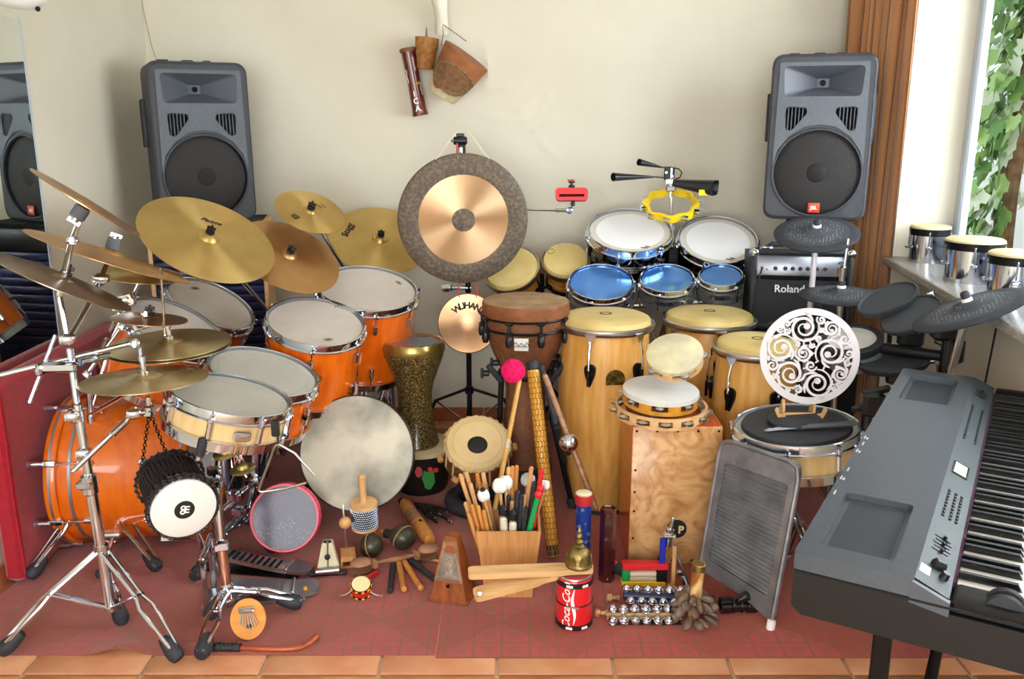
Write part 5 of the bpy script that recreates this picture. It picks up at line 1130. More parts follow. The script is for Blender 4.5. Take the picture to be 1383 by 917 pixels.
# ================================================================== washboard
BL = V(.605, 2.63, .03); BR = V(.79, 2.40, .012); ex = (BR-BL); ex.z = 0; Wd = ex.length; ex.normalize(); nz = V(-ex.y*-1 if 0 else ex.y, -ex.x, 0)
nrm = V(ex.y, -ex.x, 0); ey = (V(0, 0, 1)*.985 - nrm*.17).normalized(); nz = ex.cross(ey)
Mw = Matrix((ex, ey, nz)).transposed().to_4x4(); Mw.translation = V(BL.x, BL.y, .012); Hw = .515
t = thing('washboard', 'grey ribbed metal washboard leaning on the right snare stand', 'washboard', Mw)
outl = rpoly([(0, .07), (Wd*.55, .055), (Wd-.02, .02), (Wd-.006, .02), (Wd, .06), (Wd, Hw), (0, Hw)], .035, 6)
inn = rpoly([(.03, .115), (Wd-.035, .085), (Wd-.03, Hw-.075), (.03, Hw-.075)], .012, 3)
obj('frame', MB().prism(outl, [inn], -.004, .006).tube([(.004, .08, .004), (.003, Hw-.05, .004), (.012, Hw-.016, .004), (.045, Hw-.004, .004), (Wd-.045, Hw-.004, .004), (Wd-.012, Hw-.016, .004), (Wd-.003, Hw-.05, .004), (Wd-.004, .04, .004)], .0085, 8), wash, t)
NR = 27; rb = MB(); vs = []; fs = []; nn = NR*6; a0, a1 = .09, Hw-.07
for i in range(nn+1):
    y_ = a0+(a1-a0)*i/nn; z_ = .0055*sin(2*PI*i/6)
    vs += [(.022, y_, z_), (Wd-.024, y_-.03*(1-i/nn), z_)]
fs = [(2*i, 2*i+1, 2*i+3, 2*i+2) for i in range(nn)]
k = len(vs); vs += [(v_[0], v_[1], v_[2]-.0015) for v_ in vs]; fs += [tuple(j+k for j in f[::-1]) for f in fs]
obj('ribbed_sheet', rb.add(vs, fs), wash, t, sharp=80)
L = obj('leg', MB().rod((Wd-.008, -.0, .0), (Wd-.008, .16, .0), .0075, 10), wash, t); obj('white_cap', MB().rod((Wd-.008, -.012, 0), (Wd-.008, .024, 0), .0135, 14), white, L)
obj('leg', MB().rod((.012, -.0, .0), (.012, .12, .0), .0075, 10), wash, t)

# ================================================================== electronic kit
def epad_cymbal(label, e, knob=True, dots=True):
    c, n, R, x = e; t = thing('cymbal_pad', label, 'drum pad', frame(c-n*.012, n, x), 'electronic cymbal pads')
    obj('pad', MB().lathe([(0, .03), (R*.10, .03), (R*.22, .027), (R*.30, .019), (R*.5, .014), (R*.78, .009)], 64), pad_dot, t)
    obj('rim', MB().lathe([(R*.77, .0093), (R*.95, .006), (R, .002), (R*.99, -.003), (R*.7, -.004), (.01, .004), (.01, .01), (R*.75, .007)], 64, close=True), rubber, t)
    obj('washer', MB().lathe([(0, .04), (.014, .04), (.016, .036), (.016, .03), (0, .03)], 16), white, t)
    obj('wing_nut', MB().lathe([(0, .062), (.011, .06), (.014, .052), (.013, .04), (0, .04)], 16), rubber, t)
    return t
def rpad(label, e, mesh=False):
    c, n, R, x = e; t = thing('drum_pad', label, 'drum pad', frame(c-n*.03, n, x), 'electronic drum pads')
    if not mesh:
        obj('rim', MB().lathe([(0, 0), (R*.5, 0), (R*.93, .012), (R, .022), (R, .032), (R*.94, .034), (R*.90, .028), (0, .026)], 56), rubber, t)
        obj('pad_face', MB().lathe([(0, .0275), (R*.90, .0285), (R*.9, .02), (0, .02)], 56), mat('pad_grey_rubber', '3b3f45', rough=.6), t)
    else:
        obj('rim', MB().lathe([(R*.9, .0), (R, .005), (R*1.02, .03), (R*.97, .036), (R*.8, .036), (R*.78, .026), (R*.8, .0)], 56, close=True), rubber, t)
        obj('shell', MB().lathe([(0, -.06), (R*.85, -.06), (R*.99, -.02), (R*1.0, .0), (0, .0)], 56), mat('silver_shell', 'a8b0b2', rough=.35, metal=.5), t)
        obj('mesh_head', MB().lathe([(0, .03), (R*.8, .03), (R*.8, .02), (0, .02)], 48), head_w, t)
    obj('mount', MB().box((0, .0, -.02), (.06, .05, .05), bev=.01), black, t)
    return t
ep = {}
E_ = [(('cym', 'speckled black cymbal pad below the right loudspeaker'), (1103, 312, 56, 24, 1), 3.40), (('cym', 'black cymbal pad behind the white lace disc, partly over the amplifier'), (1136, 395, 55, 13, 3), 3.28),
      (('cym', 'largest black cymbal pad at the right under the window sill'), (1309, 414, 76, 19, -16.5), 2.62)]
for (k, lab), px, Y in E_: epad_cymbal(lab, ell(*px, Y))
for lab, px, Y, ms in (('black rubber drum pad farthest back, tilted towards the player', (1198, 403, 41, 17, -22), 3.02, 0), ('black rubber drum pad nearest the large cymbal pad', (1230, 424, 41, 21, -24), 2.88, 0),
                       ('flat black rubber drum pad just above the keyboard end', (1207, 489, 45, 13, -4), 2.86, 0), ('silver sided mesh drum pad beside the lace disc', (1150, 458, 40, 20, -2), 3.0, 1)):
    rpad(lab, ell(*px, Y), ms)
t = thing('drum_rack', 'black rack with chrome posts carrying the electronic drum pads', 'rack', (1.25, 3.0, 0))
cA, nA, RA, _ = ell(1103, 312, 56, 24, 1, 3.40); cB, nB, RB, _ = ell(1136, 395, 55, 13, 3, 3.28); cC, nC, RC, _ = ell(1309, 414, 76, 19, -16.5, 2.62)
tcr = P(1096, 430, 3.40); whp = mat('white_enamel_tube', 'd8d4de', rough=.25, metal=.3)
obj('post', MB().rod(V(cA.x-.005, cA.y, .03), cA-nA*.012, .011, 14), whp, t, world=True)
obj('post', MB().rod(V(cB.x+.02, cB.y, .03), cB-nB*.012, .011, 14), steel, t, world=True)
obj('hi_hat_rod', MB().rod(cB+nB*.05, P(1146, 322, 3.28), .0045, 8).rod(cB+nB*.02, cB+nB*.10, .012, 12), steel, t, world=True)
bs = P(1282, 500, 2.68); obj('boom', MB().rod(cC-nC*.015, bs, .0085, 12).rod(cC.lerp(bs, .15), V(bs.x-.02, bs.y+.02, .45), .012, 12), steel, t, world=True)
obj('clamp', hinge(cC-nC*.03, (.3, -1, .2), .016), chrome, t, world=True)
md = P(1290, 440, 2.75); 
obj('post', MB().rod(V(md.x, 2.78, .03), V(md.x, 2.78, md.z), .019, 14), black, t, world=True)
obj('clamp', MB().box(md+V(-.02, .03, -.02), (.075, .06, .07), bev=.014).rod(md+V(-.09, .03, -.01), md+V(-.03, .03, -.01), .013).box(md+V(.02, .03, -.09), (.06, .05, .09), bev=.012), black, t, world=True)
mq = P(1230, 455, 2.94); mr = P(1200, 470, 3.0)
obj('crossbar', MB().rod(V(.98, 3.22, mq.z-.06), V(md.x+.0, 2.80, mq.z-.03), .019, 14), black, t, world=True)
obj('clamp', MB().box(mq, (.08, .06, .075), bev=.014).box(mq-V(.0, 0, .05), (.1, .05, .03), bev=.01), black, t, world=True)
obj('l_rod', MB().tube([P(1252, 398, 3.0), P(1259, 395, 3.0), P(1263, 402, 2.99), P(1262, 440, 2.96)], .0055, 8), chrome, t, world=True)
obj('l_rod', MB().tube([P(1240, 492, 2.84), P(1262, 489, 2.84), P(1267, 494, 2.84), P(1268, 520, 2.86)], .0055, 8), chrome, t, world=True)
obj('l_rod', MB().rod(P(1275, 420, 2.84), P(1290, 418, 2.8), .006).rod(mr, mr+V(0, 0, .06), .009), chrome, t, world=True)
obj('post', MB().rod(V(.98, 3.25, .03), V(.98, 3.25, mq.z-.02), .019, 14), black, t, world=True)
for x_, y_ in ((md.x, 2.78), (.98, 3.25)): obj('foot', MB().box((x_, y_, .018), (.09, .32, .03), bev=.01), rubber, t, world=True)
obj('cable', MB().tube([P(1270, 455, 2.82), P(1262, 462, 2.82), P(1280, 470, 2.8), P(1278, 500, 2.8), P(1283, 520, 2.8)], .004, 6), black, t, world=True)
obj('cable', MB().tube([P(1352, 414, 2.6), P(1346, 440, 2.66), P(1338, 480, 2.7), P(1330, 520, 2.72), V(1.33, 2.72, .05)], .0035, 6), black, t, world=True)
mo = P(1178, 545, 2.62); obj('clamp', MB().box(mo, (.07, .05, .08), bev=.014).rod(mo+V(-.03, 0, .03), mo+V(.05, 0, .05), .012).rod(mo-V(.06, 0, .02), mo, .01), black, t, world=True)
obj('post', MB().rod(V(mo.x, mo.y+.03, .02), mo+V(0, .03, .03), .016, 12), black, t, world=True)

# ================================================================== chrome bongos on the sill
ds = []
for lab, px, r, H, b_ in (('left and smallest of three chrome bongos on the window sill', 1252, .077, .145, .10), ('middle and widest of three chrome bongos on the window sill', 1311, .098, .15, .115), ('right chrome bongo on the window sill at the picture edge', 1366, .084, .15, .125)):
    best = min(((abs((691.5+F*(p.x)/((p-CAM).dot(FW)))-px), a) for a in [i*.01 for i in range(150)] for p in [rw(a, b_, SILL)]))
    p = rw(best[1], b_, SILL); t = thing('chrome_bongo', lab, 'drum', p, 'three chrome bongos'); ds.append(p)
    obj('shell', MB().lathe([(r*.92, 0), (r*.94, 0), (r*.94, H-.02), (r*.92, H-.02)], 48, close=True), chrome, t)
    obj('hoop', MB().lathe([(r*.95, H-.035), (r*1.02, H-.035), (r*1.03, H-.008), (r*.97, H-.008)], 48, close=True), blackm, t)
    obj('head', MB().lathe([(0, H+.004), (r*.92, H+.003), (r*1.0, H-.002), (r*1.01, H-.012), (0, H-.012)], 48), mat('sill_bongo_skin', 'dccfa6', 'ccbd90', scale=10, rough=.6), t)
    ring('bracket', MB().box((r*.99, 0, H*.42), (.03, .022, .014), bev=.004).rod(V(r*1.02, 0, H*.38), V(r*1.02, 0, H-.02), .0035, 6), chrome, t, 5, .5)
for a, b, w_ in zip(ds, ds[1:], ('left and middle', 'middle and right')):
    d = (b-a).normalized(); cpt = (a+b)/2+V(0, 0, .075); t = thing('bongo_bridge', 'black bridge block between the %s chrome bongo on the sill' % w_, 'bracket', cpt, 'bridge blocks on the sill'); obj('block', MB().rod(cpt-d*.014, cpt+d*.014, .012), blackm, t, world=True)

# ================================================================== keyboard
K0 = V(.488, 1.405, .78); el = V(.508, .861, 0).normalized(); ed = V(el.y, -el.x, 0)
Mk = Matrix((ed, el, V(0, 0, 1))).transposed().to_4x4(); Mk.translation = K0
t = thing('stage_piano', 'large dark grey electric piano with sunken grilles at the front right', 'keyboard', Mk); Lk = 1.357
def slab(prof, y0, y1): 
    n_ = len(prof); return MB().add([(x_, y0, z_) for x_, z_ in prof]+[(x_, y1, z_) for x_, z_ in prof], [tuple(range(n_)), tuple(range(2*n_-1, n_-1, -1))]+[(i, n_+i, n_+(i+1) % n_, (i+1) % n_) for i in range(n_)])
g1 = (.03, .155, .055, .315); g2 = (.03, .155, 1.03, 1.30)
outer = rpoly([(0, 0), (.192, 0), (.192, Lk), (0, Lk)], .008, 2)
hol = [rpoly([(a, c_), (b, c_), (b, d_), (a, d_)], .012, 3) for a, b, c_, d_ in (g1, g2)]
obj('top_cover', MB().prism(outer, hol, -.03, 0), kb_top, t)
obj('body', slab([(.002, -.03), (.19, -.03), (.245, -.045), (.40, -.045), (.402, -.05), (.402, -.115), (.02, -.115), (.002, -.10)], .001, Lk-.001), kb_body, t)
obj('cheek', slab([(.188, -.001), (.248, -.026), (.248, -.05), (.188, -.04)], 0, .012), kb_top, t)
obj('seam', MB().box((.2, .0005, -.034), (.39, .003, .004)), dark, t)
for (a, b, c_, d_), q in zip((g1, g2), hol):
    G_ = obj('speaker_grille', MB().prism(q, [], -.03, -.014), kb_grill, t); n_ = len(q)
    obj('grille_bezel', MB().prism(q, [[((a+b)/2+(x_-(a+b)/2)*.84, (c_+d_)/2+(y_-(c_+d_)/2)*.9) for x_, y_ in q]], -.02, -.0135), kb_top, G_)
pm = MB().add([(.192, .012, 0), (.246, .012, -.024), (.246, Lk-.002, -.024), (.192, Lk-.002, 0)], [(0, 1, 2, 3)]).add([(.192, .012, -.02), (.246, .012, -.044), (.246, Lk-.002, -.044), (.192, Lk-.002, -.02)], [(3, 2, 1, 0)])
pm.add([(.192, Lk-.002, 0), (.246, Lk-.002, -.024), (.246, Lk-.002, -.044), (.192, Lk-.002, -.02)], [(0, 1, 2, 3)]).add([(.246, .012, -.024), (.246, .012, -.044), (.246, Lk-.002, -.044), (.246, Lk-.002, -.024)], [(0, 1, 2, 3)])
pnl = obj('control_panel', pm, kb_panel, t)
PM = T(.192, 0, 0) @ RY(math.atan2(.024, .054))
sm = MB().box((0, 0, .0008), (.030, .0042, .0016)).box((.002, 0, .004), (.006, .007, .008), bev=.001).mesh('slider')
for y0 in (.155, 1.19):
    for i in range(5): obj('slider', sm, black, pnl, PM @ T(.027+.003*(i % 2), y0+.014*i, 0))
bm_ = MB().box((0, 0, .0015), (.0055, .008, .003), bev=.001).mesh('button')
for y0, n_ in ((.31, 9), (.80, 18)):
    for r_ in (.016, .03, .042):
        if r_ == .03 and y0 > .5: continue
        for i in range(n_): obj('button', bm_, black, pnl, PM @ T(r_, y0+.0165*i, 0))
obj('display', MB().box((.026, .585, .0008), (.034, .075, .002)), None, pnl, PM).data.materials.append(mat('display_dark', '232a28', rough=.2))
em = mat('lit_display', 'cfe8b0', rough=.3); b_ = em.node_tree.nodes['Principled BSDF']; b_.inputs['Emission Color'].default_value = C('cfe8b0'); b_.inputs['Emission Strength'].default_value = .55
obj('display', MB().box((.026, .585, .0018), (.026, .06, .002)), em, pnl, PM)
obj('volume_wheel', MB().rod(V(.02, .09, .004), V(.04, .098, .004), .011, 14), black, pnl, PM); obj('knob', MB().lathe([(0, .012), (.006, .012), (.008, 0), (0, 0)], 14, PM @ T(.043, .068, 0)), black, pnl)
obj('label_plate', MB().box((.012, .06, .0006), (.018, .03, .001)), mat('pale_label', 'cdd6d8', rough=.4), pnl, PM)
wk = MB().box((0, 0, 0), (.145, .0225, .02), bev=.0018).mesh('white_key'); bk = MB().add([(-.0475, -.0055, 0), (.0475, -.0055, 0), (.0475, .0055, 0), (-.0475, .0055, 0), (-.0475, -.0042, .012), (.041, -.0042, .012), (.041, .0042, .012), (-.0475, .0042, .012)], [(3, 2, 1, 0), (4, 5, 6, 7), (0, 1, 5, 4), (1, 2, 6, 5), (2, 3, 7, 6), (3, 0, 4, 7)]).mesh('black_key')
k0 = .085; 
for i in range(52):
    obj('white_key', wk, kwhite, t, T(.252+.0725, k0+.0235*(i+.5), -.039))
    if (i % 7) in (0, 2, 3, 5, 6) and i < 51: obj('black_key', bk, kblack, t, T(.252+.0475, k0+.0235*(i+1), -.029))
obj('felt_strip', MB().box((.2485, k0+.611, -.033), (.004, 1.222, .012)), mat('magenta_felt', '5c3550', rough=.9), t)
obj('cheek_block', MB().box((.325, .045, -.036), (.15, .07, .022), bev=.004), kb_body, t); obj('cheek_block', MB().box((.325, Lk-.025, -.036), (.15, .045, .03), bev=.004), kb_body, t)
for y_ in (.035, .06): obj('wheel', MB().lathe([(.0, -.006), (.03, -.006), (.032, 0), (.03, .006), (0, .006)], 24, T(.325, y_, -.037) @ RX(PI/2)), rubber, t)
obj('key_slip', MB().box((.404, Lk/2, -.075), (.008, Lk, .07), bev=.003), kb_body, t)
for i, y_ in enumerate((.30, .38, .44, .56, .62, .66)): obj('print', MB().box((.012, y_, .0004), (.004, .012, .0008)).box((.006, y_+.006, .0004), (.003, .02, .0008)) if i % 2 else MB().box((.01, y_, .0004), (.003, .022, .0008)), mat('pale_print', 'c5c9cc', rough=.5), t)
t = thing('keyboard_stand', 'black stand legs under the electric piano', 'stand', (Mk @ V(.2, .68, -.78)))
for y_ in (.12, 1.22):
    for x_ in (.145,):
        obj('leg', MB().box(tuple(0 for _ in range(3)), (.032, .032, .66), Mk @ T(x_, y_, -.45), bev=.005), blackm, t, world=True)
    obj('cross_rail', MB().box((0, 0, 0), (.34, .03, .03), Mk @ T(.2, y_, -.131), bev=.004), blackm, t, world=True)
obj('long_rail', MB().box((0, 0, 0), (.03, 1.07, .03), Mk @ T(.2, .67, -.70), bev=.004), blackm, t, world=True); obj('foot_rail', MB().box((0, 0, 0), (.34, .03, .03), Mk @ T(.2, 1.22, -.762), bev=.004), blackm, t, world=True); obj('foot_rail', MB().box((0, 0, 0), (.34, .03, .03), Mk @ T(.2, .12, -.762), bev=.004), blackm, t, world=True)

# ================================================================== on the wall
YW = YB-.07
t = thing('wall_horn', 'white tapering horn hook on the wall above the hanging drums', 'hook', P(593, -5, YB))
obj('horn', MB().tube([P(590, -30, YW-.03), P(592, -8, YW-.01), P(596, 15, YW-.01), P(597, 45, YW+.02)], [.05, .042, .028, .033], 14), bone, t, world=True)
obj('back_plate', MB().cyl(P(594, 20, YB-.005), P(594, 20, YW), .02), bone, t, world=True)
a, b = P(568, 156, YW+.01), P(551, 68, YW+.0); M = frame(a, b-a, (1, 0, 0)); L = (b-a).length
t = thing('rain_tube', 'dark red bamboo tube with white letters hanging on the wall', 'tube', M, None)
obj('tube', MB().lathe([(.030, 0), (.038, 0), (.034, .03), (.031, L*.5), (.033, L-.03), (.033, L), (.026, L)], 28, close=True), mat('oxblood_bamboo', '5a1f1a', '6d2a22', scale=10, stretch=(5, 5, 1), rough=.25, coat=.6), t)
obj('rim', MB().lathe([(0, L-.006), (.038, L-.006), (.039, L-.002), (.039, L+.008), (.03, L+.012), (0, L+.0)], 24), mat('rim_brown_wood', '7b4a30', rough=.6), t)
for ch, z_, x_ in (('A', .032, 0), ('C', .066, -.002), ('I', .098, -.004)): obj('lettering', text(ch, .036, .0006, 0, .02), print_w, t, T(x_-.002, -.0385 if z_ < .05 else -.0365, z_) @ RX(PI/2))
m = MB(); 
for k in range(5): m.box((0, .009, 0), (.004, .018, .001), T(.014, -.0305, .135) @ RX(PI/2) @ RZ(-1.0+.5*k), bev=.0)
obj('leaf_print', m, mat('ochre_print', 'b08a3a', rough=.6), t); obj('leaf_print', MB().box((.012, -.0345, .02), (.012, .001, .016)), mat('ochre_print2', 'a07a30', rough=.6), t)
for z0, x_ in ((.15, -.024), (.09, .028), (.2, .018)): obj('wavy_print', MB().tube([V(x_+.002*sin(k*2), -math.sqrt(max(1e-6, .0335**2-x_**2))-.001, z0+.012*k) for k in range(6)], .0012, 5), print_w, t)
def hung(label, a, b, r0, r1, body, sleeve, cords, name='hanging_drum', frac=.5, sleeve_m=None, jag=.12):
    a = Vector(a); b = Vector(b); M = frame(a, b-a, (1, 0, 0)); L = (b-a).length; t = thing(name, label, 'drum', M, None)
    R_ = lambda z_: r0+(r1-r0)*(z_/L)**.8
    obj('body', MB().lathe([(r0*.75, 0), (r0, 0)]+[(R_(L*k/10), L*k/10) for k in range(1, 11)]+[(r1*.9, L-.004), (r0*.7, .01)], 40, close=True), body, t)
    n_ = 40; rows = 8; vs = []; fs = []
    for j in range(rows+1):
        for i in range(n_):
            an = 2*PI*i/n_; zl = L*(1-frac*(1-jag*1.5*cos(an*2+.8)+jag*.4*sin(5*an))); z_ = zl+(L+.003-zl)*j/rows; r_ = R_(min(L, z_))+.003; vs.append((r_*cos(an), r_*sin(an), z_))
    for j in range(rows):
        for i in range(n_): fs.append((j*n_+i, j*n_+(i+1) % n_, (j+1)*n_+(i+1) % n_, (j+1)*n_+i))
    vs.append((0, 0, L+.004)); fs += [(rows*n_+i, rows*n_+(i+1) % n_, len(vs)-1) for i in range(n_)]
    obj('skin', MB().add(vs, fs), sleeve_m or terracotta_sk, t)
    if cords:
        for k in range(cords): 
            an = -PI/2-1.05+2.2*k/cords; u = abs(k/cords-.5)*2; z1 = L*(.76-.20*u*u); z0_ = L*(.14+.16*u*u)
            obj('cord', MB().tube([((R_(z_)+.006)*cos(an+.02*(i % 2)), (R_(z_)+.006)*sin(an+.02*(i % 2)), z_) for i, z_ in enumerate([z0_+(z1-z0_)*q/8 for q in range(9)])], .0032, 5), cord_m, t)
        obj('cord_edge', MB().tube([((R_(z_)+.007)*cos(an), (R_(z_)+.007)*sin(an), z_) for an, z_ in [(-PI/2-1.08+2.26*k/20, L*(.76-.20*(abs(k/20-.5)*2)**2)) for k in range(21)]], .0045, 6), cord_m, t)
    return t, M, L
t, M, L = hung('larger hanging hide drum with corded sides and pale base on the wall', P(596, 128, YW-.03), P(630, 76, YW-.055), .07, .112, palew, 1, 22, frac=.74)
obj('hanging_cord', MB().tube([P(630, 56, YW-.02), P(597, 32, YW-.02), P(599, 45, YW-.02), P(596, 62, YW)], .0022, 5), cord_m, t, world=True)
t, M, L = hung('small hanging drum of tan basketry on the wall', P(574, 93, YW-.01), P(577, 52, YW-.01), .036, .052, wicker, 1, 0, frac=.35, sleeve_m=wicker, jag=.05)
obj('loop', MB().tube([P(575, 50, YW-.02), P(576, 38, YW-.02), P(577, 50, YW-.01)], .003, 5), cord_m, t, world=True)

# ================================================================== long sticks, centre
def stick(t, a, b, r, m, name='stick', n=10): return obj(name, MB().rod(a, b, r, n, e=.6), m, t, world=True)
a = P(693, 500, 2.95); b = Zp(666, 700, .02); b = P(668, 690, 2.72)
t = thing('pom_mallet', 'bamboo mallet with a bright pink yarn ball', 'mallet', b)
stick(t, P(702, 512, 2.94), b, .0085, mat('bamboo_cane', 'c99e58', 'b4873f', scale=10, stretch=(3, 3, .6), rough=.45), 'handle')
for k in (.33, .62): q = P(702, 512, 2.94).lerp(b, k); obj('node', MB().rod(q-V(0, 0, .004), q+V(0, 0, .004), .0098, 10), bamboo, t, world=True)
q = P(702, 512, 2.94).lerp(b, .5); d = (b-q).normalized(); obj('tape', MB().rod(q-d*.018, q+d*.018, .0093, 10), mat('clear_tape', 'b9a888', rough=.3), t, world=True)
pb = MB(); rr = random.Random(3)
for i in range(260):
    v_ = V(rr.gauss(0, 1), rr.gauss(0, 1), rr.gauss(0, 1)).normalized(); pb.sph(P(693, 501, 2.94)+v_*.037, .0055, 6, 4)
pb.sph(P(693, 501, 2.94), .037, 14, 10); obj('yarn_ball', pb, pink, t, world=True)
a = P(720, 500, 3.05); b = G(747, 758)+V(0, 0, .02)
t = thing('netted_tube', 'long yellow tube with looped brown net pattern leaning in the centre', 'tube', frame(b, a-b, (1, 0, 0))); L = (a-b).length
ylw = mat('amber_tube', 'ecb040', 'dd9f30', scale=8, rough=.3, coat=.5)
obj('tube', MB().lathe([(0, 0), (.0195, 0), (.021, .004), (.021, L-.004), (.0195, L), (0, L)], 24), ylw, t)
nm_ = MB().torus((0, 0, 0), (1, 0, 0), .0095, .0011, 12, 5).mesh('loop')
nb = mat('net_brown', '95651a', rough=.5); k = 0
for j in range(int(L/.019)):
    for i in range(5):
        if k >= 296: break
        an = -PI/2-1.15+2.3*i/4+(.2 if j % 2 else -.2); k += 1; obj('net_loop', nm_, nb, t, RZ(an) @ T(.0208, 0, .012+.019*j))
m = MB()
for j in range(int(L/.019)): m.torus((0, 0, .003+.019*j), (0, 0, 1), .0212, .001, 20, 4)
o = obj('net_rings', m, nb, t); o['kind'] = 'stuff'
obj('end_cap', MB().rod(V(0, 0, -.003), V(0, 0, .045), .0215, 20), black, t); obj('end_cap', MB().rod(V(0, 0, L-.002), V(0, 0, L+.035), .0225, 20), rubber, t)
a = P(735, 505, 3.02); b = Zp(812, 692, .02); b = P(806, 690, 2.86)
t = thing('long_stick', 'long brown stick with a chrome ball on it leaning across the conga', 'stick', b)
stick(t, a, b, .0105, brownw, 'shaft'); q = P(768, 598, 2.91)
obj('chrome_ball', MB().sph(q, .034, 24, 16).torus(q, (0, .3, 1), .0345, .002, 32, 6), chrome, t, world=True); obj('screw', MB().rod(q-V(0, 0, .045), q-V(0, 0, .03), .009, 8), blackm, t, world=True)
a = P(745, 500, 3.08); t = thing('black_strut', 'thin black folding strut beside the netted tube', 'stand', G(768, 662)); stick(t, P(752, 575, 3.05), G(768, 660)+V(0, 0, .02), .011, rubber, 'leg'); stick(t, P(730, 492, 3.12), P(752, 575, 3.05), .012, rubber, 'leg'); obj('rubber_foot', MB().rod(G(768, 662)+V(0, 0, .002), G(768, 660)+V(-.003, 0, .045), .016), rubber, t, world=True)
# ================================================================== bamboo box of sticks
bx = V(G(687, 822).x, 2.66, .006); t = thing('stick_box', 'square bamboo box full of drum sticks on the rug', 'box', bx)
bw0, bw1, bh, bd = .15, .205, .235, .15
def quadwall(x0b, x1b, x0t, x1t, yb, yt, th): return MB().add([(x0b, yb, 0), (x1b, yb, 0), (x1t, yt, bh), (x0t, yt, bh), (x0b, yb+th, 0), (x1b, yb+th, 0), (x1t, yt+th, bh), (x0t, yt+th, bh)], [(0, 1, 2, 3), (5, 4, 7, 6), (0, 3, 7, 4), (1, 5, 6, 2), (3, 2, 6, 7), (0, 4, 5, 1)])
obj('panel', quadwall(-bw0/2, bw0/2, -bw1/2, bw1/2, -bd/2, -bd/2-.01, .008), bamboo, t); obj('panel', quadwall(-bw0/2, bw0/2, -bw1/2, bw1/2, bd/2-.008, bd/2+.002, .008), bamboo, t)
for s in (-1, 1):
    obj('panel', MB().add([(s*bw0/2, -bd/2+.008, 0), (s*bw0/2, bd/2-.008, 0), (s*bw1/2, bd/2, bh), (s*bw1/2, -bd/2, bh), (s*(bw0/2-.008), -bd/2+.008, 0), (s*(bw0/2-.008), bd/2-.008, 0), (s*(bw1/2-.008), bd/2, bh), (s*(bw1/2-.008), -bd/2, bh)], [(0, 1, 2, 3), (7, 6, 5, 4), (3, 2, 6, 7), (0, 3, 7, 4), (1, 5, 6, 2)]), bamboo, t)
obj('bottom', MB().box((0, 0, .006), (bw0-.014, bd-.016, .008)), bamboo, t)
STK = [  # top px, base dx, base dy, depth offset at the top, kind, label
 (621, 640, -.055, .03, .03, 'w', 'pale drum stick farthest left in the stick box, in the back row'), (629, 637, -.045, .045, .045, 'w', 'pale drum stick second from the left in the back row of the box'), (635, 652, -.05, .0, .02, 'w', 'pale drum stick left of the grey felt mallet, standing before the back row'),
 (644, 639, -.03, .05, .05, 'o', 'golden drum stick behind the grey felt mallet'), (652, 638, -.02, .04, .04, 'w', 'pale drum stick between the felt mallets, leaning left'), (628, 678, -.06, -.02, -.03, 'w', 'round tipped drum stick at the left edge, barely above the box'),
 (632, 692, -.062, -.05, -.045, 'o', 'golden stick nearest the left corner of the box'), (637, 681, -.05, -.04, -.04, 'o', 'golden stick second from the left corner in the front row'), (645, 682, -.042, -.045, -.045, 'o', 'golden stick third from the left corner in the front row'), (653, 689, -.035, -.05, -.05, 'o', 'golden stick fourth from the left corner in the front row'),
 (687, 630, .0, .05, .05, 'w', 'thin drum stick right of the white felt mallets'), (692, 629, .01, .03, .05, 'o', 'golden drum stick, left one of the tall middle pair'), (698, 628, .012, .04, .055, 'o', 'golden drum stick, right one of the tall middle pair'), (718, 630, .03, .03, .03, 'w', 'tall upright pale stick before the grey felt balls'), (692, 676, .004, .01, .0, 'w', 'short pale stick between the black topped mallets'), (709, 668, .02, .0, .0, 'w', 'short pale stick right of the black sticks'),
 (687, 668, .0, .02, .02, 'k', 'black stick with a rough top behind the white shafted mallets'), (699, 662, .014, -.02, -.01, 'k', 'thick black stick in the middle of the box'), (705, 667, .02, -.03, -.01, 'k', 'black stick touching the thick one on its right'), (711, 684, .03, -.05, -.04, 'k', 'short black stick beside the green one'), (722, 650, .045, .01, .01, 'k', 'black stick behind the red ones'),
 (679, 686, -.004, -.055, -.055, 'm', 'white shafted mallet with black round tip, the left one'), (693, 692, .01, -.055, -.055, 'm', 'white shafted mallet with black round tip, the right one'),
 (653, 669, -.012, -.02, -.03, 'gf', 'mallet with grey white felt head and black nut'), (675, 656, .0, .01, .0, 'wf', 'mallet with large white felt head, the front one'), (683, 652, .004, .03, .025, 'wf2', 'mallet with white felt head just behind the front white one'), (713, 648, .03, .04, .05, 'gf2', 'mallet with dull grey felt head behind the tall pale stick'), (736, 655, .05, .05, .05, 'wf3', 'small white ball mallet at the right of the box'),
 (727, 668, .02, -.06, -.055, 'gr', 'green mallet with a red ball tip'), (730, 660, .05, -.03, -.03, 'rd', 'red mallet with a red ball tip behind the green one'), (732, 633, .06, .0, .01, 'rs', 'tall red stick at the right of the box')]
grey_f = mat('grey_felt_head', 'a9a7a4', rough=.95, bump=.3, bscale=200); white_f = mat('white_felt_head', 'e6e3e0', rough=.9, bump=.3, bscale=200)
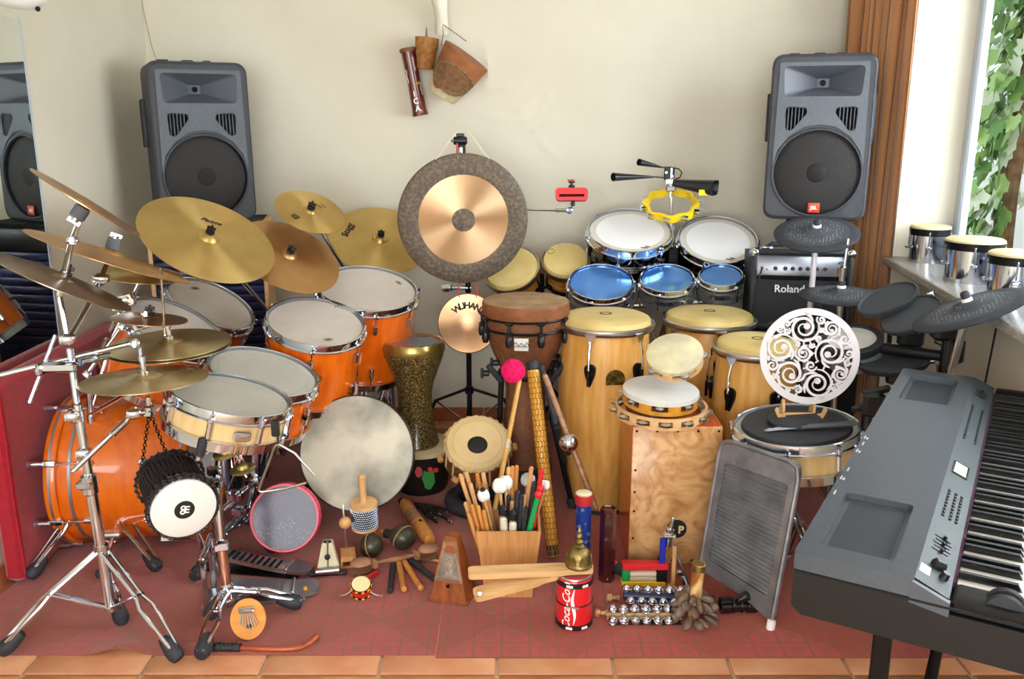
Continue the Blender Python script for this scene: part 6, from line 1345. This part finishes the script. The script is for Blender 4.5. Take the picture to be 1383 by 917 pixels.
for (px, py, dx, dy, ty, kd, lab) in STK:
    a = P(px, py, bx.y+ty); b = bx+V(dx*.85, dy*.8, .0125); cat = 'stick' if kd in 'wok' or kd == 'rs' else 'mallet'
    t = thing('drum_stick' if cat == 'stick' else 'mallet', lab, cat, b, 'sticks and mallets in the bamboo box'); d = (a-b).normalized()
    if kd in ('w', 'o'): stick(t, b, a, .0072, stick_w if kd == 'w' else stick_o)
    elif kd == 'k': stick(t, b, a, .0075 if px != 699 else .009, rubber)
    elif kd == 'm': stick(t, b, a-d*.03, .0125, mat('white_shaft', 'd9cdbd', rough=.4), 'shaft', 14); obj('tip', MB().rod(a-d*.034, a+d*.012, .0148, 14, e=.9), black, t, world=True)
    elif kd in ('gr', 'rd', 'rs'):
        stick(t, b, a, .009 if kd == 'gr' else .0075, green if kd == 'gr' else red, 'shaft', 12)
        if kd != 'rs': obj('tip', MB().sph(a, .0135, 14, 10), red, t, world=True)
    else:
        r_ = {'gf': .021, 'wf': .025, 'wf2': .024, 'gf2': .024, 'wf3': .017}[kd]; stick(t, b, a-d*.005, .005, stick_w, 'shaft')
        ax_ = V(.85, 0, .35) if kd == 'gf' else (V(1, -.3, .1) if kd.startswith('w') else d)
        obj('felt_head', MB().lathe([(0, -r_*.9), (r_*.55, -r_*.85), (r_*.93, -r_*.5), (r_, 0), (r_*.93, r_*.5), (r_*.55, r_*.85), (0, r_*.9)], 20, frame(a, ax_)), grey_f if kd.startswith('g') and kd != 'gf' else white_f, t, world=True)
        if kd == 'gf': obj('nut', MB().sph(a+V(-.002, -.004, .02), .009, 10, 6), black, t, world=True)
# wooden hinged clapper resting on the toy can and box
def paddle(pts, th, M): return MB().prism(rpoly(pts, .018, 5), [], -th/2, th/2, M)
canp = V(G(775, 846).x, 2.43, .006); CH = .178; CR = .056
t = thing('clapper', 'pair of pale wooden clapper boards joined at one end, lying on the red can', 'clapper', (canp.x-.1, canp.y, canp.z+CH))
zc_ = canp.z+CH+.0105
a, b = P(630, 764, 2.47), V(canp.x+.055, canp.y, zc_)
def board(a, b, w0, w1, th, roll, m=beech):
    a = Vector(a); b = Vector(b); d = (b-a).normalized(); up = V(0, -sin(roll), cos(roll)); z_ = (up-d*up.dot(d)).normalized(); y_ = z_.cross(d); L = (b-a).length
    M = Matrix((d, y_, z_)).transposed().to_4x4(); M.translation = a
    return MB().prism(rpoly([(0, -w0/2), (L*.74, -w0/2), (L*.80, -w1/2), (L, -w1/2), (L, w1/2), (L*.80, w1/2), (L*.74, w0/2), (0, w0/2)], .016, 5), [], -th/2, th/2, M)
ab = V(P(632, 764, 2.40).x, 2.40, zc_); obj('board', board(ab, b, .048, .038, .018, .04), beech, t, world=True)
a2 = P(640, 804, 2.37); obj('board', board(a2, V(canp.x-.05, canp.y-.01, zc_-.012), .048, .036, .018, .2), beech, t, world=True)
obj('hinge_screw', MB().rod(P(648, 802, 2.355), P(648, 802, 2.349), .008, 12), steel, t, world=True)
# red can
t = thing('can_drum', 'red drink can shaped drum with black bands and white script', 'drum', canp)
obj('can', MB().lathe([(0, .004), (CR*.82, .0), (CR*.96, .010), (CR*.97, .02), (CR*.97, CH-.02), (CR*.93, CH-.008), (CR*.9, CH-.006), (0, CH-.010)], 44), mat('gloss_red', 'd81f26', rough=.28, coat=.4), t)
for z_ in (.018, CH*.5, CH-.022): obj('band', MB().lathe([(CR*.96, z_-.008 if z_ != CH*.5 else z_-.0015), (CR*1.015, z_-.007 if z_ != CH*.5 else z_-.0015), (CR*1.015, z_+.007 if z_ != CH*.5 else z_+.0015), (CR*.96, z_+.008 if z_ != CH*.5 else z_+.0015)], 44, close=True), black, t)
obj('rim', MB().torus((0, 0, CH-.004), (0, 0, 1), CR*.9, .004, 40, 8), steel, t); obj('top_skin', MB().lathe([(0, CH-.002), (CR*.86, CH-.003), (CR*.86, CH-.008), (0, CH-.008)], 36), mat('rose_skin', 'b8424a', rough=.5), t)
for z_ in (.018, CH-.022):
    for an in (-1.05, -1.9): obj('tag_print', MB().box((0, 0, 0), (.02, .001, .008), RZ(an+PI/2) @ T(0, -CR*1.018, z_)), print_w, t)
obj('clasp', MB().tube([(-.02, -CR*.99, CH*.5), (-.008, -CR*1.06, CH*.5+.002), (.006, -CR*1.06, CH*.5), (.016, -CR*1.0, CH*.5-.002)], .003, 6), steel, t, RZ(-.1))
tm = text('Coca-Cola', .036, .0003, .3, .012)
def wrap(me, M, R_):
    for v_ in me.vertices:
        p = M @ v_.co; an = p.x/R_; rr_ = R_+p.z; v_.co = (rr_*sin(an), -rr_*cos(an), p.y)
    return me
obj('lettering', wrap(tm, T(-.028, CH*.5, .0006) @ RZ(PI/2), CR*.97), print_w, t)
m = MB(); ribbon(m, [(-.006+.004*sin(k*.5), .03+k*.0085) for k in range(15)], [.0006+.0045*sin(PI*k/14) for k in range(15)], .0004); me = m.mesh('ribbon_print'); 
for v_ in me.vertices: an = v_.co.x/(CR*.97); rr_ = CR*.97+.0006+v_.co.z; v_.co = (rr_*sin(an), -rr_*cos(an), v_.co.y)
obj('ribbon_print', me, print_w, t)
# brass bell on the boards
t = thing('temple_bell', 'ornate old brass bell with tall knob standing on the clapper boards', 'bell', (canp.x+.012, canp.y, zc_+.010))
obj('bell', MB().lathe([(.034, 0), (.040, 0), (.041, .006), (.037, .012), (.037, .03), (.034, .043), (.024, .054), (.012, .060), (.0, .062)], 36), brass, t)
ring('relief', MB().prism(rpoly([(-.009, 0), (.009, 0), (.007, .02), (0, .03), (-.007, .02)], .004), [], 0, .0025, T(.036, 0, .012) @ RY(PI/2-.05) @ RZ(PI/2)), brass, t, 9)
obj('handle', MB().lathe([(.012, .058), (.016, .064), (.008, .069), (.013, .075), (.013, .079), (.006, .085), (.010, .092), (.0095, .098), (.004, .104), (.007, .111), (.005, .117), (.002, .124), (0, .134)], 20), brass, t)
# tubes behind the can
p = G(789, 800); p = V(P(788, 700, 2.72).x, 2.72, .006); zt = P(788, 665, 2.72).z
t = thing('blue_shaker', 'blue star patterned tube with red rim and cream top behind the can', 'tube', p)
obj('tube', MB().lathe([(0, 0), (.026, 0), (.026, zt-.03), (0, zt-.03)], 28), bluef, t); obj('rim', MB().lathe([(.022, zt-.045), (.0295, zt-.045), (.030, zt-.02), (.028, zt-.008), (.022, zt-.006)], 28, close=True), mat('red_rim', 'b3252b', rough=.5), t); obj('head', MB().lathe([(0, zt-.004), (.022, zt-.004), (.0285, zt-.009), (.028, zt-.014), (0, zt-.012)], 28), mat('cream_head', 'e0d4b4', rough=.6), t)
p = V(P(819, 786, 2.70).x, 2.70, .006); zt = P(819, 688, 2.70).z
t = thing('hexagonal_tube', 'dark maroon six sided tube standing between can and box drum', 'tube', p)
obj('tube', MB().lathe([(0, 0), (.027, 0), (.027, zt), (.024, zt+.0), (.022, zt-.006), (0, zt-.006)], 6), maroon, t, sharp=20); obj('screw', MB().sph((0, -.0237, .014), .003, 8, 6), steel, t); obj('screw', MB().sph((-.004, -.0237, zt-.02), .002, 8, 6), steel, t)
p = G(840, 768); t = thing('red_tip_stick', 'stick end with red band and dark grip lying behind the maroon tube', 'stick', p); A = P(833, 752, 2.74); A.z = .03
B = P(845, 765, 2.70); B.z = .028; obj('grip', MB().rod(A, V(B.x+.02, B.y, .028), .021, 14), rubber, t, world=True); obj('band', MB().rod(A+V(-.018, .01, .012), A+V(0, 0, .004), .016, 12), mat('orange_band', 'd04a28', rough=.4), t, world=True)
# colourful ratchet clapper
c0 = V(P(870, 785, 2.66).x, 2.66, .007); t = thing('colour_ratchet', 'small toy ratchet with red top bar, yellow base and blue post', 'toy', c0)
def cb(name, px0, py0, px1, py1, Y, dep, m_, tt=None):
    a = P(px0, py0, Y); b = P(px1, py1, Y); return obj(name, MB().box((a+b)/2+V(0, dep/2, 0), (abs(b.x-a.x), dep, abs(a.z-b.z)), bev=.003), m_, tt or t, world=True)
zz = 2.655
cb('base_bar', 840, 786, 899, 793, zz, .04, yellow); cb('top_bar', 841, 763, 903, 771, zz, .04, red); cb('end_block', 841, 771, 850, 786, zz+.002, .036, green); cb('tongue', 851, 773, 887, 779, zz+.003, .03, mat('cream_tongue', 'dcc9b4', rough=.5)); cb('tongue', 851, 779.5, 887, 785, zz+.003, .03, mat('cream_tongue2', 'd6c2ac', rough=.5)); cb('gear_block', 887, 771, 901, 788, zz+.002, .036, black); cb('handle', 892, 728, 898, 769, zz+.008, .014, blue)
t = thing('hand_clamp', 'chrome hinged clamp on pale wooden sticks standing before the box drum', 'tool', V(P(905, 795, 2.64).x, 2.64, .007))
q = P(903, 722, 2.68); obj('jaw', MB().rod(q+V(0, 0, -.04), q+V(.002, 0, .025), .012, 14).rod(q+V(.006, 0, .02), q+V(.012, .0, .055), .005, 8).sph(q+V(.012, 0, .058), .006, 8, 6).box(q, (.035, .03, .024), bev=.006).rod(q+V(-.02, -.01, 0), q+V(.022, -.01, -.002), .007, 8), chrome, t, world=True)
obj('leg', MB().rod(q+V(-.005, 0, -.02), P(886, 766, 2.70), .0065, 8), blackm, t, world=True); obj('leg', MB().rod(q+V(.008, 0, -.02), P(929, 790, 2.66), .0065, 8), steel, t, world=True)
a = P(911, 737, 2.65); b = P(909, 787, 2.64); b.z = .02; obj('wooden_upright', MB().box((a+b)/2, (.013, .012, a.z-b.z), bev=.002), stick_w, t, world=True)
a = P(903, 788, 2.64); a.z = .017; b = P(932, 799, 2.56); b.z = .017; obj('wooden_foot', MB().box((0, 0, 0), ((b-a).length, .014, .018), frame((a+b)/2, (0, 0, 1), b-a), bev=.002), stick_w, t, world=True)
obj('bracket', MB().box(P(918, 774, 2.63), (.02, .016, .018), bev=.003).rod(P(922, 778, 2.63), P(926, 790, 2.62), .008, 8), chrome, t, world=True)
# sleigh bells
bellm = MB().sph((0, 0, 0), .0148, 16, 10).torus((0, 0, 0), (0, 0, 1), .0149, .0010, 20, 5).box((0, -.0142, -.004), (.012, .003, .0022)).mesh('bell'); bellm.materials.append(chrome)
def sleigh(label, a, b, r, m_, rows, n_, knobs=None):
    a = Vector(a); b = Vector(b); t = thing('sleigh_bells', label, 'bells', a, 'bell sticks on the rug'); d = (b-a).normalized()
    obj('handle', MB().rod(a, b, r, 12), m_, t, world=True)
    for (dy, dz, k0_) in rows:
        for i in range(n_): obj('bell', bellm, None, t, T(*(a+d*(k0_+.0345*i)+V(0, dy, dz))) @ RZ(random.uniform(-1, 1)) @ RX(random.uniform(-.5, .5)), world=True)
    for k in (knobs or []): obj('knob', MB().rod(a+d*k, a+d*(k+.022), r*1.15, 10), cork, t, world=True)
    return t
A = V(P(841, 812, 2.55).x, 2.55, .034); B = V(P(966, 806, 2.53).x, 2.53, .034)
sleigh('navy blue bell stick with two rows of round chrome bells', A, B, .0115, navy, [(.014, .017, .012), (-.018, -.008, .022)], 6)
A = V(P(819, 838, 2.45).x, 2.45, .026); B = V(P(920, 838, 2.45).x, 2.45, .026)
t = sleigh('pale wooden bell stick with two rows of round chrome bells, nearest the rug edge', A, B, .006, cork, [(.008, .015, .018), (-.028, -.003, .016)], 6)
obj('backing', MB().box((A+B)/2-V(0, .002, .008), (B.x-A.x, .022, .006), bev=.002), cork, t, world=True); obj('strap', MB().box((A+B)/2-V(0, .012, .017), (B.x-A.x-.01, .034, .004)), leather, t, world=True)
for px, py, Y, lab, m_ in ((823, 810, 2.56, 'tan knob ended little shaker left of the navy bell stick', cork), (807, 827, 2.47, 'little red and tan shaker left of the wooden bell stick', mat('red_tan_knob', 'b5503a', 'c9a877', scale=60, rough=.6))):
    p = V(P(px, py, Y).x, Y, .02); t = thing('small_shaker', lab, 'shaker', p); obj('knob', MB().rod(p-V(.009, 0, 0), p+V(.009, 0, 0), .0125, 12), m_, t, world=True); obj('neck', MB().rod(p+V(.009, 0, 0), p+V(.026, 0, 0), .006, 10).rod(p+V(.024, 0, 0), p+V(.033, 0, 0), .009, 10), cork, t, world=True)
# seed rattle
p = V(P(936, 842, 2.44).x, 2.44, .007); t = thing('seed_rattle', 'rattle of brown seed shells with a striped upright handle', 'rattle', p); ht = P(940, 764, 2.44).z
obj('handle', MB().lathe([(0, .012), (.017, .012), (.0185, .05), (.0175, ht*.6), (.019, ht-.02), (.020, ht), (.012, ht+.0), (0, ht-.002)], 22, frame(p, V(.04, 0, 1))), twist, t, world=True); obj('handle_top', MB().lathe([(0, ht+.001), (.0165, ht+.001), (.020, ht-.003), (.0205, ht-.022), (0, ht-.02)], 22, frame(p, V(.04, 0, 1))), brass, t, world=True)
shm = MB().lathe([(0, 0), (.006, .001), (.0145, .016), (.0165, .028), (.012, .040), (.004, .046), (0, .046)], 12, Matrix.Diagonal((1, .62, 1, 1))).mesh('seed_shell'); rr = random.Random(8)
for i in range(30):
    an = i*2.399; k = i/30; r_ = .022+.034*(1-k)**.6; z_ = .022+.07*k; 
    q = p+V(r_*cos(an), r_*.9*sin(an), z_ if i > 10 else .02); d = V(cos(an)*.9, sin(an)*.9, -.3+rr.uniform(-.5, .6)); obj('seed_shell', shm, shellm, t, frame(q-d.normalized()*.018+V(0, 0, .004), d, (rr.uniform(-1, 1), rr.uniform(-1, 1), rr.uniform(-1, 1))), world=True)
# black telescopic device
A = V(P(968, 840, 2.52).x, 2.49, .033); B = V(P(1040, 838, 2.48).x, 2.50, .033); d = (B-A).normalized(); L = (B-A).length
t = thing('black_siren', 'glossy black stepped tube device lying beside the washboard foot', 'whistle', A)
gl = mat('gloss_black', '0d0d10', rough=.12, coat=.6)
obj('barrel', MB().lathe([(.012, 0), (.026, .0), (.026, .03), (.022, .034), (.022, L*.5), (.026, L*.52), (.027, L*.7), (.022, L*.74), (.024, L), (.012, L)], 28, frame(A, d)), gl, t, world=True)
obj('mouthpiece', MB().tube([A+d*.055+V(0, -.005, .02), A+d*.075+V(0, -.01, .038), A+d*.11+V(0, -.008, .03), A+d*.14+V(0, 0, .012)], [.012, .016, .015, .010], 12), gl, t, world=True)
for k in (.04, .065): obj('ring', MB().torus(A+d*k, d, .0235, .0025, 28, 6), gl, t, world=True)

# ================================================================== small things on the left rug
p = V(P(492, 703, 2.98).x, 2.93, .006); zb0 = P(493, 708, 2.93).z; 
t = thing('cabasa', 'wooden cabasa with steel bead drum standing upright on its head', 'shaker', V(p.x, p.y, zb0-.06)); z1 = P(493, 681, 2.93).z; z2 = P(491, 638, 2.93).z; R = .046
mc = V(P(492, 690, 2.93).x, 2.93, 0)
ax_ = V(.0, -.10, 1).normalized(); M = frame(V(mc.x, 2.93, zb0), ax_); Hc = (z1-zb0)
obj('core', MB().lathe([(0, -.006), (R*.9, -.006), (R*.9, Hc), (0, Hc)], 36), stick_w, t, M, world=True)
obj('bead_sleeve', MB().lathe([(R, 0), (R*1.02, .003), (R*1.02, Hc-.004), (R, Hc)], 40, close=True), mat('dark_sleeve', '3c3a38', rough=.5), t, M, world=True)
m = MB()
for j in range(9):
    for i in range(42): m.sph((R*1.03*cos(2*PI*(i+.5*(j % 2))/42), R*1.03*sin(2*PI*(i+.5*(j % 2))/42), .004+(Hc-.008)*j/8), .0031, 6, 4)
o = obj('beads', m, chrome, t, M, world=True); o['kind'] = 'stuff'
obj('top_disc', MB().lathe([(0, Hc+.014), (R*1.02, Hc+.012), (R*1.07, Hc+.006), (R*1.07, Hc), (0, Hc)], 40), beech, t, M, world=True)
obj('bottom_disc', MB().lathe([(0, -.001), (R*1.05, -.001), (R*1.05, -.010), (0, -.012)], 40), beech, t, M, world=True)
obj('handle', MB().lathe([(0, Hc+.012), (.017, Hc+.012), (.012, Hc+.022), (.0125, Hc+.07), (.014, Hc+.10), (.0145, Hc+.115), (.008, Hc+.122), (0, Hc+.123)], 18), stick_w, t, M, world=True)
def maraca(label, c, r, hd, seam, hl=.12):
    c = Vector(c); hd = Vector(hd).normalized(); t = thing('maraca', label, 'maraca', V(c.x, c.y, .006), 'pair of dark maracas'); M = frame(c, hd)
    obj('gourd', MB().lathe([(0, -r*.98), (r*.45, -r*.9), (r*.8, -r*.62), (r, -.1*r), (r*.97, r*.25), (r*.8, r*.65), (r*.5, r*.95), (r*.35, r*1.15), (0, r*1.15)], 32), coconut, t, M, world=True)
    obj('stitching', MB().torus(c, seam, r*1.005, .0022, 40, 5), mat('tan_thread', 'a58a52', rough=.7), t, world=True)
    for k in range(0): pass
    obj('collar', MB().rod(c+hd*r*1.02, c+hd*(r*1.02+.03), .017, 14), mat('black_collar', '26241f', rough=.5), t, world=True); obj('handle', MB().rod(c+hd*(r*1.02+.025), c+hd*(r*1.02+.025+hl), .011, 12), stick_o, t, world=True)
    return t
c = P(501, 728, 2.86); c.z = .049; maraca('dark maraca standing below the steel bead shaker', c, .043, V(-.1, .95, .02), V(1, -.25, .3))
c = P(544, 716, 2.92); c.z = .052; maraca('dark maraca lying right of the first, handle pointing left', c, .046, V(-.88, .35, .02), V(-.75, .6, .3), .02)
# vibraslap
t = thing('vibraslap', 'vibraslap with a wooden ball and small wooden box on a wire', 'rattle', V(P(468, 750, 2.80).x, 2.80, .006))
bp = P(466, 706, 2.85); obj('ball', MB().sph(bp, .0215, 24, 16), mat('light_wood_ball', 'd6a467', 'c48f4e', scale=20, rough=.35, coat=.4), t, world=True)
obj('wire', MB().tube([P(463, 682, 2.87), P(463.5, 690, 2.86), bp, P(466, 724, 2.84), V(P(468, 735, 2.84).x, 2.84, .05)], .0032, 8), steel, t, world=True)
A = V(P(469, 752, 2.76).x, 2.80, .0065); Mx = face((A.x, 2.775, .0065), rad(12))
obj('wooden_box', MB().prism(rpoly([(-.026, 0), (.026, 0), (.026, .042), (-.026, .042)], .003), [rpoly([(-.020, .007), (.020, .007), (.020, .026), (-.020, .026)], .002)], -.075, 0, Mx), bamboo, t, world=True); obj('box_back', MB().box((0, .018, -.05), (.04, .02, .004), Mx), walnut, t, world=True)
obj('teeth', MB().box((-.004, .010, -.008), (.018, .004, .01), Mx), steel, t, world=True)
# pale trapezoid metronome
p = V(P(442, 768, 2.72).x, 2.73, .006); Mx = face((p.x, 2.73, .006), rad(6), rad(8)); t = thing('pyramid_block', 'small cream trapezoid block with black ball on a steel roller base', 'block', Mx)
obj('body', MB().prism(rpoly([(-.040, .01), (.040, .01), (.016, .115), (-.016, .115)], .004), [], -.03, 0), mat('cream_enamel', 'd6cfae', 'c4bb98', scale=10, rough=.4), t)
obj('arm', MB().rod(V(0, .02, .004), V(.002, .12, .004), .003, 8), steel, t); obj('ball', MB().sph((0, .066, .008), .010, 14, 10), black, t); obj('top_bracket', MB().rod(V(-.012, .117, 0), V(.014, .117, 0), .005, 10), blackm, t)
obj('roller', MB().rod(V(-.042, .018, .012), V(.042, .022, .012), .012, 14), steel, t); obj('base_bar', MB().rod(V(-.055, .0075, .006), V(.056, .0075, .006), .0075, 10), black, t)
for x_ in (-.055, .055): obj('rubber_foot', MB().sph((x_, .0085, .006), .0095, 10, 8), rubber, t)
# handle castanets
A = V(P(487, 757, 2.73).x, 2.74, .034); B = V(P(577, 738, 2.80).x, 2.84, .034)
t = thing('handle_castanets', 'brown wooden handle with a castanet at each end lying on the rug', 'castanets', V(A.x, A.y, .006)); d = (B-A).normalized()
obj('handle', MB().tube([A+d*.03, A+d*.07, A.lerp(B, .5), B-d*.06, B-d*.03], [.008, .007, .010, .007, .009], 12), brownw, t, world=True)
for c, s, k in ((A, 1, 1), (B, -1, -1)):
    for z_ in (-1, 1):
        Mx = frame(c+V(0, 0, .001+z_*.011), (0, -.5*0, z_), d); obj('shell', MB().lathe([(0, .018), (.018, .015), (.030, .008), (.034, 0), (.030, .0), (0, .008)], 28, Mx @ Matrix.Diagonal((1.15, .9, 1, 1))), brownw, t, world=True)
    e = c+d*s*.045; q = V(-d.y, d.x, 0); obj('ear', MB().box((0, 0, 0), (.022, .045, .026), frame(e, (0, 0, 1), d), bev=.008), brownw, t, world=True)
# toy pellet drum
p = V(P(488, 805, 2.60).x, 2.60, .006); ax_ = V(.10, -.45, 1).normalized(); t = thing('pellet_drum', 'tiny red and cream pellet drum with two beads on strings', 'drum', p); R = .031; M = frame(p+V(0, 0, .012), ax_); Hp = .042
obj('shell', MB().lathe([(0, 0), (R, 0), (R*1.04, Hp*.5), (R, Hp), (0, Hp)], 32), red, t, M, world=True); obj('head', MB().lathe([(0, Hp+.003), (R*.93, Hp+.002), (R*.98, Hp-.002), (R*.9, Hp-.004), (0, Hp-.003)], 32), mat('cream_toy_head', 'e0d6a2', rough=.5), t, M, world=True)
for z_ in (0, Hp-.009): obj('band', MB().lathe([(R*.97, z_), (R*1.06, z_), (R*1.06, z_+.009), (R*.97, z_+.009)], 32, close=True), black, t, M, world=True)
sq = MB().box((R*1.06, 0, 0), (.003, .009, .006)).mesh('yellow_square')
for z_ in (.0045, Hp-.0045):
    for i in range(10): obj('yellow_square', sq, yellow, t, M @ T(0, 0, z_) @ RZ(2*PI*i/10), world=True)
obj('stick', MB().rod(M @ V(0, R*.9, Hp*.5), V(P(508, 764, 2.72).x, 2.74, .012), .008, 12), red, t, world=True)
for s, px, py in ((-1, 460, 808), (1, 514, 808)):
    e = V(P(px, py, 2.58).x, 2.585, .012); st = M @ V(s*R*.9, -.01, Hp*.45); L = obj('string', MB().tube([st, st.lerp(e, .5)+V(0, 0, -.004), e], .0012, 5), mat('white_string', 'd9d4c8', rough=.8), t, world=True); obj('bead', MB().sph(e, .006, 10, 8), brownw, L, world=True)
# claves and short sticks
def lying(name, label, a, b, r, m_, Ya, Yb, cat='stick', z=None, group=None):
    A = P(*a, Ya); B = P(*b, Yb); A = Zp(a[0], a[1], .006+r); B = Zp(b[0], b[1], .006+r); t = thing(name, label, cat, A, group); obj('stick', MB().rod(A, B, r, 14, e=.5), m_, t, world=True); return t
lying('clave', 'pale clave, the left one of the two lying between black ones', (538, 758), (546, 797), .0105, stick_o, 0, 0, 'clave', group='claves on the rug')
lying('clave', 'pale clave, the right one of the two lying between black ones', (545, 757), (569, 795), .0105, stick_o, 0, 0, 'clave', group='claves on the rug')
lying('clave', 'black clave lying left of the pale ones', (531, 760), (527, 799), .0105, rubber, 0, 0, 'clave', group='claves on the rug')
lying('clave', 'black clave lying between the pale ones and the wooden metronome', (551, 754), (590, 784), .0105, rubber, 0, 0, 'clave', group='claves on the rug')
lying('thin_stick', 'thin wooden stick lying behind the claves', (556, 750), (598, 759), .006, stick_w, 0, 0)
# wooden whistle and fringe shaker
A = Zp(546, 679, .032); B = Zp(577, 725, .032); t = thing('wooden_whistle', 'two toned wooden train whistle lying by the frame drum', 'whistle', A); d = (B-A).normalized(); L = (B-A).length
obj('front', MB().lathe([(0, 0), (.018, 0), (.025, .02), (.026, L*.35), (0, L*.35)], 28, frame(A, d)), stick_o, t, world=True); obj('middle', MB().lathe([(0, L*.3), (.026, L*.34), (.027, L*.62), (0, L*.62)], 28, frame(A, d)), brownw, t, world=True); obj('end', MB().lathe([(0, L*.6), (.026, L*.62), (.026, L*.98), (.02, L*1.1), (0, L*1.12)], 28, frame(A, d)), stick_o, t, world=True)
q = A+d*L*.72+V(0, -.005, .024); obj('sound_hole', MB().lathe([(0, .003), (.008, .003), (.008, 0), (0, 0)], 14, frame(q-V(0, 0, .0), V(-.55, -.5, .9))), dark, t, world=True); obj('brass_ring', MB().sph(A+V(0, .0, .006), .012, 10, 8), steel, t, world=True)
A = Zp(556, 682, .012); t = thing('fringe_shaker', 'black corded fringe shaker lying behind the wooden whistle', 'shaker', A); rr = random.Random(4)
obj('handle', MB().rod(Zp(540, 676, .02), Zp(562, 686, .02), .012, 10), leather, t, world=True)
for i in range(26):
    e = Zp(592+rr.uniform(-16, 20), 697+rr.uniform(-10, 10), .01+.012*rr.random()); m_ = A.lerp(e, .5)+V(0, 0, .02*rr.random()); L = obj('cord', MB().tube([A+V(.01, 0, .01), m_, e], .003, 5), leather, t, world=True)
    if i < 14: obj('bead', MB().sph(e, .004, 8, 6), steel if i % 3 else brass, L, world=True)
# wooden metronome
p = V(P(612, 814, 2.58).x, 2.60, .006); t = thing('metronome', 'dark brown wooden pyramid metronome with glass front beside the stick box', 'metronome', p @ Matrix.Identity(3) if 0 else frame(p, (0, 0, 1), V(1, -.28, 0))); w0, w1, Hm = .062, .02, .215
def fr4(z_): k = z_/Hm; return w0+(w1-w0)*k
def pyr(z0, z1, ex=0): a, b = fr4(z0)+ex, fr4(z1)+ex; return [(-a, -a*.85, z0), (a, -a*.85, z0), (a, a*.85, z0), (-a, a*.85, z0), (-b, -b*.85, z1), (b, -b*.85, z1), (b, b*.85, z1), (-b, b*.85, z1)]
BF = [(3, 2, 1, 0), (4, 5, 6, 7), (0, 1, 5, 4), (1, 2, 6, 5), (2, 3, 7, 6), (3, 0, 4, 7)]
obj('case', MB().add(pyr(.004, .066), BF).add(pyr(.066, Hm), BF), walnut, t, sharp=20); obj('base', MB().box((0, 0, .003), (.132, .115, .007), bev=.002), walnut, t)
a, b = fr4(.07), fr4(Hm-.012)
obj('front_frame', MB().add([(-a, -a*.85-.004, .07), (a, -a*.85-.004, .07), (b, -b*.85-.004, Hm-.012), (-b, -b*.85-.004, Hm-.012), (-a*.8, -a*.85-.004, .08), (a*.8, -a*.85-.004, .08), (b*.55, -b*.85-.004, Hm-.03), (-b*.55, -b*.85-.004, Hm-.03)], [(0, 1, 5, 4), (1, 2, 6, 5), (2, 3, 7, 6), (3, 0, 4, 7)]), brownw, t, sharp=0)
obj('front_window', MB().add([(-a*.8, -a*.85-.002, .08), (a*.8, -a*.85-.002, .08), (b*.55, -b*.85-.002, Hm-.03), (-b*.55, -b*.85-.002, Hm-.03)], [(0, 1, 2, 3)]), mat('dusty_glass', '8f8a82', '6a6058', scale=20, rough=.2), t, sharp=0)
obj('scale_plate', MB().add([(-.013, -a*.85-.003, .085), (.013, -a*.85-.003, .085), (.008, -b*.85-.0035, Hm-.04), (-.008, -b*.85-.0035, Hm-.04)], [(0, 1, 2, 3)]), mat('tarnished_scale', '7f6a58', 'a8998a', scale=60, rough=.5), t, sharp=0)
obj('knob', MB().rod(V(0, -.048, .06), V(0, -.056, .06), .006, 10), blackm, t)
# thumb piano, cane beater
c, n, R, x = ell(335, 836, 25, 27, 90, 2.42); c, n, R, x = ell(335, 836, 27, 24.5, 75, 2.42); n = V(-.10, -1, .38).normalized()
c = P(335, 836, 2.355); R = 27*S(c); t = thing('thumb_piano', 'round orange thumb piano leaning on the snare stand', 'thumb piano', frame(c-n*.03, n, (1, 0, 0)))
obj('body', MB().lathe([(0, 0), (R*.6, .0), (R*.9, .014), (R, .028), (R*.98, .032), (0, .033)], 44, Matrix.Diagonal((.93, 1.02, 1, 1))), mat('orange_wood_disc', 'e09a48', 'd6893a', scale=9, stretch=(1, 5, 1), rough=.4, coat=.2), t)
ky = MB().box((0, 0, 0), (.003, 1, .0015)).mesh('key')
for i in range(7): L = .034+.006*(3-abs(i-3)); obj('key', MB().box((0, -L/2, 0), (.0032, L, .0016), T(-.012+.0055*i-.004, .018, .042) @ RX(.06) @ RZ(.12*(i-3)-.35+.55)), steel, t)
obj('bridge', MB().rod(V(-.024, .020, .040), V(.018, .026, .040), .0035, 8).rod(V(-.028, .030, .037), V(.02, .035, .037), .004, 8), steel, t, ); obj('crossbar', MB().box((-.003, .026, .037), (.05, .008, .006), bev=.002), steel, t)
sh_ = obj('sound_hole', MB().lathe([(0, .0335), (.007, .0335), (.007, .033), (0, .033)], 20, T(.006, -.020, 0)), dark, t)
Az = .014; A = Zp(287, 874, .018); t = thing('cane_beater', 'curved reddish cane beater with a black wrapped grip at the rug edge', 'beater', A)
obj('grip', MB().tube([Zp(286, 874, .016), Zp(300, 874, .016), Zp(325, 875, .016)], .0135, 12), leather, t, world=True)
obj('cane', MB().tube([Zp(325, 875, .015), Zp(350, 876, .015), Zp(385, 877, .015), Zp(405, 875, .015), Zp(418, 869, .015), Zp(427, 860, .018)], [.007, .0075, .0075, .008, .009, .011], 12), cane, t, world=True)
wr = MB()
for k in range(6): q = Zp(288+6.2*k, 874, .016); wr.torus(q, (1, .02, .0), .0135, .0016, 16, 5)
obj('wrapping', wr, rubber, t, world=True)
